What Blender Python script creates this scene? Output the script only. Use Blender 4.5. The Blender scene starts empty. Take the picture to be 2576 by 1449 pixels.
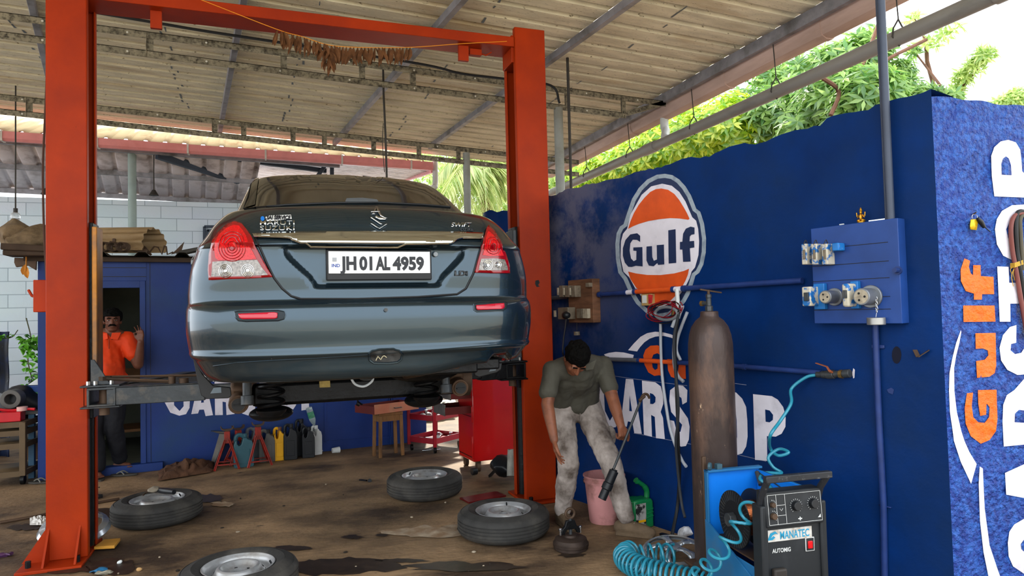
import bpy, bmesh, math, random
from mathutils import Vector, Matrix, noise
from mathutils.bvhtree import BVHTree
from mathutils.geometry import delaunay_2d_cdt
V = Vector; R = math.radians; PI = math.pi
random.seed(7)
scene = bpy.context.scene
# ---------------------------------------------------------------- camera
FPX, CX, CY = 1717.0, 1288.0, 724.5
HEAD, PITCH, ROLL, CAMZ = R(19.6), R(2.03), R(1.42), 1.5
_F0 = V((math.sin(HEAD), math.cos(HEAD), 0)); _R0 = V((math.cos(HEAD), -math.sin(HEAD), 0)); _U0 = V((0, 0, 1))
CF = _F0*math.cos(PITCH) + _U0*math.sin(PITCH); _U1 = _U0*math.cos(PITCH) - _F0*math.sin(PITCH)
CR = _R0*math.cos(ROLL) - _U1*math.sin(ROLL); CU = _U1*math.cos(ROLL) + _R0*math.sin(ROLL)
CAM = V((0, 0, CAMZ))
cd = bpy.data.cameras.new('camera'); cam = bpy.data.objects.new('camera', cd); scene.collection.objects.link(cam)
cd.sensor_width = 36; cd.lens = FPX/2576*36; cd.clip_start = 0.05; cd.clip_end = 200
cam.matrix_world = Matrix(((CR.x, CU.x, -CF.x, CAM.x), (CR.y, CU.y, -CF.y, CAM.y), (CR.z, CU.z, -CF.z, CAM.z), (0, 0, 0, 1)))
scene.camera = cam
# ---------------------------------------------------------------- light and exposure
w = bpy.data.worlds.new('sky'); scene.world = w; w.use_nodes = True
bgn = w.node_tree.nodes['Background']; bgn.inputs[0].default_value = (0.90, 0.95, 1.0, 1); bgn.inputs[1].default_value = 3.0
sl = bpy.data.lights.new('sun', 'SUN'); sl.energy = 8.0; sl.angle = R(3); sl.color = (1.0, 0.93, 0.80)
so = bpy.data.objects.new('sun', sl); scene.collection.objects.link(so)
_d = V((math.sin(R(14))*math.cos(R(41)), math.cos(R(14))*math.cos(R(41)), math.sin(R(41))))
so.rotation_euler = _d.to_track_quat('Z', 'Y').to_euler(); so.location = (4, 12, 9)
scene.view_settings.view_transform = 'Standard'; scene.view_settings.look = 'None'
scene.view_settings.exposure = 0.32; scene.view_settings.gamma = 1.0
scene.view_settings.use_curve_mapping = False

# ---------------------------------------------------------------- measuring
def ray(x, y): return CF + CR*((x-CX)/FPX) - CU*((y-CY)/FPX)
def on(x, y, axis, val):
    d = ray(x, y); i = 'xyz'.index(axis); return CAM + d*((val-CAM[i])/d[i])
def onp(x, y, P0, N):
    d = ray(x, y); return CAM + d*((V(P0)-CAM).dot(N)/d.dot(N))
def proj(P):
    q = V(P)-CAM; z = q.dot(CF); return (CX+FPX*q.dot(CR)/z, CY-FPX*q.dot(CU)/z)
# ---------------------------------------------------------------- materials
def C(h):
    h = h.lstrip('#'); o = []
    for i in (0, 2, 4):
        c = int(h[i:i+2], 16)/255; o.append(c/12.92 if c <= .04045 else ((c+.055)/1.055)**2.4)
    return tuple(o)+(1,)
MATS = {}
def mat(name, col, rough=.6, metal=0, var=.15, scale=6, stain=None, amt=.45, sscale=3, bump=0, bscale=40, coat=0, spec=.3, trans=0, emit=0, stretch=(1,1,1), soft=.12, stain2=None, amt2=.6, s2=9, subs=0):
    if name in MATS: return MATS[name]
    m = bpy.data.materials.new(name); m.use_nodes = True; nt = m.node_tree; N = nt.nodes; L = nt.links
    b = N['Principled BSDF']; col = C(col) if isinstance(col, str) else col
    b.inputs['Roughness'].default_value = rough; b.inputs['Metallic'].default_value = metal
    b.inputs['Coat Weight'].default_value = coat; b.inputs['Coat Roughness'].default_value = .06
    b.inputs['Specular IOR Level'].default_value = spec; b.inputs['Transmission Weight'].default_value = trans
    tc = N.new('ShaderNodeTexCoord'); mp = N.new('ShaderNodeMapping'); L.new(tc.outputs['Object'], mp.inputs[0]); mp.inputs['Scale'].default_value = stretch
    def nz(sc, det=4, rg=.55):
        n = N.new('ShaderNodeTexNoise'); n.inputs['Scale'].default_value = sc; n.inputs['Detail'].default_value = det; n.inputs['Roughness'].default_value = rg
        L.new(mp.outputs[0], n.inputs['Vector']); return n.outputs['Fac']
    def mix(fac, a, c2, mode='MIX'):
        x = N.new('ShaderNodeMix'); x.data_type = 'RGBA'; x.blend_type = mode
        if isinstance(fac, float): x.inputs[0].default_value = fac
        else: L.new(fac, x.inputs[0])
        for s, i in ((a, 6), (c2, 7)):
            if isinstance(s, tuple): x.inputs[i].default_value = s
            else: L.new(s, x.inputs[i])
        return x.outputs[2]
    def ramp(src, lo, hi):
        r = N.new('ShaderNodeMapRange'); r.inputs[1].default_value = lo; r.inputs[2].default_value = hi; L.new(src, r.inputs[0]); return r.outputs[0]
    out = col
    if var:
        lo = tuple(c*(1-var) for c in col[:3])+(1,); hi = tuple(min(1, c*(1+var)) for c in col[:3])+(1,)
        out = mix(ramp(nz(scale), .3, .7), lo, hi)
    if stain:
        out = mix(ramp(nz(sscale, 6, .62), 1-amt-soft, 1-amt+soft), out, C(stain))
    if stain2:
        out = mix(ramp(nz(s2, 8, .7), 1-amt2-.03, 1-amt2+.03), out, C(stain2))
    if isinstance(out, tuple): b.inputs['Base Color'].default_value = out
    else: L.new(out, b.inputs['Base Color'])
    if bump:
        bn = N.new('ShaderNodeBump'); bn.inputs['Strength'].default_value = min(1, bump); bn.inputs['Distance'].default_value = .01*max(1, bump)
        L.new(nz(bscale, 5), bn.inputs['Height']); L.new(bn.outputs[0], b.inputs['Normal'])
    if emit:
        b.inputs['Emission Color'].default_value = col; b.inputs['Emission Strength'].default_value = emit
    MATS[name] = m; return m
# ---------------------------------------------------------------- geometry helpers
ROOT = {}
def link(o): scene.collection.objects.link(o); return o
def tag(o, label=None, cat=None, group=None, kind=None):
    if label: o['label'] = label
    if cat: o['category'] = cat
    if group: o['group'] = group
    if kind: o['kind'] = kind
    return o
def thing(name, label, cat, loc=(0, 0, 0), rz=0, group=None):
    o = link(bpy.data.objects.new(name, None)); o.empty_display_size = .1; o.location = loc; o.rotation_euler = (0, 0, rz)
    ROOT[o.name] = Matrix.Translation(V(loc)) @ Matrix.Rotation(rz, 4, 'Z')
    return tag(o, label, cat, group)
def dup(o, loc, rz, label, group=None, parent=None):
    r = link(o.copy()); r.location = loc; r.rotation_euler = (0, 0, rz)
    r['label'] = label
    if group: r['group'] = group
    def rec(a, b):
        for ch in a.children:
            c = link(ch.copy()); c.parent = b; rec(ch, c)
    rec(o, r); return r
def perp(d):
    d = d.normalized(); a = V((0, 0, 1)) if abs(d.z) < .9 else V((1, 0, 0)); u = a.cross(d).normalized(); return u, d.cross(u)
class MB:
    def __init__(s): s.v = []; s.f = []
    def add(s, vs, fs):
        k = len(s.v); s.v += [V(p) for p in vs]; s.f += [tuple(i+k for i in f) for f in fs]; return s
    def box(s, c, d, rot=None):
        c = V(c); h = [x/2 for x in d]; vs = []
        for z in (-1, 1):
            for y in (-1, 1):
                for x in (-1, 1):
                    p = V((x*h[0], y*h[1], z*h[2])); vs.append(c+(rot @ p if rot else p))
        return s.add(vs, [(0, 2, 3, 1), (4, 5, 7, 6), (0, 1, 5, 4), (2, 6, 7, 3), (0, 4, 6, 2), (1, 3, 7, 5)])
    def bx(s, x0, x1, y0, y1, z0, z1): return s.box(((x0+x1)/2, (y0+y1)/2, (z0+z1)/2), (abs(x1-x0), abs(y1-y0), abs(z1-z0)))
    def beam(s, p0, p1, w, h, up=None):
        p0 = V(p0); p1 = V(p1); d = (p1-p0); L_ = d.length; d.normalize()
        u = V(up).normalized() if up else (V((0, 0, 1)) if abs(d.z) < .95 else V((0, 1, 0)))
        sd = d.cross(u).normalized(); u = sd.cross(d)
        return s.box((p0+p1)/2, (w, L_, h), Matrix((sd, d, u)).transposed())
    def cyl(s, p0, p1, r0, r1=None, n=16, caps=True):
        p0 = V(p0); p1 = V(p1); r1 = r0 if r1 is None else r1; u, v = perp(p1-p0); vs = []
        for i in range(n):
            a = 2*PI*i/n; e = u*math.cos(a)+v*math.sin(a); vs += [p0+e*r0, p1+e*r1]
        fs = [(2*i, 2*((i+1) % n), 2*((i+1) % n)+1, 2*i+1) for i in range(n)]
        if caps: fs += [tuple(2*i for i in range(n))[::-1], tuple(2*i+1 for i in range(n))]
        return s.add(vs, fs)
    def tube(s, pts, r, n=8, caps=True):
        pts = [V(p) for p in pts]; m = len(pts); vs = []; fs = []; u = None
        for i, p in enumerate(pts):
            t = (pts[min(i+1, m-1)]-pts[max(i-1, 0)]).normalized()
            if u is None: u, _ = perp(t)
            u = (u-t*u.dot(t)); u = u.normalized() if u.length > 1e-6 else perp(t)[0]
            w_ = t.cross(u); rr = r[i] if isinstance(r, (list, tuple)) else r
            for k in range(n):
                a = 2*PI*k/n; vs.append(p+(u*math.cos(a)+w_*math.sin(a))*rr)
        for i in range(m-1):
            for k in range(n): fs.append((i*n+k, i*n+(k+1) % n, (i+1)*n+(k+1) % n, (i+1)*n+k))
        if caps: fs += [tuple(range(n))[::-1], tuple((m-1)*n+k for k in range(n))]
        return s.add(vs, fs)
    def lathe(s, prof, o=(0, 0, 0), axis=(0, 0, 1), n=32, closed=False):
        o = V(o); ax = V(axis).normalized(); u, v = perp(ax); vs = []; fs = []; m = len(prof)
        for i in range(n):
            a = 2*PI*i/n; e = u*math.cos(a)+v*math.sin(a)
            for r_, h_ in prof: vs.append(o+e*r_+ax*h_)
        for i in range(n):
            j = (i+1) % n
            for k in range(m-1 if not closed else m):
                k2 = (k+1) % m; fs.append((i*m+k, j*m+k, j*m+k2, i*m+k2))
        return s.add(vs, fs)
    def prism(s, poly, o, u, v, w_):
        o, u, v, w_ = V(o), V(u), V(v), V(w_); n = len(poly)
        a = [o+u*p[0]+v*p[1] for p in poly]; b = [p+w_ for p in a]
        return s.add(a+b, [tuple(range(n))[::-1], tuple(range(n, 2*n))]+[(i, (i+1) % n, n+(i+1) % n, n+i) for i in range(n)])
    def ball(s, c, r, n=16, m=10, rot=None):
        c = V(c); r = (r, r, r) if not isinstance(r, (tuple, list)) else r; vs = []; fs = []
        for j in range(1, m):
            b_ = PI*j/m
            for i in range(n):
                a = 2*PI*i/n; p = V((r[0]*math.sin(b_)*math.cos(a), r[1]*math.sin(b_)*math.sin(a), r[2]*math.cos(b_))); vs.append(c+(rot @ p if rot else p))
        for p in ((0, 0, r[2]), (0, 0, -r[2])): vs.append(c+(rot @ V(p) if rot else V(p)))
        T = len(vs)-2
        for j in range(m-2):
            for i in range(n): fs.append((j*n+i, (j+1)*n+i, (j+1)*n+(i+1) % n, j*n+(i+1) % n))
        for i in range(n): fs += [(T, i, (i+1) % n), (T+1, (m-2)*n+(i+1) % n, (m-2)*n+i)]
        return s.add(vs, fs)
    def grid(s, fn, nu, nv):
        vs = [fn(i/nu, j/nv) for i in range(nu+1) for j in range(nv+1)]
        return s.add(vs, [(i*(nv+1)+j, (i+1)*(nv+1)+j, (i+1)*(nv+1)+j+1, i*(nv+1)+j+1) for i in range(nu) for j in range(nv)])
    def jit(s, a, sc=3, seed=0):
        for i, p in enumerate(s.v): s.v[i] = p+noise.noise_vector(p*sc+V((seed, 0, 0)))*a
        return s
    def build(s, name, m, parent=None, bevel=0, ang=38, local=False, solid=0, subd=0, weld=0, sub=None, recalc=True):
        me = bpy.data.meshes.new(name); M = None
        if parent is not None:
            if not local: M = ROOT[parent.name].inverted()
            vs = [(M @ p if M else p) for p in s.v]; Wm = ROOT[parent.name]
        else:
            xs = [p.x for p in s.v]; ys = [p.y for p in s.v]; zs = [p.z for p in s.v]
            o_ = V(((min(xs)+max(xs))/2, (min(ys)+max(ys))/2, min(zs))); Wm = Matrix.Translation(o_); vs = [p-o_ for p in s.v]
        me.from_pydata([tuple(p) for p in vs], [], s.f)
        bm = bmesh.new(); bm.from_mesh(me)
        if weld: bmesh.ops.remove_doubles(bm, verts=bm.verts, dist=weld)
        if recalc: bmesh.ops.recalc_face_normals(bm, faces=bm.faces)
        ca = R(ang)
        for f in bm.faces: f.smooth = True
        for e in bm.edges:
            if len(e.link_faces) == 2 and e.calc_face_angle(0) > ca: e.smooth = False
        bm.to_mesh(me); bm.free()
        for mm in (m if isinstance(m, (list, tuple)) else [m]): me.materials.append(mm)
        o = link(bpy.data.objects.new(name, me)); ROOT[o.name] = Wm
        if parent is not None: o.parent = parent
        else: o.location = Wm.translation
        if solid: x = o.modifiers.new('solid', 'SOLIDIFY'); x.thickness = solid; x.offset = -1
        if bevel: x = o.modifiers.new('bevel', 'BEVEL'); x.width = bevel; x.segments = 2; x.limit_method = 'ANGLE'; x.angle_limit = R(40); x.harden_normals = False
        if subd: x = o.modifiers.new('subd', 'SUBSURF'); x.levels = subd; x.render_levels = subd
        return o
def bake(o):
    dg = bpy.context.evaluated_depsgraph_get(); me = bpy.data.meshes.new_from_object(o.evaluated_get(dg)); o.modifiers.clear(); o.data = me; return o
def polyfill(mb, poly, fn, step=None):
    """fill a 2D outline, every point passed through fn; step adds inner points"""
    pts = [V(p) for p in poly]; n = len(pts)
    if step:
        den = []
        for i in range(n):
            a, b = pts[i], pts[(i+1) % n]; k = max(1, int((b-a).length/step))
            den += [a.lerp(b, j/k) for j in range(k)]
        pts = den; n = len(pts)
    ed = [(i, (i+1) % n) for i in range(n)]; ins = []
    if step:
        xs = [p.x for p in pts]; ys = [p.y for p in pts]; y = min(ys)+step/2
        def inside(x, y):
            c = False; j = n-1
            for i in range(n):
                if (pts[i].y > y) != (pts[j].y > y) and x < (pts[j].x-pts[i].x)*(y-pts[i].y)/(pts[j].y-pts[i].y)+pts[i].x: c = not c
                j = i
            return c
        while y < max(ys):
            x = min(xs)+step/2
            while x < max(xs):
                if inside(x, y) and min((V((x, y))-p).length for p in pts) > step*.45: ins.append(V((x, y)))
                x += step
            y += step
    r = delaunay_2d_cdt(pts+ins, ed, [], 1, 1e-7)
    mb.add([fn(p.x, p.y) for p in r[0]], [tuple(f) for f in r[2]]); return mb
def catmull(pts, k=6):
    pts = [V(p) for p in pts]; P = [pts[0]*2-pts[1]]+pts+[pts[-1]*2-pts[-2]]; out = []
    for i in range(1, len(P)-2):
        a, b, c, d = P[i-1:i+3]
        for j in range(k):
            t = j/k; out.append(.5*((2*b)+(c-a)*t+(2*a-5*b+4*c-d)*t*t+(3*b-a-3*c+d)*t**3))
    out.append(pts[-1]); return out
def text(txt, name, size, o, u, v, m, parent, bold=0, thick=0, xs=1.0, align='LEFT', fn=None, spacing=1.0):
    cu = bpy.data.curves.new(name, 'FONT'); cu.body = txt; cu.size = size; cu.offset = bold; cu.extrude = thick; cu.align_x = align; cu.space_character = spacing; cu.resolution_u = 3
    t = link(bpy.data.objects.new(name, cu)); dg = bpy.context.evaluated_depsgraph_get(); dg.update()
    me = bpy.data.meshes.new_from_object(t.evaluated_get(dg)); bpy.data.objects.remove(t)
    o, u, v = V(o), V(u).normalized(), V(v).normalized(); w_ = u.cross(v); M = ROOT[parent.name].inverted()
    for q in me.vertices:
        x, y, z = q.co; q.co = M @ (fn(x*xs, y, z) if fn else o+u*x*xs+v*y+w_*z)
    me.materials.clear(); me.materials.append(m)
    ob = link(bpy.data.objects.new(name, me)); ob.parent = parent; ROOT[ob.name] = ROOT[parent.name]; return ob
def crop(pts, ox, oy, sc): return [(ox+x/sc, oy+y/sc) for x, y in pts]
def arcpts(cx, cy, rx, ry, a0, a1, n=14): return [(cx+rx*math.cos(R(a0+(a1-a0)*i/n)), cy+ry*math.sin(R(a0+(a1-a0)*i/n))) for i in range(n+1)]
X3, Y3, Z3 = V((1, 0, 0)), V((0, 1, 0)), V((0, 0, 1))
# ================================================================ SETTING
M_floor = mat('worn concrete', '#876d50', .72, var=.38, scale=1.6, stain='#3a2c20', amt=.47, sscale=.9, bump=.9, bscale=18, stain2='#2c221a', amt2=.335, s2=3.2, stretch=(1, 1.5, 1), soft=.10)
M_bounce_ground = mat('pale bounce concrete', '#b3a893', .8, var=.15, scale=1)
M_blue = mat('blue wall paint', '#04275c', .52, var=.25, scale=2.2, stain='#0d2750', amt=.44, sscale=1.6, bump=.3, bscale=16, stain2='#2a3a66', amt2=.30, s2=4.5, spec=.07)
M_bluer = mat('blue roughcast paint', '#0a2f80', .38, var=.2, scale=3, stain='#2a5fb4', amt=.46, sscale=34, bump=3.5, bscale=48)
M_white = mat('white wall paint', '#d6d2dc', .6, var=.06, scale=8, stain='#b4b0ba', amt=.35, sscale=6)
M_ringp = mat('grey white wall paint', '#93a0ab', .6, var=.12, scale=20, stain='#6d7a8a', amt=.4, sscale=12)
M_orange = mat('orange wall paint', '#d1501a', .55, var=.12, scale=9, stain='#b84519', amt=.4)
M_orange2 = mat('bright orange wall paint', '#f0600e', .5, var=.2, scale=30, bump=1.6, bscale=30)
M_navy = mat('navy lettering paint', '#1c2b4e', .5, var=.1)
M_pencil = mat('guide line paint', '#6d7590', .7, var=.1)

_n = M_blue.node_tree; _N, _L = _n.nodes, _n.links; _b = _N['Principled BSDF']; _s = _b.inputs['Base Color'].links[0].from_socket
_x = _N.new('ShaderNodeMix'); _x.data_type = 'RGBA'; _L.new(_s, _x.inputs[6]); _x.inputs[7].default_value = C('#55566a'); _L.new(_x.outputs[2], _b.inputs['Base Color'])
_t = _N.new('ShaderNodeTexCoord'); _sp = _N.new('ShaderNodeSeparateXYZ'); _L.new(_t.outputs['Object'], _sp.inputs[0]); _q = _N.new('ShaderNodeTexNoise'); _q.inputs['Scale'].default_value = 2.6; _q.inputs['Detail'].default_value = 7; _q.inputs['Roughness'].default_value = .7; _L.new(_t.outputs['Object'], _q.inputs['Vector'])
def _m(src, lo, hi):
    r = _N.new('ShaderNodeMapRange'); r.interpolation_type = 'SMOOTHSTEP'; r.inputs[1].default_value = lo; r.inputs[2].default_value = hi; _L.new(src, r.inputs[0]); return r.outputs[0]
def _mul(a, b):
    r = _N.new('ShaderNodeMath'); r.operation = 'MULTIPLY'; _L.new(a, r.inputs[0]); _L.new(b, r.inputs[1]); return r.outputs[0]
_L.new(_mul(_mul(_m(_sp.outputs['Y'], -.2, 1.1), _m(_sp.outputs['Z'], .9, 2.0)), _m(_q.outputs['Fac'], .36, .60)), _x.inputs[0])      # faded, scuffed upper far part of the wall, with grazing sheen painted into it
fl = MB(); fl.grid(lambda u, v: V((-16+36*u, -.6+33*v, .006*noise.noise(V((u*40, v*40, 0))))), 90, 90)
fo = fl.build('floor', M_floor); tag(fo, kind='structure')
M_oil = mat('oily dark stain', '#2b211a', .45, var=.35, scale=9, stain='#3d3025', amt=.4, sscale=20); M_dust = mat('pale dust patch', '#a3917a', .9, var=.3, scale=12, stain='#84694e', amt=.5, sscale=9)
for k, (x, y, rx, ry, mm) in enumerate(((860, 1425, 150, 20, 0), (735, 1378, 46, 6, 0), (885, 1350, 24, 5, 0), (960, 1346, 16, 3, 0), (525, 1253, 34, 10, 0), (262, 1290, 52, 12, 0), (60, 1326, 40, 8, 0), (1085, 1338, 120, 14, 1), (1180, 1325, 60, 9, 1), (1010, 1410, 60, 5, 0), (560, 1268, 30, 6, 1), (1440, 1395, 32, 6, 0), (1170, 1425, 140, 12, 0), (170, 1430, 60, 12, 0), (280, 1425, 60, 22, 0))):
    pl_ = [(x+rx*math.cos(t)*(1+.45*noise.noise(V((math.cos(t)*2.2, math.sin(t)*2.2, k*3)))), y+ry*math.sin(t)*(1+.6*noise.noise(V((math.cos(t)*3, math.sin(t)*3, k*5+1))))) for t in [2*PI*i/40 for i in range(40)]]
    mb = MB(); polyfill(mb, pl_, lambda a, b: on(a, b, 'z', .0068 if mm else .0062), None); mb.build('pale_patch' if mm else 'oil_stain', M_dust if mm else M_oil, fo, recalc=False)
ap = MB(); ap.grid(lambda u, v: V((-26+56*u, -30.6+30*v, -.002)), 4, 4); tag(ap.build('floor_yard_bounce', M_bounce_ground), kind='structure')  # unseen ground behind the camera, added pale to bounce sun onto roof and car

# right wall: inner face through W0 along WD, near end at the corner
W0 = on(1665, 1330, 'z', 0); WD = V((-math.sin(R(14.5)), math.cos(R(14.5)), 0)); WN = V((-WD.y, WD.x, 0))   # WN points into the shop
def wall(px, py, off=0.003): return onp(px, py, W0, WN)+WN*off
def wp(s, z, off=0.0): return W0+WD*s+Z3*z+WN*off
CORN = wp(-1.828, 0); TOPZ = 2.47
c1 = on(2576, 268, 'z', 2.45); c0 = on(2343, 254, 'z', 2.45)
FD = (c1-c0); FD.z = 0; FD.normalize(); FN = V((FD.y, -FD.x, 0))       # face towards the street
wb = MB(); n = 90; th = .22
def ztop(s): return TOPZ+.028*noise.noise(V((s*5, 3, 0)))+.012*noise.noise(V((s*24, 0, 0)))+(.03 if s < -1.3 else 0)
vs = []; 
for i in range(n+1):
    s = -1.828+(1.55+1.828)*i/n; zt = ztop(s)
    b2 = -WN*th
    for p in (wp(s, -.05), wp(s, 1.2), wp(s, zt), wp(s, zt+.012*noise.noise(V((s*30, 9, 0))))+b2, wp(s, -.05)+b2): vs.append(p)
fs = []
for i in range(n):
    for k in range(5): fs.append((i*5+k, i*5+(k+1) % 5, (i+1)*5+(k+1) % 5, (i+1)*5+k))
fs += [(n*5, n*5+1, n*5+2, n*5+3, n*5+4)]
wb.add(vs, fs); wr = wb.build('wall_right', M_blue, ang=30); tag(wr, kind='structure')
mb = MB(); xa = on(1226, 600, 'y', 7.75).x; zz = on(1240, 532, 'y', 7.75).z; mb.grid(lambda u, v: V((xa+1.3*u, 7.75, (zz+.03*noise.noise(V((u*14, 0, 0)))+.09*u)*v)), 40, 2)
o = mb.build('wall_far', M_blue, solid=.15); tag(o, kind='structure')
# street face of the wall
sf = MB()
def sfz(u): return 2.47+.02*noise.noise(V((u*6, 0, 5)))-(.03*u)
cs = CORN-Z3*0
m_ = 70
vs = []
for i in range(m_+1):
    u = 2.6*i/m_
    p = cs+FD*u
    for z in [0-.05+(sfz(u)+.05)*j/60 for j in range(61)]:
        q = V((p.x, p.y, z)); dd = .008*noise.noise(V((u*9, z*9, 0)))+.006*noise.noise(V((u*25, z*25, 4)))
        if u > .02: q = q+FN*(dd+.012*max(0, noise.noise(V((u*2.5, z*2.2, 7)))))
        vs.append(q)
fs = [(i*61+j, (i+1)*61+j, (i+1)*61+j+1, i*61+j+1) for i in range(m_) for j in range(60)]
k = len(vs)
for i in range(m_+1): q = vs[i*61+60]; vs.append(q-FN*.22)
fs += [(i*61+60, (i+1)*61+60, k+i+1, k+i) for i in range(m_)]
sf.add(vs, fs); wf = sf.build('wall_front', M_bluer, ang=50); tag(wf, kind='structure')
SFB = BVHTree.FromPolygons([tuple(p) for p in vs], fs)
# ------------------------------------------------ painted logo and lettering on the right wall
def paint(parent, name, polys, m, fn=wall, step=None, label=None):
    mb = MB()
    for p in polys: polyfill(mb, p, fn, step)
    o = mb.build(name, m, parent, recalc=False)
    # face the room
    me = o.data
    if label: o['label'] = label
    return o
def ring(outer, inner):
    """a closed band between two outlines of equal length"""
    return [[outer[i], outer[(i+1) % len(outer)], inner[(i+1) % len(inner)], inner[i]] for i in range(len(outer))]
G = lambda pts: crop(pts, 1380, 400, 2.898)
outer = [(850,108),(905,118),(955,150),(1000,200),(1040,265),(1078,362),(1108,385),(1135,470),(1150,580),(1148,680),(1130,770),(1100,830),(1072,850),(1055,910),(1030,985),(1000,1040),(950,1100),(880,1145),(800,1158),(720,1130),(640,1055),(585,965),(548,880),(510,830),(492,730),(488,620),(498,540),(522,492),(548,475),(575,390),(610,290),(660,210),(720,150),(790,115)]
def inset(pts, k, c=(820, 632)):
    out = []; n = len(pts)
    for i in range(n):
        a = V(pts[i-1]); b = V(pts[(i+1) % n]); t = (b-a).normalized(); nn = V((-t.y, t.x))
        p = V(pts[i])+nn*k; out.append((p.x, p.y))
    return out
oin = inset(outer, 30)
mid = [(830,180),(900,195),(955,240),(1000,310),(1050,425),(1078,450),(1093,510),(1100,600),(1095,700),(1070,790),(1045,820),(1030,870),(1000,930),(930,1030),(830,1092),(720,1050),(640,955),(590,862),(548,822),(527,720),(530,600),(545,545),(575,508),(600,405),(680,262),(750,200)]
paint(wr, 'logo_outline', [G(q) for q in ring(outer, oin)], M_ringp, lambda x, y: wall(x, y, .002))
paint(wr, 'logo_inner_field', [G(oin)], M_navy, lambda x, y: wall(x, y, .0015))
paint(wr, 'logo_disc', [G(mid)], M_white, lambda x, y: wall(x, y, .003))
paint(wr, 'logo_cap', [G([(583,510),(600,455),(625,395),(660,335),(700,285),(745,240),(785,220),(825,215),(875,225),(920,255),(955,298),(990,355),(1012,395),(1031,435),(1022,443),(960,434),(890,431),(810,439),(730,453),(660,474),(620,490)]),
      G([(583,820),(640,834),(720,845),(820,846),(920,834),(990,816),(1027,800),(1020,840),(1000,890),(975,935),(940,985),(890,1035),(830,1068),(790,1070),(740,1052),(690,992),(640,935),(600,875)])], M_orange, lambda x, y: wall(x, y, .0045))
LG = [[(672,605),(672,560),(650,541),(600,550),(565,590),(546,650),(546,705),(560,755),(585,785),(610,787),(640,778),(690,783),(688,642),(622,645),(622,668),(645,670),(644,735),(625,745),(605,725),(595,670),(600,615),(618,588),(650,590)],
      [(718,638),(758,635),(760,715),(772,742),(795,732),(793,628),(845,624),(848,768),(802,772),(798,758),(770,782),(735,777),(718,740)],
      [(877,520),(930,512),(935,757),(880,762)],
      [(985,750),(980,660),(962,660),(962,605),(980,603),(985,545),(1005,508),(1040,493),(1068,500),(1068,548),(1045,552),(1034,565),(1032,600),(1065,597),(1067,645),(1034,650),(1040,747)]]
paint(wr, 'logo_lettering', [G(p) for p in LG], M_navy, lambda x, y: wall(x, y, .006))
K = lambda pts: crop(pts, 1520, 820, 4.025)
car_ = [[(-60,560),(10,505),(55,500),(100,515),(128,570),(142,715),(82,708),(72,650),(50,590),(20,600),(0,680),(10,860),(60,960),(95,900),(92,820),(150,822),(150,940),(120,1025),(60,1030),(-20,960),(-70,800)],
        [(222,535),(296,540),(383,1092),(308,1085),(288,975),(243,965),(232,1020),(168,1010)],
        [(385,553),(520,570),(575,610),(600,700),(600,790),(575,870),(598,930),(617,1145),(527,1135),(515,920),(478,900),(487,1122),(405,1100)],
        [(840,770),(795,795),(785,730),(755,705),(738,740),(750,790),(850,935),(868,1020),(860,1150),(830,1215),(780,1222),(700,1160),(665,1060),(655,950),(710,962),(735,1060),(775,1072),(792,1000),(680,870),(662,760),(670,650),(740,598),(800,605),(845,650)],
        [(905,615),(1120,640),(1120,720),(1040,712),(1060,1235),(985,1225),(968,705),(905,697)],
        [(1190,660),(1260,650),(1340,675),(1400,735),(1440,820),(1452,960),(1455,1120),(1440,1220),(1400,1290),(1345,1305),(1260,1290),(1190,1220)],
        [(1510,690),(1700,710),(1760,745),(1815,820),(1840,910),(1838,1020),(1800,1090),(1740,1120),(1650,1115),(1655,1365),(1530,1355)]]
paint(wr, 'wall_lettering', [K(p) for p in car_], M_white, lambda x, y: wall(x, y, .003))
paint(wr, 'wall_lettering', [K(p) for p in ([(258,860),(262,700),(286,863)], [(468,678),(500,690),(525,720),(522,770),(500,790),(470,788)], [(1300,770),(1330,820),(1345,950),(1350,1120),(1340,1200),(1300,1190)], [(1635,845),(1680,855),(1715,900),(1712,950),(1680,975),(1640,968)])], M_blue, lambda x, y: wall(x, y, .005), label='blue counters of the white letters')
paint(wr, 'wall_lettering', [K(p) for p in ([(580,210),(583,300),(540,275),(500,290),(485,330),(600,340),(602,512),(560,498),(510,505),(450,470),(410,390),(398,300),(420,240),(470,200),(540,195)], [(640,335),(712,340),(712,430),(725,465),(750,470),(762,350),(825,372),(830,535),(740,535),(680,515),(650,450)])], M_orange, lambda x, y: wall(x, y, .003), label='orange painted letters')
paint(wr, 'wall_lettering', [K(p) for p in ([(490,375),(545,380),(545,430),(520,445),(495,420)],)], M_blue, lambda x, y: wall(x, y, .005), label='blue counter of the orange letter')
def band(c0, c1, pts0, pts1): return [[pts0[i], pts0[i+1], pts1[i+1], pts1[i]] for i in range(len(pts0)-1)]
a0 = [(245,245),(300,180),(370,110),(440,72),(520,58),(600,65),(680,85),(752,122)]; a1 = [(335,258),(365,215),(410,165),(460,130),(520,108),(600,100),(680,118),(752,150)]
b0 = [(0,288),(50,272),(120,262),(200,268),(302,293)]; b1 = [(20,310),(60,330),(120,322),(200,322),(295,328)]
paint(wr, 'wall_swoosh', [K(q) for q in band(0, 0, a0, a1)+band(0, 0, b0, b1)], M_white, lambda x, y: wall(x, y, .003))
def strip(parent, name, pts, wd, m, fn):
    mb = MB(); q = [fn(*p) for p in pts]
    for a, b in zip(q, q[1:]): mb.beam(a, b, wd, .001, up=WN)
    return mb.build(name, m, parent)
strip(wr, 'guide_line', K([(60,500),(330,540),(840,605)]), .004, M_pencil, lambda x, y: wall(x, y, .001))
strip(wr, 'guide_line', K([(300,1085),(1000,1220),(1640,1370)]), .004, M_pencil, lambda x, y: wall(x, y, .001))
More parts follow.
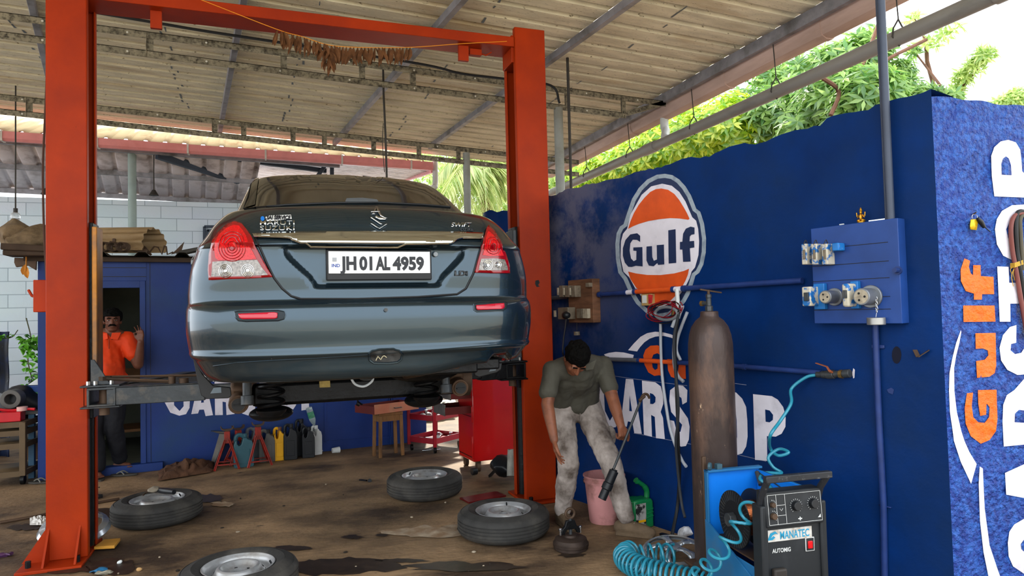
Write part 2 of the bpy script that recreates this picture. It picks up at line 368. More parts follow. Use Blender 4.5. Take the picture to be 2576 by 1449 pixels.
strip(wr, 'guide_line', K([(1305,580),(1440,597)]), .004, M_pencil, lambda x, y: wall(x, y, .001))
M_soot = mat('soot mark', '#0b0f22', .9, var=.3)
mb = MB(); polyfill(mb, arcpts(2256, 893, 12, 22, 0, 345, 12), lambda x, y: wall(x, y, .002)); mb.build('soot_mark', M_soot, wr, recalc=False)
# ------------------------------------------------ street face lettering
def face(px, py, off=.006):
    p = onp(px, py, CORN, FN); d = (p-CAM).normalized(); h = SFB.ray_cast(CAM, d)
    return (h[0] if h[0] is not None else p)-d*off
Bc = lambda pts: crop(pts, 2350, 640, 3.15); Bt = lambda pts: crop(pts, 2330, 240, 3.15); Bd = lambda pts: crop(pts, 2350, 1000, 3.226)
gulf_v = [[(240,32),(285,50),(275,100),(290,150),(308,165),(310,85),(368,85),(370,172),(470,178),(475,315),(380,315),(378,358),(315,358),(315,310),(250,290),(212,210),(210,120)],
          [(230,405),(478,405),(486,532),(233,535)],
          [(327,625),(487,622),(492,880),(480,940),(440,968),(340,978),(333,845),(400,835),(430,800),(425,760),(385,745),(330,748)],
          [(347,1075),(495,1072),(497,1180),(502,1300),(490,1400),(440,1470),(370,1500),(290,1440),(250,1340),(242,1220),(260,1100),(308,1095),(298,1200),(310,1290),(350,1330),(400,1335),(435,1290),(440,1210),(415,1180),(412,1270),(365,1280),(350,1180)]]
paint(wf, 'wall_lettering', [Bc(p) for p in gulf_v], M_orange2, face, 9, 'bright orange painted letters')
wv = [Bt([(540,800),(520,640),(515,480),(540,410),(590,365),(650,352),(710,372),(745,430),(755,520),(760,600),(800,640),(800,810)]),
      Bt([(775,865),(680,870),(600,915),(560,980),(545,1060),(560,1180),(610,1270),(690,1310),(775,1320)]),
      Bc([(500,95),(590,98),(595,225),(730,225),(730,390),(603,390),(605,533),(520,533)]),
      Bc([(652,560),(650,700),(610,710),(605,760),(640,790),(690,780),(730,720),(730,950),(660,955),(580,915),(530,840),(518,740),(545,640),(600,575)]),
      Bd([(729,-150),(650,-60),(590,-20),(560,60),(555,200),(565,398),(729,382)]),
      Bd([(575,612),(729,542),(729,815),(585,788)]),
      Bd([(729,985),(650,1030),(610,1090),(598,1180),(605,1290),(640,1370),(729,1430)])]
paint(wf, 'wall_lettering', wv, M_white, lambda x, y: face(x, y, .006), 9, 'white painted letters')
paint(wf, 'wall_lettering', [Bt([(600,628),(597,540),(610,500),(632,483),(655,500),(672,550),(677,632)]), Bt([(775,940),(720,960),(660,1000),(635,1060),(650,1130),(700,1180),(775,1200)]), Bd([(655,200),(658,130),(690,100),(729,105),(729,205)]), Bd([(729,1155),(705,1190),(710,1230),(729,1250)])], M_bluer, lambda x, y: face(x, y, .009), 7, 'blue counters of the white letters')
s0 = [(212,600),(175,700),(145,820),(122,940),(118,1080),(125,1250),(150,1420)]; s1 = [(215,615),(200,700),(175,800),(158,900),(160,1080),(180,1250),(215,1400)]
q0 = Bc(s0)+Bd([(160,350),(215,520),(300,700)]); q1 = Bc(s1)+Bd([(245,350),(285,440),(345,540)])
r0 = Bd([(370,560),(362,700),(372,1000),(400,1250),(440,1449),(450,1520)]); r1 = Bd([(395,575),(400,700),(410,900),(450,1200),(510,1380),(560,1520)])
paint(wf, 'wall_swoosh', band(0, 0, q0, q1)+band(0, 0, r0, r1), M_white, lambda x, y: face(x, y, .006), 8)
# ================================================================ ROOF OVER THE BAY
M_sheet = mat('weathered roof sheet', '#d4cdb4', .55, metal=0, var=.2, scale=3.5, stain='#a08050', amt=.32, sscale=.7, stretch=(.7, 3.0, 1), stain2='#5c5136', amt2=.375, s2=30, bump=.2, bscale=30)
M_purl = mat('galvanised purlin', '#8d8c92', .5, metal=.4, var=.2, scale=8, stain='#55524e', amt=.4)
M_angle = mat('speckled steel angle', '#857d69', .6, metal=.3, var=.25, scale=12, stain='#3a352b', amt=.45, sscale=30)
EX, EZ, SL = 4.22, 3.90, .05          # eave line and fall of the roof
def rz(x): return EZ+(EX-x)*SL
RY0, RY1, RX0 = 1.2, 10.15, -7.0
pr = []; y = RY0; P = .235
while y < RY1:
    pr += [(y, 0), (y+P*.66, 0), (y+P*.72, .05), (y+P*.93, .05), (y+P*.999, 0)]; y += P
nx = 46; vs = []; fs = []
for i in range(nx+1):
    x = RX0+(EX+.1-RX0)*i/nx
    for (yy, zz) in pr: vs.append(V((x, yy, rz(x)+zz+.004*noise.noise(V((x*1.3, yy*1.1, 0))))))
m_ = len(pr)
for i in range(nx):
    for j in range(m_-1): fs.append((i*m_+j, i*m_+j+1, (i+1)*m_+j+1, (i+1)*m_+j))
mb = MB(); mb.add(vs, fs); ce = mb.build('ceiling', M_sheet, solid=.004, ang=25); tag(ce, kind='structure')
lm = MB(); _r = random.Random(21)  # dashes along the sheet laps, their translucent shadow put into the colour
for x0_, x1_ in ((.65, .15), (1.95, 1.6), (-.75, -1.0), (3.35, 3.05), (-2.1, -2.2)):
    yy = 1.6
    while yy < 10:
        f_ = yy/10; xx = x0_+(x1_-x0_)*f_+_r.choice([0, 0, .05])
        if _r.random() < .6: ln_ = _r.uniform(.04, .13); lm.add([V((xx, yy, rz(xx)-.0065)), V((xx+.018, yy, rz(xx)-.0065)), V((xx+.018+_r.uniform(-.01, .01), yy+ln_, rz(xx)-.0065)), V((xx, yy+ln_, rz(xx)-.0065))], [(0, 1, 2, 3)])
        yy += .117
lm.build('lap_shadows', mat('blue-grey lap shadow', '#5f6a70', .6, var=.2), ce, recalc=False)
# purlins: each a thing of its own
def rp(x, y, off): return onp(x, y, (EX, 0, EZ-off), (SL, 0, 1))
pu = [((1590, 0), (1095, 360), 'steel purlin under the roof passing just behind the right lift post'),
      ((1160, 0), (850, 350), 'steel purlin crossing above the middle of the lift crossbeam'),
      ((612, 0), (553, 330), 'steel purlin crossing the roof just right of the left lift post'),
      ((78, 0), (124, 200), 'steel purlin at the far left of the roof, left of the left lift post')]
for a, b, lb in pu:
    p, q = rp(*a, .035), rp(*b, .035); d = (p-q).normalized(); p = p+d*1.2
    if p.y < RY0: p = q+(p-q)*((q.y-RY0)/(q.y-p.y))
    q = q-d*.25
    mb = MB(); mb.beam(p, q, .055, .07); tag(mb.build('roof_purlin', M_purl, bevel=.004), lb, 'purlin', 'purlins under the shed roof')
mb = MB(); mb.beam((EX-.03, RY0, EZ-.05), (EX-.03, RY1, EZ-.05), .05, .11)
tag(mb.build('roof_purlin', M_purl, bevel=.004), 'long steel eave purlin beside the brown gutter, above the blue wall', 'purlin', 'purlins under the shed roof')
# lattice trusses
def truss(Y, zt, zb, x0, x1, slope, label, holes, ends=None, dz=None):
    t = thing('roof_truss', label, 'truss', (x0, Y, zb(x0)), 0, 'lattice trusses under the roof')
    for nm, zf, xe in (('top_chord', zt, x1), ('bottom_chord', zb, x1 if ends is None else ends)):
        mb = MB(); a = V((x0, Y, zf(x0))); b = V((xe, Y, zf(xe)))
        mb.beam(a, b, .045, .005); mb.beam(a+V((0, -.02, -.027)), b+V((0, -.02, -.027)), .005, .06)
        if holes:
            pass
        mb.build(nm, M_angle, t)
        hb = MB(); k = 0; xx = x0+.3  # pale discs: sky light through the bolt holes, put in as colour
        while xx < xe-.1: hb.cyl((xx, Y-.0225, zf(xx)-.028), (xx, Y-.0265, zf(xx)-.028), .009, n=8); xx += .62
        hb.build('bolt_hole_light', mat('sky light in bolt hole', '#c9c6ba', .5, var=0), t)
    for xx, fancy in dz:
        mb = MB(); a, b = zb(xx), zt(xx)-.005
        mb.bx(xx-.028, xx+.028, Y-.012, Y-.006, a-.05, b); mb.bx(xx-.028, xx-.023, Y-.03, Y, a-.05, b)
        if fancy: mb.bx(xx-.05, xx+.05, Y-.03, Y-.022, b-.05, b+.012)
        mb.build('strut', M_angle, t)
    return t
zl = lambda x0, z0, x1, z1: (lambda x: z0+(z1-z0)*(x-x0)/(x1-x0))
t1 = truss(6.54, zl(-2.04, 4.04, 4.2, 3.81), zl(-2.04, 3.88, 3.67, 3.64), -7, 4.2, 0, 'lattice truss of speckled steel angles passing just behind the lift crossbeam', True, 3.67, [(-6, 0), (-4.7, 0), (-3.2, 1), (-.95, 0), (.15, 1), (.86, 0), (1.35, 0), (2.6, 0), (3.0, 0), (3.67, 0)])
mb = MB(); mb.beam((3.67, 6.54, 3.63), (4.2, 6.54, 3.80), .045, .05); mb.build('end_brace', M_angle, t1)
t2 = truss(8.2, zl(-2.55, 3.84, 2.86, 3.55), zl(-2.55, 3.69, 2.86, 3.39), -7, 3.9, 0, 'lattice truss of speckled steel angles farther back, above the pink gutter', True, 3.9, [(-5.5, 0), (-3.3, 0), (-2.3, 0), (-.55, 0), (-.25, 0), (.28, 1), (.63, 0), (1.2, 0), (1.75, 0), (2.25, 0), (3.0, 0)])
# brown gutter below the eave
M_gut = mat('faded brown gutter', '#bfa294', .6, var=.14, scale=9, stain='#9c8172', amt=.4, stretch=(1, .2, 1))
g = thing('roof_gutter', 'faded brown plastic gutter hanging along the right roof edge', 'gutter', (EX+.1, 1.2, EZ-.12))
mb = MB(); prof = [(.0, .02), (.0, -.06), (.02, -.105), (.06, -.125), (.12, -.125), (.15, -.10), (.165, -.05), (.17, .02), (.16, .02), (.15, -.05), (.135, -.09), (.06, -.112), (.03, -.095), (.012, -.05), (.01, .02)]
mb.prism([(p[0], p[1]) for p in prof], (EX+.03, 1.2, EZ-.10), X3, Z3, V((0, 9.0, 0)))
mb.build('trough', M_gut, g)
for yy in (2.35, 3.05, 4.3, 5.55, 7.4, 9.2):
    mb = MB(); mb.prism([(p[0]*1.06-.006, p[1]*1.06) for p in prof[:8]]+[(.19, .03), (-.01, .03)], (EX+.03, yy, EZ-.10), X3, Z3, V((0, .05, 0))); mb.build('joint', M_gut, g)
# grey drain pipe hung on wires, with two white downspouts
M_pvc = mat('grey drain pipe', '#8a8780', .45, var=.14, scale=4, stain='#5e5b54', amt=.38, stretch=(1, .3, 1))
M_pvcw = mat('white drain pipe', '#c6c8c6', .45, var=.08)
M_wire = mat('hanger wire', '#3d3a36', .6, metal=.4)
PX_, PZ = EX, 3.375
g = thing('drain_pipe', 'long grey drain pipe hung on wires beside the gutter, above the blue wall', 'pipe', (PX_, 1, PZ))
mb = MB(); mb.cyl((PX_, .4, PZ), (PX_, 11.5, PZ), .057, n=20); mb.build('pipe', M_pvc, g)
for yy in (2.75, 6.9):
    mb = MB(); mb.cyl((PX_, yy-.12, PZ), (PX_, yy+.12, PZ), .066, n=20); mb.build('coupling', M_pvc, g)
for yy in (6.75, 3.05):
    mb = MB(); q = [(PX_+.1, yy, EZ-.2), (PX_+.1, yy, EZ-.31), (PX_+.09, yy-.04, EZ-.37), (PX_+.02, yy-.13 if yy > 4 else yy-.16, PZ+.06), (PX_, yy-.22, PZ+.01)]
    mb.tube(catmull(q, 4), .048, 14); mb.build('downspout', M_pvcw, g)
def hgr(x, ytop, ybot):
    q = on(x, ybot, 'x', PX_); yy = q.y; mb = MB()
    mb.tube([(PX_-.02, yy, EZ-.1), (PX_, yy, PZ+.13)], .005, 5)
    mb.tube([(PX_, yy, PZ+.13), (PX_-.05, yy, PZ+.06), (PX_-.062, yy, PZ), (PX_, yy, PZ-.062), (PX_+.062, yy, PZ), (PX_+.05, yy, PZ+.06), (PX_, yy, PZ+.13)], .006, 5)
    mb.build('hanger', M_wire, g)
for xx, a, b in ((1476, 350, 420), (1585, 300, 388), (1746, 215, 308), (1953, 115, 210), (2262, 10, 100)): hgr(xx, a, b)
# steel props
M_post = mat('grey steel post', '#8d8f88', .5, metal=.2, var=.15, stain='#6d6a5c', amt=.4)
def post(name, px, ytop, ybot, Y, r, label, group=None, m=M_post, base=None):
    a = on(px[0], ytop, 'y', Y); b = on(px[1], ybot, 'y', Y); b = V((a.x, Y, b.z if base is None else base)); mb = MB(); mb.cyl(b, a, r, n=16)
    return tag(mb.build(name, m), label, 'post', group)
post('steel_post', (1404, 1408), 272, 478, 6.54, .048, 'short thick grey steel post on the blue wall beside the right lift post', base=2.40)
post('steel_post', (1173, 1175), 385, 530, 8.2, .045, 'thin grey steel post standing behind the car, before the palm leaves', base=0)
mb = MB(); a = on(1427, 128, 'y', 6.0); mb.cyl((a.x, a.y, 2.3), (a.x, a.y, rz(a.x)), .014, n=10); tag(mb.build('threaded_rod', M_wire), 'thin dark rod hanging from a roof purlin, right of the right lift post', 'rod')
mb = MB(); a = on(965, 238, 'y', 6.9); b = on(973, 450, 'y', 6.9); mb.tube([V((a.x, a.y, rz(a.x)+.004)), a, (a+b)/2+V((.004, 0, 0)), b], .011, 8)
mb.tube(catmull([a+V((-.01, -.012, -.3)), a+V((-.022, -.014, -.5)), a+V((-.008, -.014, -.8))], 5), .004, 5); tag(mb.build('cable_drop', M_wire), 'dark cable hanging from the roof down behind the car roof', 'cable')
mb = MB(); a = on(113, 100, 'y', 6.9); _c = on(118, 120, 'y', 6.9); mb.tube(catmull([V((_c.x, 6.9, rz(_c.x)+.005)), on(118, 170, 'y', 6.9), on(113, 300, 'y', 6.9), on(108, 420, 'y', 6.9), on(110, 560, 'y', 6.9), on(117, 700, 'y', 6.9)], 6), .009, 6)
tag(mb.build('cable_drop', mat('brown cord', '#4b2f25', .8)), 'brown cord hanging beside the left edge of the left lift post', 'cable')
# loose black cable along the crossbeam and truss
M_cable = mat('black cable', '#17181a', .5, var=0)
mb = MB(); mb.tube(catmull([on(232, 30, 'y', 6.3), on(420, 62, 'y', 6.3), on(560, 85, 'y', 6.3), on(1040, 158, 'y', 6.3), on(1160, 185, 'y', 6.3), on(1265, 198, 'y', 6.3), on(1385, 215, 'y', 6.3), on(1408, 260, 'y', 6.3)], 8), .012, 6)
tag(mb.build('loose_cable', M_cable), 'loose black cable running under the roof behind the lift crossbeam', 'cable')
# dried leaf garland on an orange thread
gy = 4.98
gl = thing('leaf_garland', 'garland of dried brown leaves strung below the red crossbeam', 'garland', tuple(on(860, 120, 'y', gy)))
th_ = [on(x, y, 'y', gy) for x, y in ((430, -30), (520, 5), (697, 74), (760, 92), (826, 113), (900, 119), (1032, 119), (1160, 110), (1275, 104))]
mb = MB(); mb.tube(catmull(th_, 5), .0028, 5); mb.build('thread', mat('orange thread', '#d8861c', .7, var=0), gl)
M_dry = mat('dried brown leaf', '#5d3a1e', .8, var=.35, scale=20)
rnd = random.Random(3)
def leaf(mb, p, d, ln, wd, nrm, curl=.15):
    d = V(d).normalized(); s = d.cross(V(nrm)).normalized(); n_ = s.cross(d); vs = []
    for t, w_ in ((0, .12), (.3, .8), (.6, 1), (.85, .55), (1, .03)):
        c = V(p)+d*ln*t+n_*(curl*ln*math.sin(t*3))
        vs += [c-s*wd*w_/2+n_*wd*.25*w_, c, c+s*wd*w_/2+n_*wd*.25*w_]
    mb.add(vs, [f for i in range(4) for f in ((i*3, i*3+1, i*3+4, i*3+3), (i*3+1, i*3+2, i*3+5, i*3+4))])
def thp(px):
    for a, b in zip(th_, th_[1:]):
        pa, pb = proj(a)[0], proj(b)[0]
        if pa <= px <= pb: return a.lerp(b, (px-pa)/(pb-pa))
x = 698
while x < 1033:
    p = thp(x); mb = MB()
    for k in range(2): leaf(mb, p, (rnd.uniform(-.35, .35), rnd.uniform(-.3, .3), -1), rnd.uniform(.10, .155), rnd.uniform(.02, .034), (rnd.uniform(-.5, .5), -1, 0), rnd.uniform(-.2, .2))
    mb.build('dried_leaf', M_dry, gl); x += rnd.uniform(7, 10)
p = thp(826)
for k in range(22):
    mb = MB(); q = p+V((rnd.uniform(-.02, .02), rnd.uniform(-.02, .02), -rnd.uniform(.03, .12))); leaf(mb, q, (rnd.uniform(-.5, .5), rnd.uniform(-.4, .4), -1), rnd.uniform(.08, .13), rnd.uniform(.018, .028), (rnd.uniform(-1, 1), -1, 0)); mb.build('dried_leaf', M_dry, gl)

# ================================================================ NEIGHBOURING YARD
M_brick = mat('pale painted blockwork', '#d9e6ee', .75, var=.1, scale=10, bump=.5, bscale=18)
m = M_brick; nt = m.node_tree; N = nt.nodes; L = nt.links; b = N['Principled BSDF']
br = N.new('ShaderNodeTexBrick'); tc = N.new('ShaderNodeTexCoord'); sx = N.new('ShaderNodeSeparateXYZ'); cx_ = N.new('ShaderNodeCombineXYZ')
L.new(tc.outputs['Object'], sx.inputs[0]); L.new(sx.outputs['X'], cx_.inputs['X']); L.new(sx.outputs['Z'], cx_.inputs['Y']); L.new(cx_.outputs[0], br.inputs['Vector'])
br.inputs['Scale'].default_value = 1; br.inputs['Brick Width'].default_value = .46; br.inputs['Row Height'].default_value = .20; br.inputs['Mortar Size'].default_value = .006; br.inputs['Mortar Smooth'].default_value = .3
br.inputs['Color1'].default_value = C('#dbe8f0'); br.inputs['Color2'].default_value = C('#cfdfe8'); br.inputs['Mortar'].default_value = C('#9fb0bb')
nz = N.new('ShaderNodeTexNoise'); nz.inputs['Scale'].default_value = 7; nz.inputs['Detail'].default_value = 6
mx = N.new('ShaderNodeMix'); mx.data_type = 'RGBA'; mx.blend_type = 'MULTIPLY'; mx.inputs[0].default_value = .5; L.new(br.outputs[0], mx.inputs[6]); L.new(nz.outputs['Color'], mx.inputs[7])
mr = N.new('ShaderNodeMix'); mr.data_type = 'RGBA'; mr.blend_type = 'MIX'; mr.inputs[0].default_value = .35; L.new(br.outputs[0], mr.inputs[6]); L.new(mx.outputs[2], mr.inputs[7]); L.new(mr.outputs[2], b.inputs['Base Color'])
bp = [n_ for n_ in N if n_.type == 'BUMP'][0]; ad = N.new('ShaderNodeMath'); ad.operation = 'SUBTRACT'; L.new(bp.inputs['Height'].links[0].from_socket, ad.inputs[0]); L.new(br.outputs['Fac'], ad.inputs[1]); L.new(ad.outputs[0], bp.inputs['Height'])
WY = 12.2
bt = on(300, 503, 'y', WY).z
mb = MB(); mb.bx(-9, 1.6, WY, WY+.2, -.05, bt); o = mb.build('wall_back', M_brick); tag(o, kind='structure')
ng = thing('lean_to_roof', 'neighbouring lean-to with cream top sheets, pink gutter and striped underside', 'roof', (-2, 10.3, 3))
GY = 10.4
gl_, gr_ = on(-60, 340, 'y', GY), on(1085, 420, 'y', GY); gl_ = gl_+(gl_-gr_)*.6
M_pink = mat('pink painted gutter', '#e09090', .5, var=.1, stain='#c87472', amt=.35)
mb = MB(); mb.prism([(0, 0), (.13, 0), (.13, -.02), (.12, -.09), (.08, -.12), (.03, -.12), (-.0, -.09)], gl_+V((0, -.13, .05)), Y3, Z3, gr_-gl_); mb.build('gutter', M_pink, ng)
M_strap = mat('gutter strap', '#c9c4bd', .5)
for px in (12, 250, 475, 668, 858, 1030):
    q = on(px, 365, 'y', GY); f_ = (q.x-gl_.x)/(gr_.x-gl_.x); zz = gl_.z+(gr_.z-gl_.z)*f_; mb = MB(); mb.bx(q.x-.012, q.x+.012, GY-.138, GY-.0, zz-.075, zz+.056); mb.build('strap', M_strap, ng)
M_cream = mat('sun-bleached cream sheet', '#a8926a', .6, var=.12, scale=2, stain='#8a6238', amt=.36, sscale=2.4, stretch=(1, .5, 1))
M_under = mat('grey underside sheet', '#d6cfd4', .5, metal=.15, var=.1, scale=3, stain='#7c6f6f', amt=.4)
def sheet(parent, name, A, B, up, m, pitch=.2, hh=.03, off=V((0, 0, 0))):
    """ribbed sheet: edge A-B, ribs run along 'up'"""
    A, B, up = V(A)+off, V(B)+off, V(up); L_ = (B-A).length; d = (B-A).normalized(); nn = d.cross(up).normalized(); vs = []; k = int(L_/pitch)
    for i in range(k):
        for t, h_ in ((0, 0), (.62, 0), (.72, hh), (.9, hh), (.995, 0)):
            p = A+d*pitch*(i+t)+nn*h_; vs += [p, p+up]
    n_ = len(vs)//2; mb = MB(); mb.add(vs, [(2*i, 2*i+1, 2*i+3, 2*i+2) for i in range(n_-1)]); return mb.build(name, m, parent, solid=.003, ang=20)
z0 = gl_.z
sheet(ng, 'top_sheet', gl_+V((0, 0, .06)), gr_+V((0, 0, .06)), V((-.1, 2.6, 1.05)), M_cream, .24, .035)
# far slope, seen from below on the left: descends to the block wall
A = V((gl_.x, 10.7, gl_.z+.08)); B = V((on(700, 385, 'y', 10.7).x, 10.7, gl_.z-.12))
far = on(152, 500, 'y', 12.35)-on(100, 366, 'y', 10.7); sheet(ng, 'rear_sheet', A, B, far, M_under, .24, .035)
mb = MB()
for t in (.02, .45, .93):
    mb.beam(A+far*t+V((0, 0, -.04)), B+far*t+V((.9, 0, -.04)), .05, .07)
mb.build('purlin', M_purl, ng)
# right part, ribs across
A = V((on(395, 378, 'y', 10.6).x, 10.6, gl_.z-.06)); Bq = gr_+V((0, .1, -.03))
right_up = V((-.1, 5.6, .56))
k = 30; mb = MB(); vs = []
for j in range(k):
    for t, h_ in ((0, 0), (.62, 0), (.72, .03), (.9, .03), (.995, 0)):
        f_ = (j+t)/k; p = A+right_up*f_+V((-.4*f_, 0, h_)); q = Bq+right_up*f_+V((-.05*f_, 0, h_)); vs += [p, q]
n_ = len(vs)//2; mb.add(vs, [(2*i, 2*i+1, 2*i+3, 2*i+2) for i in range(n_-1)]); mb.build('side_sheet', M_under, ng, solid=.003, ang=20)
mb = MB(); mb.beam(gr_+V((.02, 0, -.02)), gr_+V((-.1, 3.6, .40)), .05, .14); mb.build('rake_board', M_pink, ng)
M_dk = mat('dark steel truss', '#3c4552', .55, metal=.3, var=.15)
mb = MB(); mb.beam(on(395, 385, 'y', 10.75), on(600, 450, 'y', 11.6), .07, .16); mb.beam(on(400, 375, 'y', 10.65), on(820, 430, 'y', 11.3), .06, .07)
mb.beam(on(835, 405, 'y', 11.2), on(835, 445, 'y', 11.2), .06, .06); mb.beam(on(780, 470, 'y', 11.2), on(826, 405, 'y', 11.2), .05, .06); mb.build('truss', M_dk, ng)
mb = MB(); a = on(332, 372, 'y', 10.9); mb.cyl((a.x, 10.9, 0), (a.x, 10.9, a.z+.05), .055, n=16); mb.build('post', mat('pale green post', '#8fa09c', .5, var=.1), ng)
mb = MB(); mb.tube(catmull([on(1094, 405, 'y', 10.4), on(1095, 460, 'y', 10.4), on(1090, 472, 'y', 10.4), on(1060, 478, 'y', 10.9)], 5), .045, 12); tag(mb.build('downpipe', M_pvcw), 'white bent downpipe at the right end of the pink gutter', 'pipe')
# bulbs hanging under it
def bulb(px, py, Y, lab, cz):
    t = thing('hanging_bulb', lab, 'lamp', tuple(on(px, py, 'y', Y)), 0); p = on(px, py, 'y', Y)
    mb = MB(); mb.ball(p, (.05, .05, .06), 16, 10); mb.build('bulb', mat('clear bulb glass', '#dfe4e6', .05, var=0, trans=.7, coat=.5), t)
    mb = MB(); mb.cyl(p+V((0, 0, .05)), p+V((0, 0, .10)), .022); mb.build('socket', M_wire, t)
    mb = MB(); mb.tube([p+V((0, 0, .1)), V((p.x, p.y, cz))], .008, 6); mb.build('flex', M_wire, t)
bulb(39, 546, 9.2, 'clear bulb hanging on a cord before the pale block wall at the far left', rz(on(39, 560, 'y', 9.2).x))
for px, pt, py, Y in ((116, 352, 487, 10.85), (387, 360, 490, 10.85)):
    t = thing('hanging_lamp', 'dark cone lamp on a cord just left of the left lift post' if px < 200 else 'dark cone lamp on a long cord just right of the pale green post', 'lamp', tuple(on(px, py, 'y', Y)))
    p = on(px, py, 'y', Y); mb = MB(); mb.lathe([(.0, .07), (.02, .07), (.06, .0), (.065, -.01), (.0, -.0)], p, n=16); mb.build('shade', M_wire, t)
    mb = MB(); mb.tube([p+V((0, 0, .06)), on(px, pt, 'y', Y)], .008, 6); mb.build('flex', M_wire, t)
# far left: dark blue tarpaulin wall with creeper
M_tarp = mat('dark blue tarpaulin', '#1b2c4d', .5, var=.4, scale=5, stain='#1a1b1e', amt=.5, sscale=3, stain2='#4d5560', amt2=.35, s2=6)
mb = MB(); mb.grid(lambda u, v: V((-6+3.2*u, 9.3+.15*noise.noise(V((u*9, v*3, 1)))+.05*math.sin(u*60), 1.42*v+.06*noise.noise(V((u*12, 0, 4)))*v)), 60, 16)
tag(mb.build('tarpaulin_fence', M_tarp, solid=.01), 'crumpled dark blue tarpaulin fence behind the trolley at the far left', 'tarpaulin')
M_leafg = mat('bright creeper leaf', '#4f8f1c', .45, var=.4, scale=12)
cr = thing('creeper_plant', 'green climbing creeper growing on the tarpaulin beside the blue cabin', 'plant', tuple(on(75, 900, 'y', 8.9)))
mb = MB(); cps = [on(66, 800, 'y', 8.95), on(78, 855, 'y', 8.9), on(70, 905, 'y', 8.8), on(80, 960, 'y', 8.8), on(70, 1010, 'y', 8.8)]
mb.tube(catmull(cps, 5), .006, 5); mb.tube(catmull([on(2, 852, 'y', 9), on(30, 848, 'y', 9), on(45, 830, 'y', 9)], 5), .005, 5); mb.build('stem', mat('creeper stem', '#4b4a26', .7), cr)
mb = MB()
for k in range(120):
    q = on(rnd.gauss(77, 12), rnd.choice([rnd.uniform(850, 880), rnd.uniform(860, 980)]), 'y', rnd.uniform(8.6, 9)); leaf(mb, q, (rnd.uniform(-1, 1), rnd.uniform(-1, .2), rnd.uniform(-.8, .6)), rnd.uniform(.05, .09), rnd.uniform(.04, .06), (rnd.uniform(-.4, .4), -.6, 1))
for k in range(6): leaf(mb, on(rnd.uniform(0, 25), rnd.uniform(846, 860), 'y', 9), (rnd.uniform(-1, 1), -.5, .3), .08, .05, (0, -.5, 1))
tag(mb.build('leaves', M_leafg, cr), kind='stuff')
# ================================================================ CAR LIFT
M_red = mat('orange red lift paint', '#9a2e07', .45, var=.16, scale=2.5, stain='#83260f', amt=.44, sscale=1.3, bump=.08, bscale=30, stain2='#3c140c', amt2=.27, s2=11, spec=.12)
M_blk = mat('greasy black steel', '#111214', .42, metal=.4, var=.4, scale=14, bump=.3, bscale=40)
M_dgr = mat('dark grey painted steel', '#383c3f', .4, metal=.3, var=.2, scale=6, stain='#55504a', amt=.36, sscale=14, bump=.15)
M_rust = mat('rusty brown steel', '#5b4636', .6, metal=.4, var=.3, scale=12, stain='#33281f', amt=.5)
M_chr = mat('bright steel', '#b9bcc0', .22, metal=1, var=.12, scale=20)
LY0, LY1 = 5.04, 5.32
XL0, XL1, XR0, XR1 = -1.33, -1.10, 1.87, 2.13
lift = thing('car_lift', 'red two-post car lift holding up the grey sedan', 'car lift', (.4, 5.18, 0))
LT = 3.78
def lpost(x0, x1, s):
    """C section opening towards the car; s=+1 opens to +x"""
    xo, xi = (x0, x1) if s > 0 else (x1, x0); t = .012*s; l = .035
    sec = [(xo, LY0), (xi, LY0), (xi, LY0+l*1.5), (xi-t, LY0+l*1.5), (xi-t, LY0+.012), (xo+t, LY0+.012), (xo+t, LY1-.012), (xi-t, LY1-.012), (xi-t, LY1-l*1.5), (xi, LY1-l*1.5), (xi, LY1), (xo, LY1)]
    mb = MB(); mb.prism(sec, (0, 0, .02), X3, Y3, V((0, 0, LT-.02))); p = mb.build('post', M_red, lift, bevel=.006)
    mb = MB(); mb.bx(xo+t*1.5, xo+t*2, LY0+.02, LY1-.02, .05, LT-.03); mb.build('post_lining', M_blk, lift)
    mb = MB(); mb.bx(*((x0-.12, x1+.0, LY0-.16, LY1+.12) if s > 0 else (x0-.02, x1+.02, LY0-.05, LY1+.1)), 0, .02); mb.build('base_plate', M_red, lift, bevel=.004)
    if s > 0:
        mb = MB(); mb.prism([(0, 0), (-.13, 0), (0, .2)], (xo, LY0+.01, .02), X3, Z3, V((0, .012, 0))); mb.build('gusset', M_red, lift)
        for gx in (x0+.01, x1-.05): mb = MB(); mb.prism([(0, 0), (-.13, 0), (0, .2)], (gx, LY0, .02), Y3, Z3, V((.012, 0, 0))); mb.build('gusset', M_red, lift)
    for xx in (x0-.07, x1-.04) if s > 0 else (x0+.03,):
        for yy in (LY0-.08, LY1+.06) if s > 0 else (LY0-.025,): mb = MB(); mb.cyl((xx, yy, .02), (xx, yy, .06), .016, n=6); mb.build('anchor_bolt', M_blk, lift)
lpost(XL0, XL1, 1); lpost(XR0, XR1, -1)
mb = MB(); mb.bx(XL0+.0, XR0+.0, LY0+.01, LY1-.02, 3.62, 3.70); mb.build('crossbeam', M_red, lift, bevel=.005)
mb = MB(); mb.bx(XR0-.02, XR0+.14, LY0+.03, LY1-.03, 3.50, 3.72); mb.build('beam_bracket', M_red, lift, bevel=.004)
mb = MB(); a = on(394, 50, 'y', LY0+.12); mb.bx(a.x-.035, a.x+.035, LY0+.09, LY0+.12, 3.50, 3.62); mb.build('beam_lug', M_red, lift); mb = MB(); a = on(1167, 150, 'y', LY0+.1); mb.bx(a.x-.04, a.x+.04, LY0+.1, LY0+.13, 3.50, 3.62)
mb.build('beam_lug', M_red, lift)
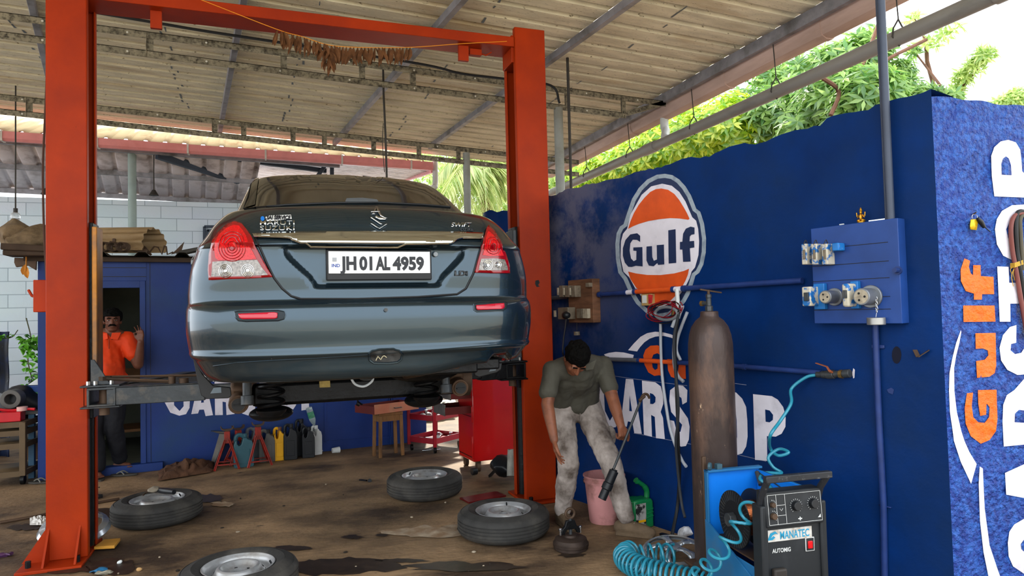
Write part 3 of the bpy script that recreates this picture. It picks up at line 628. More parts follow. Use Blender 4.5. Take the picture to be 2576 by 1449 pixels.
mb = MB(); a = on(1195, 133, 'y', LY0+.15); mb.box(a, (.10, .05, .05)); mb.tube([a+V((.05, 0, 0)), a+V((.09, 0, -.012)), a+V((.14, 0, .02))], .007, 6); mb.cyl(a-V((.05, 0, 0)), a-V((.085, 0, .01)), .012); mb.build('limit_switch', M_red, lift, bevel=.004)
mb = MB(); polyfill(mb, [(1347, 706), (1355, 704), (1358, 711), (1354, 717), (1358, 721), (1350, 722), (1346, 714)], lambda x, y: on(x, y, 'y', LY0-.002)); mb.build('sticker', M_blk, lift, recalc=False)
# carriages and arms
def carriage(s, x, ztop, zarm):
    xi = x; mb = MB(); mb.bx(min(xi-.09*s, xi+.02*s), max(xi-.09*s, xi+.02*s), LY0+.055, LY1-.055, zarm-.15, ztop); mb.build('carriage', M_blk, lift, bevel=.005)
    mb = MB(); mb.bx(min(xi+.02*s, xi+.05*s), max(xi+.02*s, xi+.05*s), LY0+.02, LY0+.19, zarm+.10, ztop-.03); mb.build('guard_plate', M_dgr if s < 0 else M_orpl, lift, bevel=.006)
    # hub box with round pin and open square tube end
    mb = MB(); hx = xi+.10*s; mb.bx(hx-.12, hx+.10, LY0-.11, LY1-.02, zarm-.07, zarm-.058); mb.bx(hx-.12, hx+.10, LY0-.11, LY1-.02, zarm+.062, zarm+.075); mb.bx(hx-.02*s-.1*s-.006, hx-.02*s-.1*s+.006, LY0-.0, LY1-.02, zarm-.07, zarm+.07); mb.build('arm_hub', M_dgr if s > 0 else M_blk, lift, bevel=.004)
    mb = MB(); mb.prism([(-.075, -.057), (.075, -.057), (.075, .060), (-.075, .060)], (hx, LY0-.10, zarm), X3, Z3, V((0, .012, 0)))
    mb = MB()
    for a, b_, c_, d_ in ((-.08, .08, .045, .060), (-.08, .08, -.058, -.045), (-.08, -.065, -.05, .05), (.065, .08, -.05, .05)): mb.bx(hx+a, hx+b_, LY0-.12, LY0+.05, zarm+c_, zarm+d_)
    mb.build('arm_socket', M_dgr if s > 0 else M_blk, lift, bevel=.004)
    mb = MB(); mb.cyl((hx, LY0-.03, zarm-.12), (hx, LY0-.03, zarm+.10), .03, n=20); mb.cyl((hx, LY0-.03, zarm+.10), (hx, LY0-.03, zarm+.125), .045, n=6); mb.build('pivot_pin', M_rust, lift)
    mb = MB()
    for dx in (-.08, -.04, .05): mb.cyl((hx+dx, LY0-.07, zarm+.075), (hx+dx, LY0-.07, zarm+.10), .013, n=6)
    mb.build('bolt', M_chr, lift)
    mb = MB(); mb.prism([(0, 0), (.11*s, 0), (.02*s, .16), (0, .16)], (hx-.07*s, LY0-.06, zarm+.075), X3, Z3, V((0, .012, 0))); mb.build('gusset', M_dgr, lift, bevel=.003)
M_orpl = mat('worn guard plate', '#b8782c', .5, metal=.2, var=.2, stain='#45484b', amt=.46, sscale=2.2)
ZA = 1.03
carriage(1, XL1, on(235, 560, 'y', 5.1).z, ZA); carriage(-1, XR0, on(1292, 570, 'y', 5.1).z, 1.05)
def arm(p0, p1, p2, m, pad=True, outer=.11):
    p0, p1, p2 = V(p0), V(p1), V(p2)
    mb = MB(); mb.beam(p0, p1, .10, outer); mb.beam(p0+V((0, 0, outer/2+.004)), p1+V((0, 0, outer/2+.004)), .115, .008); mb.build('arm', m, lift, bevel=.006)
    mb = MB(); mb.beam(p1-(p1-p0)*.3, p2, .075, .085); mb.build('arm_extension', m, lift, bevel=.005)
    if pad:
        mb = MB(); mb.cyl(p2+V((0, 0, -.06)), p2+V((0, 0, .055)), .035, n=16); mb.build('pad_screw', M_rust, lift)
        mb = MB(); mb.cyl(p2+V((0, 0, .055)), p2+V((0, 0, .10)), .065, n=24); mb.build('lift_pad', M_blk, lift, bevel=.004)
arm((XL1+.13, LY0-.06, ZA), (-.40, LY0-.10, ZA), (-.12, LY0-.10, ZA), M_dgr)
arm((XL1+.10, LY0+.05, ZA), (-.60, 6.0, ZA), (-.30, 6.55, ZA), M_dgr)
arm((XR0-.13, LY0-.06, 1.05), (1.48, LY0-.1, 1.05), (1.14, LY0-.12, 1.05), M_blk)
arm((XR0-.10, LY0+.05, 1.05), (1.45, 6.0, 1.05), (1.25, 6.55, 1.05), M_blk)
# loose bits on the left arm: rods, bolts, knobs
mb = MB(); mb.tube([(XL1+.1, LY0-.02, ZA+.12), (-.35, LY0-.06, ZA+.10)], .009, 6); mb.tube([(XL1+.12, LY0-.07, ZA+.11), (-.62, LY0-.08, ZA+.075)], .012, 6); mb.build('locking_rod', M_rust, lift)
for xx, r_, h_ in ((-.60, .022, .05), (-.53, .03, .035), (-.43, .02, .04), (-.40, .018, .05), (-.35, .012, .03)):
    mb = MB(); mb.cyl((xx, LY0-.11, ZA+.06), (xx, LY0-.11, ZA+.06+h_), r_, n=10); mb.build('bolt', M_rust if r_ > .02 else M_chr, lift, bevel=.003)
mb = MB(); mb.cyl((XR0+.03, LY0+.14, .05), (XR0+.03, LY0+.14, 2.1), .035, n=16); mb.build('hydraulic_cylinder', M_blk, lift)
mb = MB(); mb.cyl((XL1-.03, LY0+.14, .05), (XL1-.03, LY0+.14, 2.1), .035, n=16); mb.build('hydraulic_cylinder', M_blk, lift)
mb = MB(); a = on(112, 705, 'y', 5.2); mb.bx(a.x-.05, XL0+.01, 5.15, 5.24, on(112, 785, 'y', 5.2).z, a.z); mb.tube([a+V((-.02, 0, -.12)), a+V((-.07, 0, -.10)), a+V((-.09, 0, -.06))], .01, 6); mb.build('lock_cover', M_red, lift, bevel=.005)
mb = MB(); mb.tube(catmull([(XL0-.01, 5.1, .0), (XL0+.1, 4.95, .06)], 3), .01, 6)
# ================================================================ CAR
car = thing('sedan_car', 'dark grey sedan raised on the lift, seen from behind, without its rear wheels', 'car', (.5, 3.25, .92))
M_paint = mat('dark grey metallic paint', '#293a44', .27, metal=.8, var=.05, scale=2, coat=.7)
M_seam = mat('black trim', '#0d0e10', .5, var=0)
M_rub = mat('black plastic', '#1b1c1e', .5, var=.15)
CO = V((.5, 3.25, .92))
rows = [ # z, y0, half width, corner depth, exponent, front y
 (.30, .10, .70, .40, 2.6, 4.05), (.285, .03, .76, .42, 2.7, 4.1), (.31, .005, .80, .44, 2.7, 4.13), (.36, -.004, .835, .46, 2.7, 4.15), (.392, -.010, .853, .46, 2.7, 4.15), (.402, -.022, .862, .46, 2.7, 4.15),
 (.418, -.026, .868, .46, 2.7, 4.15), (.428, -.012, .868, .46, 2.7, 4.15), (.46, -.014, .873, .46, 2.7, 4.15), (.52, -.022, .880, .46, 2.7, 4.15), (.58, -.024, .882, .46, 2.7, 4.15), (.62, -.016, .882, .46, 2.7, 4.15), (.642, .000, .88, .46, 2.7, 4.12),
 (.652, .022, .878, .45, 2.7, 4.1), (.660, .040, .876, .43, 2.7, 4.1), (.70, .043, .876, .42, 2.7, 4.08), (.78, .040, .868, .42, 2.8, 4.05), (.86, .040, .852, .42, 2.8, 3.95), (.914, .034, .834, .42, 2.8, 3.85), (.918, .022, .832, .42, 2.8, 3.85), (.935, .026, .824, .42, 2.8, 3.7), (.985, .075, .795, .42, 2.8, 3.5),
 (1.04, .105, .765, .42, 2.7, 3.3), (1.085, .14, .732, .42, 2.6, 3.2), (1.115, .18, .705, .42, 2.5, 3.12), (1.130, .240, .69, .42, 2.4, 3.08), (1.140, .33, .682, .38, 2.3, 3.05), (1.15, .45, .675, .34, 2.2, 3.0), (1.165, .52, .670, .32, 2.2, 2.95),
 (1.25, .70, .650, .32, 2.3, 2.8), (1.35, .90, .625, .32, 2.4, 2.62), (1.44, 1.10, .595, .32, 2.5, 2.45), (1.49, 1.25, .57, .32, 2.5, 2.3), (1.52, 1.42, .52, .32, 2.4, 2.15), (1.54, 1.65, .40, .3, 2.2, 2.05), (1.548, 1.8, .12, .2, 2, 1.95)]
def body_rows():
    out = []
    for i in range(len(rows)-1):
        a, b = rows[i], rows[i+1]; d = math.dist((a[0], a[1], a[2]), (b[0], b[1], b[2])); k = max(1, int(d/.011))
        p0 = rows[max(i-1, 0)]; p3 = rows[min(i+2, len(rows)-1)]
        for j in range(k):
            t = j/k; r = []
            for q in range(6):
                m0 = (b[q]-p0[q])/2; m1 = (p3[q]-a[q])/2
                if .38 < a[0] < .43 or .62 < a[0] < .67: m0 = m1 = b[q]-a[q]
                dd = b[q]-a[q]; lim = 2.0*abs(dd)+1e-4
                m0 = max(-lim, min(lim, m0)); m1 = max(-lim, min(lim, m1))
                if (m0 > 0) != (dd > 0): m0 = 0
                if (m1 > 0) != (dd > 0): m1 = 0
                r.append((2*t**3-3*t*t+1)*a[q]+(t**3-2*t*t+t)*m0+(-2*t**3+3*t*t)*b[q]+(t**3-t*t)*m1)
            out.append(r)
    out.append(list(rows[-1])); return out
BR = body_rows()
NC, NS, NF = 90, 44, 10
def ss(a, b, x): t = max(0, min(1, (x-a)/(b-a))); return t*t*(3-2*t)
def recess(x, z):
    """plate recess in the trunk lid and small pockets in the bumper"""
    e = 0
    hw = .43-.13*ss(.90, .72, z); e += .048*ss(hw+.012, hw-.016, abs(x))*ss(.712, .730, z)*ss(.914, .906, z)
    return e
def arch(y):
    m = .30
    for cy in (.92, 3.33):
        d = abs(y-cy)
        if d < .345: m = max(m, .30+math.sqrt(.345**2-d*d)-.06)
    return m
def hem(x, z, y):
    if z > .40 or y > .5: return 0
    f_ = min(1, (.40-z)/.11); return f_*(.038*ss(.18, .50, x)+.034*ss(.54, .58, x)*ss(.71, .66, x))
def contour(r):
    z, y0, w, d, n, yf = r; pts = []
    for i in range(NC+1):
        th = PI/2*(i/NC)**.92; x = w*math.sin(th)**(2/n) if i else 0; yy = y0+d*(1-max(0, math.cos(th))**(2/n)) if i < NC else y0+d
        yy += recess(x, z); pts.append((x, yy, z))
    for i in range(1, NS+1):
        t = i/NS; yy = y0+d+(yf-.45-y0-d)*t; ww = w+(.012*math.sin(PI*t) if z < 1.1 else 0); zz = z if z > .9 else max(z, min(arch(yy), .9)); pts.append((ww, yy, zz))
    for i in range(1, NF+1):
        th = PI/2*i/NF; pts.append((w*math.cos(th), yf-.45+.45*math.sin(th), z))
    return pts
vs = []; cols = None
for r in BR:
    h_ = contour(r); full = [(-x, y, z) for x, y, z in h_[::-1]][:-1]+h_; full = [(x, y, z+hem(x, z, y)) for x, y, z in full]; cols = len(full); vs += [CO+V(p) for p in full]
fs = [(i*cols+j, i*cols+j+1, (i+1)*cols+j+1, (i+1)*cols+j) for i in range(len(BR)-1) for j in range(cols-1)]
mb = MB(); mb.add(vs, fs); body = mb.build('body_shell', M_paint, car, ang=75, weld=.0002)
CB = BVHTree.FromPolygons([tuple(p) for p in vs], fs)
def oncar(x, y, off=.004):
    d = ray(x, y).normalized(); h = CB.ray_cast(CAM, d, 20)
    if h[0] is None:
        return None
    n = h[1]; n = n if n.dot(d) < 0 else -n; return h[0]+n*off
def carfn(off):
    last = [None]
    def f(x, y):
        for k in range(0, 60):
            xx = x+(CX-500-x)*k*.004; yy = y+(690-y)*k*.004; p = oncar(xx, yy, off)
            if p is not None: return p
        return CO
    return f
def patch(name, poly, m, off=.004, step=7, parent=None, thick=0, label=None):
    mb = MB(); polyfill(mb, poly, carfn(off), step); o = mb.build(name, m, parent or car, recalc=True)
    if thick: x = o.modifiers.new('solid', 'SOLIDIFY'); x.thickness = thick; x.offset = 0
    if label: o['label'] = label
    return o
def cartube(name, pts, r, m, off=.001, parent=None, n=6, k=4):
    f = carfn(off); q = []
    for a, b in zip(pts, pts[1:]):
        for j in range(k): q.append(f(a[0]+(b[0]-a[0])*j/k, a[1]+(b[1]-a[1])*j/k))
    q.append(f(*pts[-1])); mb = MB(); mb.tube(q, r, n); return mb.build(name, m, parent or car)
# glass
M_glass = mat('tinted car glass', '#17130f', .05, var=.1, coat=1, spec=.7)
M_frit = mat('black glass border', '#08080a', .12, var=0, coat=.6)
patch('rear_window', [(616,526),(628,500),(636,470),(650,452),(700,446),(800,441),(900,442),(980,449),(1040,459),(1075,474),(1105,496),(1132,521),(1060,515),(950,510),(840,511),(720,516)], M_glass, .005, 12)
patch('window_border', [(616,526),(628,500),(634,470),(640,450),(652,449),(648,480),(643,518)], M_frit, .009, 8)
cartube('window_seal', [(616,527),(720,517),(840,512),(950,511),(1060,516),(1132,522)], .006, M_seam, .004)
cartube('window_seal', [(614,526),(624,498),(632,466),(645,449)], .004, M_seam, .004)
patch('high_brake_light', [(868,512),(872,503),(912,502),(948,506),(952,512)], mat('grey lamp housing', '#5d656b', .3), .011, 6)
# trunk lid seams
M_sil = mat('satin silver', '#6f7375', .4, metal=.6)
M_chrome = mat('chrome trim', '#c4c8c8', .08, metal=1, var=0)
cartube('trunk_seam', [(640,594),(655,626),(672,664),(690,700),(710,726),(733,745),(757,752),(900,752),(1050,747),(1150,740),(1172,726),(1190,690),(1203,650),(1215,606)], .006, M_seam, .0, k=8)
patch('chrome_garnish', [(636,593),(700,589),(800,587),(930,586),(1060,586),(1150,587),(1214,590),(1213,603),(1160,603),(1148,606),(1132,614),(1060,615),(940,615),(830,614),(758,613),(740,606),(725,602),(680,600),(641,600)], M_chrome, .010, 5, thick=.008)
cartube('chrome_edge', [(641,600),(680,601),(725,603),(741,607),(758,614),(830,615),(940,616),(1060,616),(1132,615),(1148,607),(1160,604),(1213,604)], .0045, M_chrome, .014, k=6)
# tail lights
M_redl = mat('red lamp lens', '#7d0008', .15, var=.1, coat=.6, scale=30)
M_redl2 = mat('red lamp reflector', '#b8040e', .25, var=.45, scale=160, coat=.4)
M_clear = mat('clear lamp lens', '#77716b', .2, metal=.3, var=.5, scale=90, coat=.6)
M_amber = mat('amber bulb', '#a5713a', .2)
def tail(outer, lens, clear, rings, lab):
    t = patch('tail_light', outer, M_redl, .010, 7, thick=.012, label=lab)
    patch('red_reflector', lens, M_redl2, .018, 6, t, label='dotted bright red upper lens'); patch('clear_lens', clear, M_clear, .018, 6, t, label='clear lower lens')
    f = carfn(.020)
    for cx, cy, radii, mm in rings:
        mb = MB()
        for rr in radii:
            q = [f(cx+rr*math.cos(2*PI*k/28)*.95, cy+rr*math.sin(2*PI*k/28)) for k in range(28)]; mb.tube(q+[q[0]], .0016, 5, caps=False)
        mb.build('lens_ring', mm, t)
        mb = MB(); polyfill(mb, arcpts(cx, cy, radii[0]*.7, radii[0]*.7, 0, 345, 12), carfn(.021)); mb.build('bulb', M_amber if mm is M_clear and cx < 585 or cx > 1250 else mm, t, recalc=False)
tail([(594,561),(612,567),(624,584),(634,600),(660,650),(687,697),(640,700),(580,702),(531,705),(529,680),(532,640),(540,608),(555,588),(575,569)],
     [(592,572),(606,574),(616,590),(630,616),(648,652),(620,655),(555,656),(548,650),(545,620),(555,598),(575,580)],
     [(541,660),(590,657),(650,655),(662,675),(676,692),(600,695),(538,696)],
     [(589, 625, [7, 13, 20, 27, 34], M_redl), (573, 683, [4, 8, 12, 16], M_chrome), (627, 682, [4, 8, 12, 16], M_chrome)], 'left tail light')
tail([(1222,575),(1226,570),(1240,584),(1256,610),(1268,640),(1277,668),(1278,688),(1240,688),(1192,686),(1200,655),(1210,620),(1218,592)],
     [(1224,586),(1238,598),(1252,620),(1262,644),(1225,645),(1210,642),(1215,620)],
     [(1206,652),(1240,651),(1264,654),(1271,672),(1272,681),(1235,681),(1200,680),(1203,664)],
     [(1222, 668, [4, 8, 12], M_chrome), (1248, 667, [4, 7], M_chrome), (1236, 622, [6, 12, 18], M_redl)], 'right tail light')
# bumper details
M_refl = mat('red side reflector', '#a81229', .2, var=.15, coat=.6)
def refl(pk, rd):
    p = patch('bumper_pocket', pk, mat('pocket paint', '#1d2428', .4, metal=.4, var=0), .0015, 6); patch('reflector', rd, M_refl, .006, 5, p, thick=.006, label='red reflector')
    cartube('pocket_rim', pk+[pk[0]], .003, M_paint, .001, p, k=2)
refl([(590,785),(600,783),(700,781),(716,784),(719,792),(714,803),(700,807),(620,809),(600,807),(592,798)], [(601,790),(690,786),(699,788),(698,800),(690,802),(612,803),(604,800)])
refl([(1191,765),(1200,762),(1270,759),(1276,762),(1273,775),(1266,782),(1200,785),(1192,780)], [(1196,769),(1266,764),(1267,774),(1262,778),(1200,780),(1197,777)])
slot = patch('lamp_opening', [(928,889),(936,882),(960,880),(990,879),(1004,882),(1012,890),(1009,904),(1000,911),(975,914),(940,913),(930,906)], mat('dirty lamp cavity', '#3c3c3a', .7, var=.6, scale=60, stain='#12100e', amt=.5, sscale=30), .002, 5)
cartube('opening_rim', [(928,889),(936,882),(960,880),(990,879),(1004,882),(1012,890),(1009,904),(1000,911),(975,914),(940,913),(930,906),(928,889)], .006, M_paint, .003, slot, k=3)
cartube('loose_wire', [(945,906),(950,895),(957,904),(964,892),(972,898)], .0022, mat('dirty cream wire', '#a39a7e', .6), .008, slot, k=3)
p = carfn(.004)(970, 780); mb = MB(); mb.cyl(p, p+V((0, -.006, 0)), .009, n=16); mb.build('parking_sensor', M_dgr, car)
cartube('bumper_crease', [(536,921),(600,912),(700,906),(800,901),(960,890),(1100,879),(1200,871),(1288,864)], .0025, M_paint, .0, k=10)
mb = MB(); mb.bx(-.62, .62, .06, .08, .275, .30)
# number plate
py_ = carfn(0)(950, 665).y-.035
A = on(820, 627, 'y', py_); Bq = on(1087, 704, 'y', py_)
mb = MB(); mb.box(((A.x+Bq.x)/2, py_+.012, (A.z+Bq.z)/2), (Bq.x-A.x, .022, A.z-Bq.z)); np_ = mb.build('number_plate', M_rub, car, bevel=.006)
a2, b2 = on(826, 632, 'y', py_), on(1082, 687, 'y', py_)
mb = MB(); mb.box(((a2.x+b2.x)/2, py_-.001, (a2.z+b2.z)/2), (b2.x-a2.x, .004, a2.z-b2.z)); mb.build('plate_face', mat('plate white', '#e6e6e4', .3, var=.02), np_, bevel=.001)
M_ink = mat('plate black ink', '#1b1d22', .4, var=0); M_inkb = mat('plate blue ink', '#1d3a86', .4, var=0)
pf = lambda px, py: on(px, py, 'y', py_-.0045)
hh = (pf(860, 646)-pf(860, 679)).z
for s_, x0, x1 in (('JH', 856, 897), ('01', 904, 937), ('AL', 945, 982), ('4959', 988, 1067)):
    o_ = pf(x0, 678); xw = (pf(x1, 678)-o_).x; t_ = text(s_, 'plate_number', hh/.72, o_, X3, Z3, M_ink, np_, bold=.004, thick=.0006)
    xs = [q.co.x for q in t_.data.vertices]; k0, k1 = min(xs), max(xs); ox = (ROOT[np_.name].inverted() @ o_).x
    for q in t_.data.vertices: q.co.x = ox+(q.co.x-k0)*xw/(k1-k0)
text('IND', 'plate_country', .022, pf(834, 672), X3, Z3, M_inkb, np_, bold=.0006)
a3, b3 = pf(836, 648), pf(847, 658); mb = MB(); mb.bx(a3.x, b3.x, a3.y-.001, a3.y+.001, b3.z, a3.z); mb.build('hologram', mat('grey hologram', '#8e9194', .3), np_)
# badges: text laid on the shell
def badge(txt, name, px0, py0, px1, py1, m, bold=.0, off=.004, spacing=1.0, italic=0):
    w_ = [1]
    cu = bpy.data.curves.new('t', 'FONT'); cu.body = txt; cu.size = 1; cu.space_character = spacing; cu.offset = bold; cu.shear = italic; t = link(bpy.data.objects.new('t', cu)); dg = bpy.context.evaluated_depsgraph_get(); dg.update()
    me = bpy.data.meshes.new_from_object(t.evaluated_get(dg)); bpy.data.objects.remove(t)
    xs = [q.co.x for q in me.vertices]; ys = [q.co.y for q in me.vertices]; f = carfn(off); M = ROOT[car.name].inverted()
    x0, x1, y0, y1 = min(xs), max(xs), min(ys), max(ys)
    for q in me.vertices:
        u = (q.co.x-x0)/(x1-x0); v = (q.co.y-y0)/(y1-y0); q.co = M @ f(px0+(px1-px0)*u, py0+(py1-py0)*(1-v))
    me.materials.append(m); o = link(bpy.data.objects.new(name, me)); o.parent = car; ROOT[o.name] = ROOT[car.name]; x = o.modifiers.new('solid', 'SOLIDIFY'); x.thickness = .003; x.offset = 0; return o
badge('MARUTI', 'maker_badge', 655, 556, 741, 567, M_chrome, .008, spacing=1.1); badge('SUZUKI', 'maker_badge', 655, 569, 741, 581, M_chrome, .008, spacing=1.1)
badge('SWIFT', 'model_badge', 1134, 561, 1186, 572, M_chrome, .02, italic=.2); badge('DZIRE', 'model_badge', 1158, 575, 1190, 582, M_dgr, .02)
badge('LDi', 'model_badge', 1143, 681, 1176, 694, M_dgr, .04)
patch('dealer_sticker', [(668,547),(674,543),(700,542),(732,541),(734,551),(700,555),(672,557)], mat('sticker white', '#d8d8d2', .5), .002, 6); badge('SAI SERVICE', 'dealer_lettering', 671, 544, 732, 554, M_ink, .03, .005, italic=.2)
patch('sticker_dot', arcpts(661, 551, 5, 6, 0, 340, 12), mat('sticker blue', '#1668b8', .4), .003, 5)
for pl_ in ([(930,563),(938,566),(955,578),(959,575),(971,565),(974,566),(953,577),(946,574)], [(930,549),(934,549),(961,566),(957,567)], [(943,549),(946,545),(951,548),(972,553),(968,555),(955,555)]):
    patch('maker_emblem', pl_, M_chrome, .007, 4, thick=.006)
for pl_ in ([(944,520),(949,520),(958,541),(966,548),(974,551),(968,551),(957,546),(950,536)], [(945,521),(948,523),(941,539),(944,541),(935,541),(938,539)], [(933,534),(955,533),(955,535),(933,536)]):
    patch('letter_emblem', pl_, M_chr, .006, 4, thick=.004)
patch('bumper_scratch', [(681,901),(684,899),(686,901),(683,904)], M_dgr, .002, 4)
p = carfn(.006)(1094, 640); mb = MB(); mb.cyl(p+V((0, .02, 0)), p+V((0, -.012, 0)), .013, n=20); mb.build('trunk_lock', M_sil, car, bevel=.002)
# mirror, side windows, door handles
M_mir = mat('black mirror housing', '#141517', .25, var=.1, coat=.5)
for s in (-1, 1):
    mb = MB(); c_ = CO+V((s*.965, 2.62, 1.03)); mb.ball(c_, (.115, .085, .082), 24, 14); o = mb.build('door_mirror', M_mir, car); 
    mb = MB(); mb.ball(c_+V((0, -.066, 0)), (.092, .022, .062), 20, 10); mb.build('mirror_glass', mat('mirror glass', '#c9ced2', .03, metal=1, var=0), o)
    mb = MB(); mb.beam(CO+V((s*.80, 2.66, 1.0)), CO+V((s*.90, 2.64, 1.0)), .06, .04); mb.build('mirror_arm', M_mir, o)
    for y0, y1 in ((1.18, 1.85), (1.95, 2.62)):
        mb = MB()
        def sw(u, v):
            y = y0+(y1-y0)*u; z = 1.20+.24*v; y2 = y+(.12*v*(1-u) if y0 < 1.5 else -.14*v*u); h = CB.ray_cast(CO+V((s*2, y2, z)), V((-s, 0, 0))); return (h[0] if h[0] is not None else CO+V((s*.6, y2, z)))+V((s*.006, 0, 0))
        mb.grid(sw, 10, 6); mb.build('side_window', M_glass, car)
    mb = MB(); mb.tube([CO+V((s*.885, 1.25, .90)), CO+V((s*.91, 1.33, .905)), CO+V((s*.885, 1.42, .90))], .012, 8); mb.build('door_handle', M_paint, car)
# mud flaps behind the missing wheels
def flap(poly, Y, lab, mk):
    mb = MB(); mb.prism([(on(x, y, 'y', Y).x, on(x, y, 'y', Y).z) for x, y in poly], (0, Y, 0), X3, Z3, V((0, .02, 0))); o = mb.build('mud_flap', M_rub, car, bevel=.006)
    mb = MB(); polyfill(mb, mk, lambda x, y: on(x, y, 'y', Y-.003)); mb.build('flap_mark', mat('flap mark', '#5b666e', .5), o, recalc=False)
flap([(484,895),(490,905),(510,942),(536,970),(580,975),(582,996),(575,1002),(520,1004),(506,995),(497,960)], 3.80, '', [(537,976),(556,974),(557,988),(529,990)])
flap([(1190,922),(1264,912),(1262,930),(1250,938),(1205,950),(1194,945)], 3.80, '', [(1235,925),(1250,920),(1247,932),(1230,935)])
# underside: floor pan, rear axle beam, springs, dampers, fuel tank, exhaust
pan = MB(); pan.bx(-.15, 1.15, 3.45, 7.2, 1.20, 1.26); pan.bx(-.02, 1.02, 3.42, 3.6, 1.19, 1.32); pan.build('floor_pan', M_blk, car, bevel=.01)
ax = MB(); ax.beam((-.10, 4.22, 1.06), (1.10, 4.22, 1.06), .09, .13); ax.build('rear_axle', M_blk, car, bevel=.02)
for s, pxs, pys in ((-1, 600, 1018), (1, 1158, 976)):
    sx = -.14 if s < 0 else 1.13
    mb = MB(); h0 = on(pxs, pys, 'y', 3.95); mb.cyl(h0, h0+V((0, .16, .02)), .052, n=20); mb.cyl(h0+V((0, -.01, 0)), h0+V((0, .01, 0)), .040, n=20); o = mb.build('axle_stub', M_rust, car, bevel=.004)
    mb = MB(); mb.lathe([(.034, 0), (.034, -.012), (.0, -.012)], h0, (0, 1, 0), 18); mb.build('stub_bore', M_seam, o)
    mb = MB(); mb.box(h0+V((0, .006, 0))+V((0, -.024, 0)), (.05, .008, .008)); mb.build('bush_slot', M_blk, o)
    mb = MB(); mb.beam(h0+V((0, .08, .03)), h0+V((0, .35, .16)), .09, .12); mb.build('trailing_arm', M_rust, car, bevel=.02)
    cx_s = on(682 if s < 0 else 1072, 985 if s < 0 else 955, 'y', 4.05); 
    mb = MB(); q = [cx_s+V((.065*math.cos(a), .065*math.sin(a), -.11+.245*a/(2*PI*4.5))) for a in [i*2*PI/20 for i in range(90)]]; mb.tube(q, .011, 8); mb.build('coil_spring', M_blk, car)
    mb = MB(); mb.lathe([(.0, -.13), (.055, -.135), (.078, -.115), (.082, -.10), (.0, -.10)], cx_s, n=24); mb.ball(cx_s+V((0, .08, -.13)), (.12, .1, .045), 16, 10); mb.build('spring_seat', M_blk, car)
    dd = on(622 if s < 0 else 1123, 1015 if s < 0 else 985, 'y', 3.92); mb = MB(); mb.cyl(dd, dd+V((0, .05, .30)), .024, n=14); mb.cyl(dd+V((0, 0, -.01)), dd+V((0, .01, .04)), .034, n=14); mb.build('damper', M_dgr, car, bevel=.003)
    bd = MB(); bd.cyl((sx-.02, 4.2, 1.09), (sx+.05*s, 4.2, 1.09), .11, n=28); bd.build('brake_backplate', M_rust, car)
mb = MB(); mb.tube(catmull([on(1020, 940, 'y', 3.75), on(1070, 930, 'y', 3.6), on(1110, 915, 'y', 3.48), on(1148, 913, 'y', 3.36)], 6), .030, 16, caps=False); t_ = mb.build('tail_pipe', M_rust, car, solid=.003)
e_ = on(1146, 913, 'y', 3.40); mb = MB(); mb.cyl(e_, e_+V((0, .01, 0)), .027); mb.build('pipe_bore', M_seam, t_)
mb = MB(); mb.ball((.86, 4.0, 1.17), (.22, .16, .07), 24, 12); mb.build('silencer', M_blk, car)
mb = MB(); mb.tube(catmull([on(880, 945, 'y', 3.5), on(893, 966, 'y', 3.5), on(915, 972, 'y', 3.5), on(935, 960, 'y', 3.5), on(940, 945, 'y', 3.5)], 6), .006, 8); mb.build('hanging_hose', mat('pale hose', '#aeb4b8', .4), car)
mb = MB(); polyfill(mb, [(803,958),(830,957),(831,974),(804,975)], lambda x, y: on(x, y, 'y', 4.165)); mb.build('label_plate', mat('yellowed label', '#a08a4a', .6, var=.3, scale=30), car, recalc=False)
mb = MB(); mb.tube([on(900, 975, 'y', 4.3), on(900, 1012, 'y', 4.3), on(912, 1018, 'y', 4.3)], .006, 6); mb.cyl(on(898, 1014, 'y', 4.3), on(905, 1018, 'y', 4.3), .014); mb.build('hanging_cable', M_blk, car)
mb = MB(); mb.ball(on(922, 948, 'y', 3.5), (.04, .04, .02), 12, 8); mb.build('drain_plug', M_dgr, car)
# ================================================================ BLUE CABIN
S0 = on(95, 1213, 'z', 0); S1 = on(1023, 1114, 'z', 0); SD = (S1-S0).normalized(); SN = V((SD.y, -SD.x, 0)); SYAW = math.atan2(SD.y, SD.x)
def sh(px, py, off=.004): return onp(px, py, S0, SN)+SN*off
def sp(s, z, d=0): return S0+SD*s+Z3*z-SN*d          # d goes into the cabin
M_cab = mat('blue cabin paint', '#05296a', .5, var=.2, scale=2, stain='#12345e', amt=.38, sscale=1.5, stain2='#0d2450', amt2=.3, s2=6, bump=.15)
M_cabt = mat('blue frame paint', '#112f6c', .5, var=.15, scale=4)
M_in = mat('dim cabin lining', '#55584c', .8, var=.3, scale=2)
cab = thing('steel_cabin', 'dark blue steel cabin with open doorway and white lettering at the back', 'cabin', tuple(S0))
SW = 3.85; SH = 2.12; DX0, DX1, DZ0, DZ1 = .12, .86, .08, 1.84
def panel(name, s0, s1, z0, z1, m, d0=0, d1=.03, bevel=.002):
    mb = MB(); a, b = sp(s0, z0, d0), sp(s1, z1, d1); c_ = (a+b)/2; mb.box(c_, (s1-s0, abs(d1-d0), z1-z0), Matrix.Rotation(SYAW, 3, 'Z')); return mb.build(name, m, cab, bevel=bevel)
panel('corner_post', 0, DX0, 0, SH, M_cab); panel('door_header', DX0, DX1+.06, DZ1+.07, SH, M_cabt, -.004)
for z in (1.95, 2.04): panel('header_seam', DX0, DX1+.06, z, z+.006, M_seam, -.006, -.003, 0)
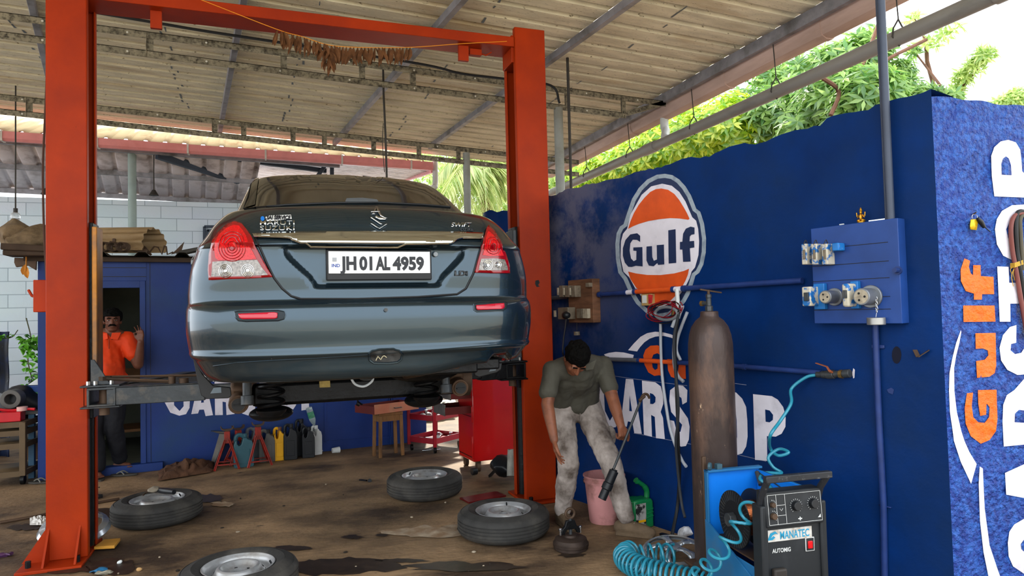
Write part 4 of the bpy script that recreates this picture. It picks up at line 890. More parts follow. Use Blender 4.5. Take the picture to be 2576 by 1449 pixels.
panel('door_frame', DX1, DX1+.05, 0, DZ1+.07, M_cabt, -.015, .05); panel('door_frame', DX0, DX1, DZ1, DZ1+.07, M_cabt, -.015, .05); panel('door_sill', DX0-.05, DX1+.2, 0, DZ0, M_cabt, -.06, .05)
panel('front_wall', DX1+.05, SW, 0, SH, M_cab)
panel('wall_seam', DX1+.09, DX1+.094, 0, SH, M_seam, -.003, .0, 0)
for s in (3.40, 3.45): panel('wall_rib', s, s+.012, 0, SH, M_cab, -.015, 0)
panel('side_wall', SW-.03, SW, 0, SH, M_cab, .03, 1.9); panel('side_wall', 0, .03, 0, SH, M_cab, .03, 1.9); panel('back_wall', .03, SW-.03, 0, SH, M_in, 1.87, 1.9)
panel('inner_wall', 1.05, 1.08, 0, SH, M_in, .05, 1.87); panel('cabin_floor', .03, 1.05, 0, .07, M_in, .03, 1.87)
panel('plank', .5, 1.0, .62, .98, mat('brown plank', '#6b4a2c', .7, var=.3), .9, .95)
panel('shelf_board', .4, 1.04, .30, .33, mat('brown plank', '#6b4a2c'), .7, 1.2)
# inset door outline on the right part
o_ = [sh(818, 940), sh(818, 1112), sh(985, 1098), sh(985, 940)]
mb = MB()
for a, b in zip(o_, o_[1:]): mb.beam(a, b, .02, .014, up=SN)
mb.build('door_outline', M_cab, cab)
sheet(cab, 'roof_sheet', sp(-.12, SH+.03, -.18), sp(SW+.1, SH+.03, -.18), SN*-2.2+Z3*.06, mat('dark roof sheet', '#3a352e', .6, metal=.3, var=.3), .36, .04)
mb = MB(); mb.beam(sp(-.1, SH+.0, -.05), sp(SW, SH+.0, -.05), .06, .045); mb.build('roof_edge', mat('dark timber', '#3b2c20', .8, var=.3), cab)
# lettering: the same letter shapes as on the right wall, 0.94 as large
us = []
def wuv(x, y): q = onp(x, y, W0, WN); return (-(q-W0).dot(WD), q.z)
P_ = [[wuv(*q) for q in K(p)] for p in car_]
u0 = min(q[0] for p in P_ for q in p); u1 = max(q[0] for p in P_ for q in p); z0_ = min(q[1] for q in P_[6])
sL = (sh(415, 1045)-S0).dot(SD); sR = (sh(806, 1000)-S0).dot(SD); kk = (sR-sL)/(u1-u0); zb_ = sh(780, 1031).z
def cabmap(p, off): return lambda x, y: (lambda q: sp(sL+(q[0]-u0)*kk, zb_+(q[1]-z0_)*kk*.97+(.02 if x < 1560 else 0), -off))(wuv(x, y))
paint(cab, 'wall_lettering', [K(p) for p in car_], M_white, cabmap(0, .003))
paint(cab, 'wall_lettering', [K(p) for p in ([(258,860),(262,700),(286,863)], [(468,678),(500,690),(525,720),(522,770),(500,790),(470,788)], [(1300,770),(1330,820),(1345,950),(1350,1120),(1300,1190),(1262,1120),(1262,820)], [(1635,845),(1680,855),(1715,900),(1712,950),(1680,975),(1640,968)])], M_cab, cabmap(0, .005), label='blue counters of the white letters')
Q5 = lambda pts: crop(pts, 380, 900, 4.83)
paint(cab, 'wall_swoosh', band(0, 0, Q5([(35,410),(60,340),(120,280),(200,235),(320,205),(440,197),(560,197),(700,215)]), Q5([(125,410),(170,355),(230,305),(300,265),(390,237),(460,225),(560,220),(700,235)])), M_white, lambda x, y: sh(x, y, .003))
# small window frame behind, right of the junk
mb = MB()
for a, b in (((514, 570), (514, 610)), ((560, 570), (514, 570)), ((522, 578), (522, 610)), ((560, 580), (522, 580))): mb.beam(on(*a, 'y', WY-.03), on(*b, 'y', WY-.03), .04, .04)
tag(mb.build('window_frame', M_dk), 'dark window frame on the pale block wall, just left of the car roof', 'window frame')
# ---------------------------------------------- junk on the cabin roof
M_cr2 = mat('brown-cream curved sheet', '#a08560', .6, var=.2, stain='#7d623f', amt=.4, stretch=(.3, 3, 3))
JZ = SH+.09
def rooft(px, py, d=.3): return on(px, py, 'y', sp(1, 0, d).y)
a, b = sp(-.1, JZ+.13, 1.0), sp(.98, JZ+.10, .42); mb = MB(); ax_ = (b-a).normalized(); n = 40; vs = []
for k in range(n+1):
    an = R(-20+220*k/n); rr = .17+.012*math.sin(an*14); off = ax_.cross(Z3).normalized()*(math.cos(an)*rr*1.35)+Z3*(math.sin(an)*rr*1.1)
    vs += [a+off, b+off]
mb.add(vs, [(2*i, 2*i+1, 2*i+3, 2*i+2) for i in range(n)]); tag(mb.build('curved_roof_sheet', M_cr2, solid=.004), 'brown-cream curved ribbed sheet lying on the cabin roof above the doorway', 'sheet')
for k, s in enumerate((.36, .44, .52, .60, .68)):
    mb = MB(); c_ = sp(s, JZ+.055, .12); q = [c_+SD*(.045*math.cos(t)+.012*t/6)+Z3*.045*math.sin(t)+SN*(-.02*t/6) for t in [i*.35 for i in range(66)]]; mb.tube(q, .007, 6)
    tag(mb.build('coil_spring', M_rust), ['first', 'second', 'third', 'fourth', 'fifth'][k]+' rusty coil spring on the cabin roof, counted from the left lift post', 'spring', 'rusty coil springs on the cabin roof')
mb = MB(); mb.beam(rooft(275, 612), rooft(372, 634), .05, .05); mb.beam(rooft(287, 600), rooft(287, 615), .03, .03); mb.beam(rooft(330, 615), rooft(345, 628), .06, .03); tag(mb.build('suspension_bar', M_rust, bevel=.006), 'dark rusty bar lying aslant before the curved sheet on the cabin roof', 'bar')
mb = MB(); mb.tube([rooft(331, 608), rooft(329, 618), rooft(341, 615), rooft(335, 607), rooft(331, 608)], .008, 6); tag(mb.build('metal_bracket', M_chr), 'small shiny metal bracket on the cabin roof scrap', 'bracket')
mb = MB(); mb.tube([rooft(372, 640), rooft(388, 620), rooft(398, 622), rooft(407, 640), rooft(414, 618), rooft(418, 620), rooft(421, 640), rooft(436, 634)], .009, 6); tag(mb.build('bent_rod', M_rust), 'zigzag bent thin rod on the cabin roof, right of the curved sheet', 'rod')
mb = MB(); mb.tube([rooft(362, 642), rooft(366, 620), rooft(372, 632), rooft(380, 642)], .014, 6); tag(mb.build('scrap_iron', M_rust), 'twisted scrap iron piece at the right end of the curved sheet', 'scrap')
mb = MB(); mb.prism([(0, 0), (.10, .03), (.13, .14), (.05, .05)], rooft(430, 640), SD, Z3, SN*-.02); tag(mb.build('sheet_scrap', M_rust), 'upturned pointed sheet corner on the cabin roof, left of the car mirror', 'scrap')
mb = MB(); mb.beam(rooft(446, 640), rooft(500, 628), .16, .03); mb.beam(rooft(452, 634), rooft(505, 624), .12, .02); tag(mb.build('flat_panel', mat('dark panel', '#37332c', .6, var=.3), bevel=.004), 'dark flat panel lying on the cabin roof by the car mirror', 'panel')
M_sack = mat('old brown sacking', '#6e5b43', .9, var=.3, scale=14, bump=.8, bscale=30)
mb = MB(); mb.ball(on(45, 590, 'y', 7.7), (.16, .2, .13), 20, 14); mb.ball(on(85, 605, 'y', 7.7), (.26, .25, .14), 20, 14); mb.ball(on(42, 572, 'y', 7.7), (.09, .1, .07), 16, 10); mb.jit(.05, 7); tag(mb.build('sack_bundle', M_sack), 'bundle of old brown sacking on the left end of the cabin roof', 'sack')
mb = MB(); mb.beam(on(10, 622, 'y', 7.5), on(130, 628, 'y', 7.5), .2, .06); mb.beam(on(18, 638, 'y', 7.55), on(130, 640, 'y', 7.55), .25, .05); tag(mb.build('scrap_board', mat('dark timber', '#3b2c20'), bevel=.01), 'dark boards projecting from the left end of the cabin roof', 'board')
mb = MB(); mb.prism([(on(x, y, 'y', 7.6).x, on(x, y, 'y', 7.6).z) for x, y in ((36, 648), (92, 650), (90, 680), (70, 668), (40, 672), (35, 660))], (0, 7.6, 0), X3, Z3, V((0, .03, 0))); tag(mb.build('hanging_plate', M_rust, bevel=.004), 'rusty plate hanging below the boards at the left cabin corner', 'plate')
mb = MB(); mb.tube([on(66, 672, 'y', 7.4), on(66, 655, 'y', 7.55), on(66, 636, 'y', 7.57)], .006, 5); leaf(mb, on(66, 668, 'y', 7.4), (0.1, 0, -1), .12, .05, (0, -1, 0)); leaf(mb, on(64, 665, 'y', 7.4), (-.2, 0, -1), .10, .04, (0, -1, .2)); tag(mb.build('dry_flower', mat('dry ochre bloom', '#b87422', .7, var=.2)), 'dry ochre bloom hanging below the roof boards at the left', 'flower')
# ================================================================ THINGS BEFORE THE CABIN
def jerry(name, px, pyb, w_, d_, h_, m, label, group, rz=0, capc=None, lean=0, dy=0):
    p = on(px, pyb, 'z', 0)+V((0, d_/2+dy-.05, 0)); t = thing(name, label, 'can', (p.x, p.y, 0), rz, group)
    mb = MB(); pr = [(-.5, .03), (-.44, 0), (.44, 0), (.5, .03), (.5, .66), (.40, .80), (.16, .86), (.16, .90), (-.02, .90), (-.05, .84), (-.12, .70), (-.24, .66), (-.33, .72), (-.36, .84), (-.44, .80), (-.5, .68)]
    pr = [(x*w_, z*h_) for x, z in pr]; mb.prism(pr, (0, -d_/2, 0), X3, Z3, V((0, d_, 0))); b_ = mb.build('body', m, t, bevel=min(w_, d_)*.12, local=True)
    mb = MB(); mb.prism([(-.30*w_, .12*h_), (.30*w_, .12*h_), (.30*w_, .55*h_), (-.30*w_, .55*h_)], (0, -d_/2-.003, 0), X3, Z3, V((0, .006, 0))); mb.build('moulded_panel', m, t, bevel=.004, local=True)
    mb = MB(); mb.tube(catmull([(-.40*w_, 0, .76*h_), (-.36*w_, 0, .93*h_), (-.15*w_, 0, .97*h_), (.10*w_, 0, .88*h_)], 5), .09*w_+.004, 8); mb.build('handle', m, t, local=True)
    mb = MB(); mb.cyl((.08*w_, 0, .88*h_), (.08*w_, 0, 1.0*h_), .022, n=16); mb.build('cap', capc or m, t, local=True, bevel=.002); return t
M_teal = mat('teal plastic', '#2f5660', .5, var=.15, bump=.1); M_gry = mat('grubby grey plastic', '#5d5b57', .5, var=.2, stain='#3d3934', amt=.45); M_yel = mat('yellow plastic', '#e0a40a', .4, var=.08)
M_bkp = mat('black plastic can', '#16181b', .4, var=.15); M_whp = mat('white plastic', '#c9ccca', .4, var=.05)
GR = 'oil cans standing along the cabin wall'
jerry('oil_can', 613, 1174, .19, .13, .33, M_teal, 'teal plastic oil can between the two front red jack stands', GR, .1)
jerry('oil_can', 638, 1160, .16, .11, .35, mat('slate plastic', '#53565c', .5, var=.15), 'slate grey oil can tucked behind the teal one', GR, .2, dy=.02)
jerry('oil_can', 672, 1161, .16, .13, .33, M_gry, 'stained pale grey oil can left of the yellow one', GR, 0, M_bkp)
jerry('oil_can', 702, 1157, .115, .17, .34, M_yel, 'yellow plastic oil can', GR, .1, mat('brown cap', '#6d4a3a', .5))
jerry('oil_can', 731, 1155, .14, .13, .37, M_bkp, 'black oil can just right of the yellow one', GR)
jerry('oil_can', 757, 1146, .12, .13, .39, M_bkp, 'tall black oil can with round top, middle of the three black ones', GR, .2, dy=.02)
jerry('oil_can', 776, 1150, .13, .12, .32, M_bkp, 'low black oil can just left of the white one', GR)
wh = jerry('oil_can', 794, 1143, .10, .15, .31, M_whp, 'white plastic oil can at the right end of the row', GR, .3)
p = wh.location+V((-.005, 0, .30)); d = V((-.28, 0, 1)).normalized(); bt_ = thing('water_bottle', 'clear plastic water bottle upside down in the neck of the white oil can', 'bottle', tuple(p))
M_pet = mat('clear bottle plastic', '#cfe0dc', .08, var=0, trans=.75, coat=.4)
mb = MB(); mb.lathe([(.012, -.02), (.013, .02), (.02, .035), (.034, .075), (.034, .13), (.031, .135), (.034, .14), (.034, .215), (.028, .222), (0, .222)], p, d, 20); mb.build('body', M_pet, bt_)
mb = MB(); mb.lathe([(.0352, .10), (.0352, .17)], p, d, 20); mb.build('label_wrap', mat('green label', '#3f7f60', .4, var=.35, scale=40), bt_)
def jack(px, pyb, h_, label, rz=0, dy=0):
    p = on(px, pyb, 'z', 0)+V((0, .03+dy, 0)); t = thing('jack_stand', label, 'jack stand', (p.x, p.y, 0), rz, 'red jack stands before the cabin wall')
    M_jk = mat('scuffed red stand paint', '#8e2418', .5, var=.2, stain='#4c2018', amt=.42, sscale=8)
    for sx in (-1, 1):
        for sy in (-1, 1):
            mb = MB(); mb.beam((sx*.02, sy*.02, h_*.72), (sx*.115, sy*.095, 0.004), .028, .006, up=(sx, sy, 0)); mb.beam((sx*.02, sy*.02, h_*.72), (sx*.115, sy*.095, .004), .006, .026, up=(sx, sy, 0)); mb.build('leg', M_jk, t, local=True)
    mb = MB()
    for a, b in (((-1, -1), (1, -1)), ((1, -1), (1, 1)), ((1, 1), (-1, 1)), ((-1, 1), (-1, -1))): mb.beam((a[0]*.10, a[1]*.08, .055), (b[0]*.10, b[1]*.08, .055), .008, .012)
    mb.build('leg_brace', M_jk, t, local=True)
    mb = MB(); mb.box((0, 0, h_*.78), (.055, .05, h_*.30)); mb.build('column', M_jk, t, local=True, bevel=.004)
    mb = MB(); mb.box((0, 0, h_*.94), (.04, .035, h_*.08)); mb.prism([(-.055, .03), (-.05, .012), (-.03, 0), (.03, 0), (.05, .012), (.055, .03), (.062, .03), (.055, 0), (.035, -.012), (-.035, -.012), (-.055, 0), (-.062, .03)], (0, -.025, h_*.985), X3, Z3, V((0, .05, 0))); mb.build('saddle', M_rust, t, local=True); return t
jack(572, 1180, .40, 'red jack stand nearest the metal tray'); jack(600, 1166, .37, 'red jack stand half hidden behind the one by the tray', .4, -.02); jack(650, 1172, .42, 'tallest red jack stand, right of the teal oil can', .2)
tr = thing('drip_tray', 'grey metal drip tray leaning on the cabin wall left of the jack stands', 'tray', tuple(on(515, 1168, 'z', 0)))
bl, br_, tl = on(497, 1168, 'z', 0.0), on(548, 1172, 'z', 0), on(532, 1084, 'y', 7.83); u_ = (br_-bl)*.82; v_ = tl-bl; nn = u_.cross(v_).normalized()*-1
nn = -nn if nn.y > 0 else nn; mb = MB(); P4 = [bl, bl+u_, bl+u_+v_, bl+v_]; c_ = sum(P4, V())/4; I4 = [q+(c_-q)*.14-nn*.0+nn*-.06 for q in P4]
mb.add(P4+I4, [(0, 1, 5, 4), (1, 2, 6, 5), (2, 3, 7, 6), (3, 0, 4, 7), (4, 5, 6, 7)]); mb.build('pan', mat('dull tray steel', '#6f6a62', .45, metal=.5, var=.25, stain='#4b443c', amt=.42), tr, solid=.004)
mb = MB(); mb.tube(P4+[bl], .008, 6); mb.build('rolled_rim', M_dgr, tr)
mb = MB()
def clf(u, v):
    q = on(403+135*u, 1204-18*v-22*u, 'z', 0); hgt = .12*math.sin(PI*u)**.6*math.sin(PI*v)**.7*(0.6+.8*abs(noise.noise(V((u*7, v*4, 2)))))+.01; return q+V((.03*noise.noise(V((u*9, v*9, 5))), -.05+.2*(v-.5), hgt))
mb.grid(clf, 60, 26); tag(mb.build('sacking_cloth', mat('brown cloth', '#4f3524', .95, var=.3, scale=12, bump=.6, bscale=60), solid=.004), 'crumpled brown sacking cloth on the floor left of the metal tray', 'cloth')
p = on(845, 1133, 'z', .03); mb = MB(); mb.lathe([(0, -.04), (.028, -.04), (.034, .04), (.031, .04), (.026, -.035)], p+V((0, 0, .003)), (1, .25, 0), 20); tag(mb.build('paper_cup', M_whp), 'small white cup lying on the floor beside the cabin', 'cup')
mb = MB(); mb.cyl(on(809, 1134, 'z', .012), on(812, 1133, 'z', .012), .012, n=12); tag(mb.build('bottle_cap', M_whp), 'tiny white bottle cap on the floor right of the white oil can', 'bottle cap')
# stool with a drawer lying on it
M_wood = mat('worn brown wood', '#75532f', .65, var=.25, scale=5, stain='#4a331d', amt=.4, stretch=(6, 6, 1))
fp = [on(941, 1147, 'z', 0), on(957, 1152, 'z', 0), on(1013, 1145, 'z', 0), on(996, 1139, 'z', 0)]
sz = on(957, 1040, 'y', fp[1].y).z; st = thing('wooden_stool', 'brown wooden stool carrying a loose drawer', 'stool', tuple(fp[0]))
cen = sum(fp, V())/4
for q in fp:
    mb = MB(); mb.beam(q, q.lerp(V((cen.x, cen.y, q.z)), .08)+V((0, 0, sz-.03)), .035, .04, up=(0, 1, 0)); mb.build('leg', M_wood, st, bevel=.003)
tp = [q.lerp(V((cen.x, cen.y, 0)), -.08) for q in (fp[0], fp[1], fp[2], fp[3])]; mb = MB(); vs = [V((q.x, q.y, sz-.03)) for q in tp]+[V((q.x, q.y, sz)) for q in tp]; mb.add(vs, [(0, 1, 2, 3), (4, 5, 6, 7), (0, 1, 5, 4), (1, 2, 6, 5), (2, 3, 7, 6), (3, 0, 4, 7)]); mb.build('seat', M_wood, st, bevel=.004)
for i in range(4):
    a, b = tp[i], tp[(i+1) % 4]; mb = MB(); mb.beam(V((a.x, a.y, sz-.06)).lerp(V((cen.x, cen.y, sz-.06)), .12), V((b.x, b.y, sz-.06)).lerp(V((cen.x, cen.y, sz-.06)), .12), .02, .06); mb.build('apron', M_wood, st)
dr = thing('metal_tray', 'shallow pink-brown metal drawer lying on the wooden stool', 'drawer', (cen.x, cen.y, sz))
M_pk = mat('pink-brown drawer front', '#a8684f', .45, var=.15, stain='#8f8168', amt=.34, sscale=5); M_drk = mat('dark red tray steel', '#5a1a16', .5, var=.2)
A_, B_ = on(942, 1042, 'y', 7.22), on(1053, 1033, 'y', 7.42); A_.z = B_.z = sz+.004; dv = (B_-A_); dn = V((-dv.y, dv.x, 0)).normalized(); hz = .10
mb = MB(); mb.beam(A_+Z3*hz/2, B_+Z3*hz/2, .012, hz); fr = mb.build('front_panel', M_pk, dr, bevel=.002)
mb = MB(); m2 = A_.lerp(B_, .5)-dn*.01+Z3*.045; e = dv.normalized(); mb.tube([m2-e*.04, m2-e*.04-dn*.02, m2+e*.04-dn*.02, m2+e*.04], .005, 6); mb.build('pull_handle', M_dgr, fr)
mb = MB(); L1, L2 = A_+dn*.32-e*.05, B_+dn*.32-e*.05; A2, B2 = A_+e*.0, B_-e*.02
mb.beam(A2+Z3*.04, L1+Z3*.04, .005, .08); mb.beam(B2+Z3*.04, L2+Z3*.04, .005, .08); mb.beam(L1+Z3*.04, L2+Z3*.04, .005, .08)
mb.add([A2+Z3*.005, B2+Z3*.005, L2+Z3*.005, L1+Z3*.005], [(0, 1, 2, 3)]); mb.build('tray', M_drk, dr)
# red tool trolley
M_trl = mat('crimson trolley paint', '#8c1022', .4, var=.12, coat=.2)
A_ = on(1029, 1115, 'z', .08); B_ = on(1094, 1123, 'z', .08); e1 = (B_-A_); e1 = V((e1.x, e1.y, 0)); e2 = V((-e1.y, e1.x, 0)).normalized()*.45; e2 = V((abs(e2.x), abs(e2.y), 0)); A_.z = 0; B_.z = 0
ty = thing('tool_trolley', 'crimson open three-tier tool trolley left of the red tool cabinet', 'trolley', tuple(A_)); cs_ = [A_, B_, B_+e2, A_+e2]; TZ = on(1028, 985, 'y', A_.y).z
for q in cs_: mb = MB(); mb.beam(q+Z3*.07, q+Z3*TZ, .035, .035, up=(0, 1, 0)); mb.build('post', M_trl, ty, bevel=.003)
mids = on(1060, 1050, 'y', (A_.y+B_.y)/2).z; bots = .13
for z in (bots, mids, TZ-.03):
    mb = MB()
    for i in range(4): mb.beam(cs_[i]+Z3*z, cs_[(i+1) % 4]+Z3*z, .006, .06)
    mb.add([q+Z3*(z-.02) for q in cs_], [(0, 1, 2, 3)]); mb.build('shelf_tray', M_trl, ty, solid=.003)
for q in cs_: mb = MB(); c_ = q.lerp(sum(cs_, V())/4, .1); mb.cyl(c_+V((-.012, 0, .035)), c_+V((.012, 0, .035)), .035, n=16); mb.build('caster', M_blk, ty)
rnd = random.Random(11)
kinds = [('spanner', 'steel spanner'), ('socket', 'dark socket'), ('rag', 'white rag'), ('tin', 'silver tin')]
def tools(z, n, words, grp):
    for k in range(n):
        q = A_+e1*rnd.uniform(.12, .85)+e2*rnd.uniform(.08, .9)+Z3*(z-.017); kd = k % 3; mb = MB(); a = rnd.uniform(0, 3)
        if kd == 0: d = V((math.cos(a), math.sin(a), 0))*.07; mb.beam(q-d+Z3*.008, q+d+Z3*.008, .016, .010); mb.cyl(q+d, q+d+Z3*.014, .018, n=10); nm = 'spanner'; mm = M_chr
        elif kd == 1: mb.cyl(q, q+Z3*.06, .02, n=14); nm = 'socket'; mm = M_chr if k % 2 else M_bkp
        else: mb.ball(q+Z3*.02, (.035, .03, .02), 12, 8).jit(.012, 30, k); nm = 'rag'; mm = M_whp
        tag(mb.build(nm, mm), {'spanner': 'steel spanner', 'socket': 'round socket', 'rag': 'white rag ball'}[nm]+' '+words, nm, nm+'s '+grp)
tools(mids, 9, 'on the middle tray of the crimson trolley', 'on the middle trolley tray'); tools(bots, 10, 'on the bottom tray of the crimson trolley', 'on the bottom trolley tray')
mb = MB(); mb.cyl(on(1062, 1133, 'z', .01), on(1108, 1130, 'z', .01), .010, n=10); tag(mb.build('steel_bar', M_chr), 'bright steel bar on the floor under the crimson trolley', 'bar')
# engine scrap behind the trolley, in the sunny gap
for k, (x, y, rx, r_) in enumerate(((1080, 1060, .16, .12), (1110, 1075, .14, .11), (1095, 1095, .15, .10), (1125, 1050, .14, .12))):
    mb = MB(); q = on(x, y, 'y', 9.6+.1*k); mb.ball((q.x, q.y, max(q.z, .1)), (rx*1.4, .15, r_), 16, 10).jit(.06, 8, k); tag(mb.build('engine_scrap', mat('aluminium scrap', '#9b9787', .45, metal=.5, var=.4, scale=9)), ['grey engine scrap behind the trolley, left and higher of the two upper lumps', 'grey engine scrap lump behind the trolley, in the middle of the heap', 'grey engine scrap lump behind the trolley, lowest of the heap', 'grey engine scrap behind the trolley, rightmost and highest lump'][k], 'scrap', 'engine scrap behind the trolley')
mb = MB(); q = on(1112, 1085, 'y', 9.2); mb.lathe([(.05, 0), (.06, 0), (.06, .25), (.05, .25)], q, (.5, 1, .1), 18); tag(mb.build('pipe_scrap', M_rust), 'open-ended rusty pipe among the engine scrap behind the trolley', 'pipe')
mb = MB(); q = on(1108, 1030, 'y', 10); mb.bx(q.x-.2, q.x+.25, 10, 10.3, .0, q.z+.1); tag(mb.build('white_crate', M_whp, bevel=.02), 'white crate behind the crimson trolley', 'crate')
# red tool cabinet
M_rc = mat('bright red cabinet paint', '#a80606', .32, var=.12, scale=3, stain='#a01008', amt=.4, stain2='#47100a', amt2=.28, s2=12, coat=.4)
Lc, Mc, Rc = on(1130, 1148, 'z', .10), on(1192, 1163, 'z', .10), on(1296, 1150, 'z', .10)
f1 = (Lc-Mc); f2 = (Rc-Mc); f2 = f2.normalized()*.52
f1 = V((-f2.y, f2.x, 0)).normalized()*f1.length; 
if f1.dot(Lc-Mc) < 0: f1 = -f1
tc_ = thing('tool_cabinet', 'bright red tool cabinet on casters with two grey-fronted drawers pulled out', 'cabinet', (Mc.x, Mc.y, 0)); CZ = .93
mb = MB(); q = [Mc, Mc+f2, Mc+f1+f2, Mc+f1]; mb.add([V((p.x, p.y, .10)) for p in q]+[V((p.x, p.y, CZ)) for p in q], [(0, 1, 2, 3), (4, 5, 6, 7), (0, 1, 5, 4), (1, 2, 6, 5), (2, 3, 7, 6), (3, 0, 4, 7)]); mb.build('body', M_rc, tc_, bevel=.008)
for z0, z1 in ((.13, .34), (.47, .62)):
    mb = MB(); a = Mc+f2*.015-f1.normalized()*.004-f2.normalized()*.002; n1 = -f1.normalized(); n1 = (Mc-(Mc+f1+f2)/1)
    mb.beam(V((Mc.x, Mc.y, z0))-f2.normalized()*.006+f1*.02, V((Mc.x, Mc.y, z1))-f2.normalized()*.006+f1*.02, .018, .012, up=f2); mb.build('hinge', M_rc, tc_, bevel=.002)
mb = MB(); o1 = -f2.normalized(); mb.beam(Mc+o1*.004+f1*.06+Z3*.04, Mc+o1*.004+f1*.98+Z3*.04, .003, .006); 
for zz in (.14, .52): mb.beam(V((0, 0, zz-.1))+Mc+o1*.003+f1*.04, V((0, 0, zz-.1))+Mc+o1*.003+f1*.97, .004, .004, up=o1)
mb.build('door_gap', M_seam, tc_)
M_gfr = mat('scratched grey front', '#54524f', .5, metal=.3, var=.25, scale=10, stain='#7d7a74', amt=.38)
for z, ex, lab in ((.60, .26, 'lower open drawer'), (.74, .20, 'upper open drawer')):
    a = Mc+f1*.10; b = Mc+f1*.92; a.z = b.z = 0; mb = MB(); fa, fb = a+o1*ex+Z3*z, b+o1*ex+Z3*z; mb.beam(fa, fb, .012, .105); d_ = mb.build('drawer', M_gfr, tc_, bevel=.003, label=None) if 0 else mb.build('drawer', M_gfr, tc_, bevel=.003)
    mb = MB(); mb.beam(a+Z3*(z-.01), fa-Z3*.01, .004, .07); mb.beam(b+Z3*(z-.01), fb-Z3*.01, .004, .07); mb.add([a+Z3*(z-.045), b+Z3*(z-.045), fb-Z3*.045, fa-Z3*.045], [(0, 1, 2, 3)]); mb.build('drawer_box', M_drk, d_)
mb = MB(); mb.beam(V((Mc.x, Mc.y, .72))+f2*.1+V((0, -.01, 0)), V((Mc.x, Mc.y, .72))+f2*.1+V((0, -.01, .2)), .10, .012, up=f1); mb.build('side_plate', M_rc, tc_)
for q in (Mc+f2*.12+f1*.12, Mc+f2*.85+f1*.15, Mc+f1*.85+f2*.1, Mc+f1*.85+f2*.85):
    mb = MB(); mb.cyl(V((q.x-.018, q.y, .045)), V((q.x+.018, q.y, .045)), .045, n=20); mb.beam((q.x, q.y, .045), (q.x, q.y, .1), .05, .03, up=(0, 1, 0)); mb.build('caster', M_rust, tc_, bevel=.003)
mb = MB(); q = on(1192, 1186, 'z', .04); mb.lathe([(0, 0), (.033, 0), (.033, .05), (0, .05)], q+V((-.02, 0, .0)), (1, .2, 0), 20); tag(mb.build('oil_filter', M_bkp, bevel=.003), 'small glossy black oil filter on the floor by the tool cabinet caster', 'filter')
mb = MB(); q = on(1402, 950, 'y', 6.3)
# ================================================================ WHEELS ON THE FLOOR
M_tire = mat('dusty tyre rubber', '#2e2d2b', .75, var=.25, scale=9, stain='#4a4640', amt=.40, sscale=4, bump=.35, bscale=30)
M_rim = mat('silver wheel steel', '#a9aaab', .32, metal=.45, var=.15, scale=8, stain='#6d655a', amt=.40, sscale=7)
RT, WT = .312, .175
wh0 = None
def make_wheel():
    t = thing('car_wheel', 'x', 'wheel', (0, 0, 0), 0)
    r, w2 = RT, WT
    pr = [(.185, .018), (.20, .006), (.235, 0), (.268, .008), (.295, .022), (r-.006, .036), (r, .048)]
    for z in (.062, .084, .106, .128): pr += [(r, z-.010), (r-.006, z-.008), (r-.006, z-.004), (r, z-.002)]
    pr += [(r, w2-.045), (r-.006, w2-.034), (.300, w2-.024), (.290, w2-.016), (.288, w2-.019), (.27, w2-.007), (.240, w2), (.238, w2+.002), (.232, w2), (.205, w2-.006), (.188, w2-.018), (.183, w2-.03), (.180, .09)]
    mb = MB(); mb.lathe(pr, n=72, closed=True); mb.build('tyre', M_tire, t, local=True, ang=50)
    mb = MB(); pr = [(.188, w2-.014), (.190, w2-.012), (.186, w2-.010), (.181, w2-.014), (.177, w2-.022), (.170, w2-.026), (.166, w2-.05), (.162, w2-.075), (.155, w2-.082), (.146, w2-.078), (.128, w2-.050), (.114, w2-.024), (.106, w2-.016), (.098, w2-.015), (.090, w2-.022), (.080, w2-.036), (.066, w2-.043), (.05, w2-.044), (.034, w2-.040), (.030, w2-.042), (.029, w2-.07)]
    mb.lathe(pr, n=64); mb.lathe([(.181, w2-.03), (.178, .03), (.186, .015)], n=48); mb.build('rim', M_rim, t, local=True, ang=60)
    mb = MB(); mb.cyl((0, 0, w2-.09), (0, 0, w2-.068), .03, n=24); mb.build('centre_bore', M_seam, t, local=True)
    for k in range(12):
        a = 2*PI*k/12; mb = MB(); e = V((math.cos(a), math.sin(a), 0)); s_ = V((-e.y, e.x, 0)); q = e*.1365+Z3*(w2-.0585); n_ = (e*.85+Z3*.52).normalized(); u_ = s_; v_ = n_.cross(u_)
        vs = [q+n_*.004+u_*.017*math.cos(b)+v_*.009*math.sin(b) for b in [2*PI*j/14 for j in range(14)]]; mb.add(vs, [tuple(range(14))]); mb.build('vent_hole', M_seam, t, local=True)
    for k in range(4):
        a = 2*PI*k/4+.3; e = V((math.cos(a), math.sin(a), 0)); mb = MB(); mb.cyl(e*.05+Z3*(w2-.0435), e*.05+Z3*(w2-.0425), .009, n=12); mb.build('bolt_hole', M_seam, t, local=True)
    mb = MB(); mb.cyl((.172, 0, w2-.035), (.160, 0, w2-.012), .005, n=8); mb.build('valve', M_bkp, t, local=True)
    return t
wl = [(600, 1424, 0, 'wheel lying flat on the floor, nearest, cut by the bottom edge'), (1266, 1284, 1.1, 'wheel lying flat on the floor before the right lift post'), (1068, 1196, 2.2, 'wheel lying flat on the floor before the red tool cabinet'), (396, 1256, .5, 'wheel lying flat on the floor right of the left lift post')]
w0 = make_wheel()
for k, (x, y, a, lb) in enumerate(wl):
    q = on(x, y, 'z', WT-.02)
    if k == 0: w0.location = (q.x, q.y, 0); w0['label'] = 'steel-rimmed '+lb; w0['group'] = 'car wheels lying on the floor'; q0 = q
    else: dup(w0, (q.x, q.y, 0), a, 'steel-rimmed '+lb)
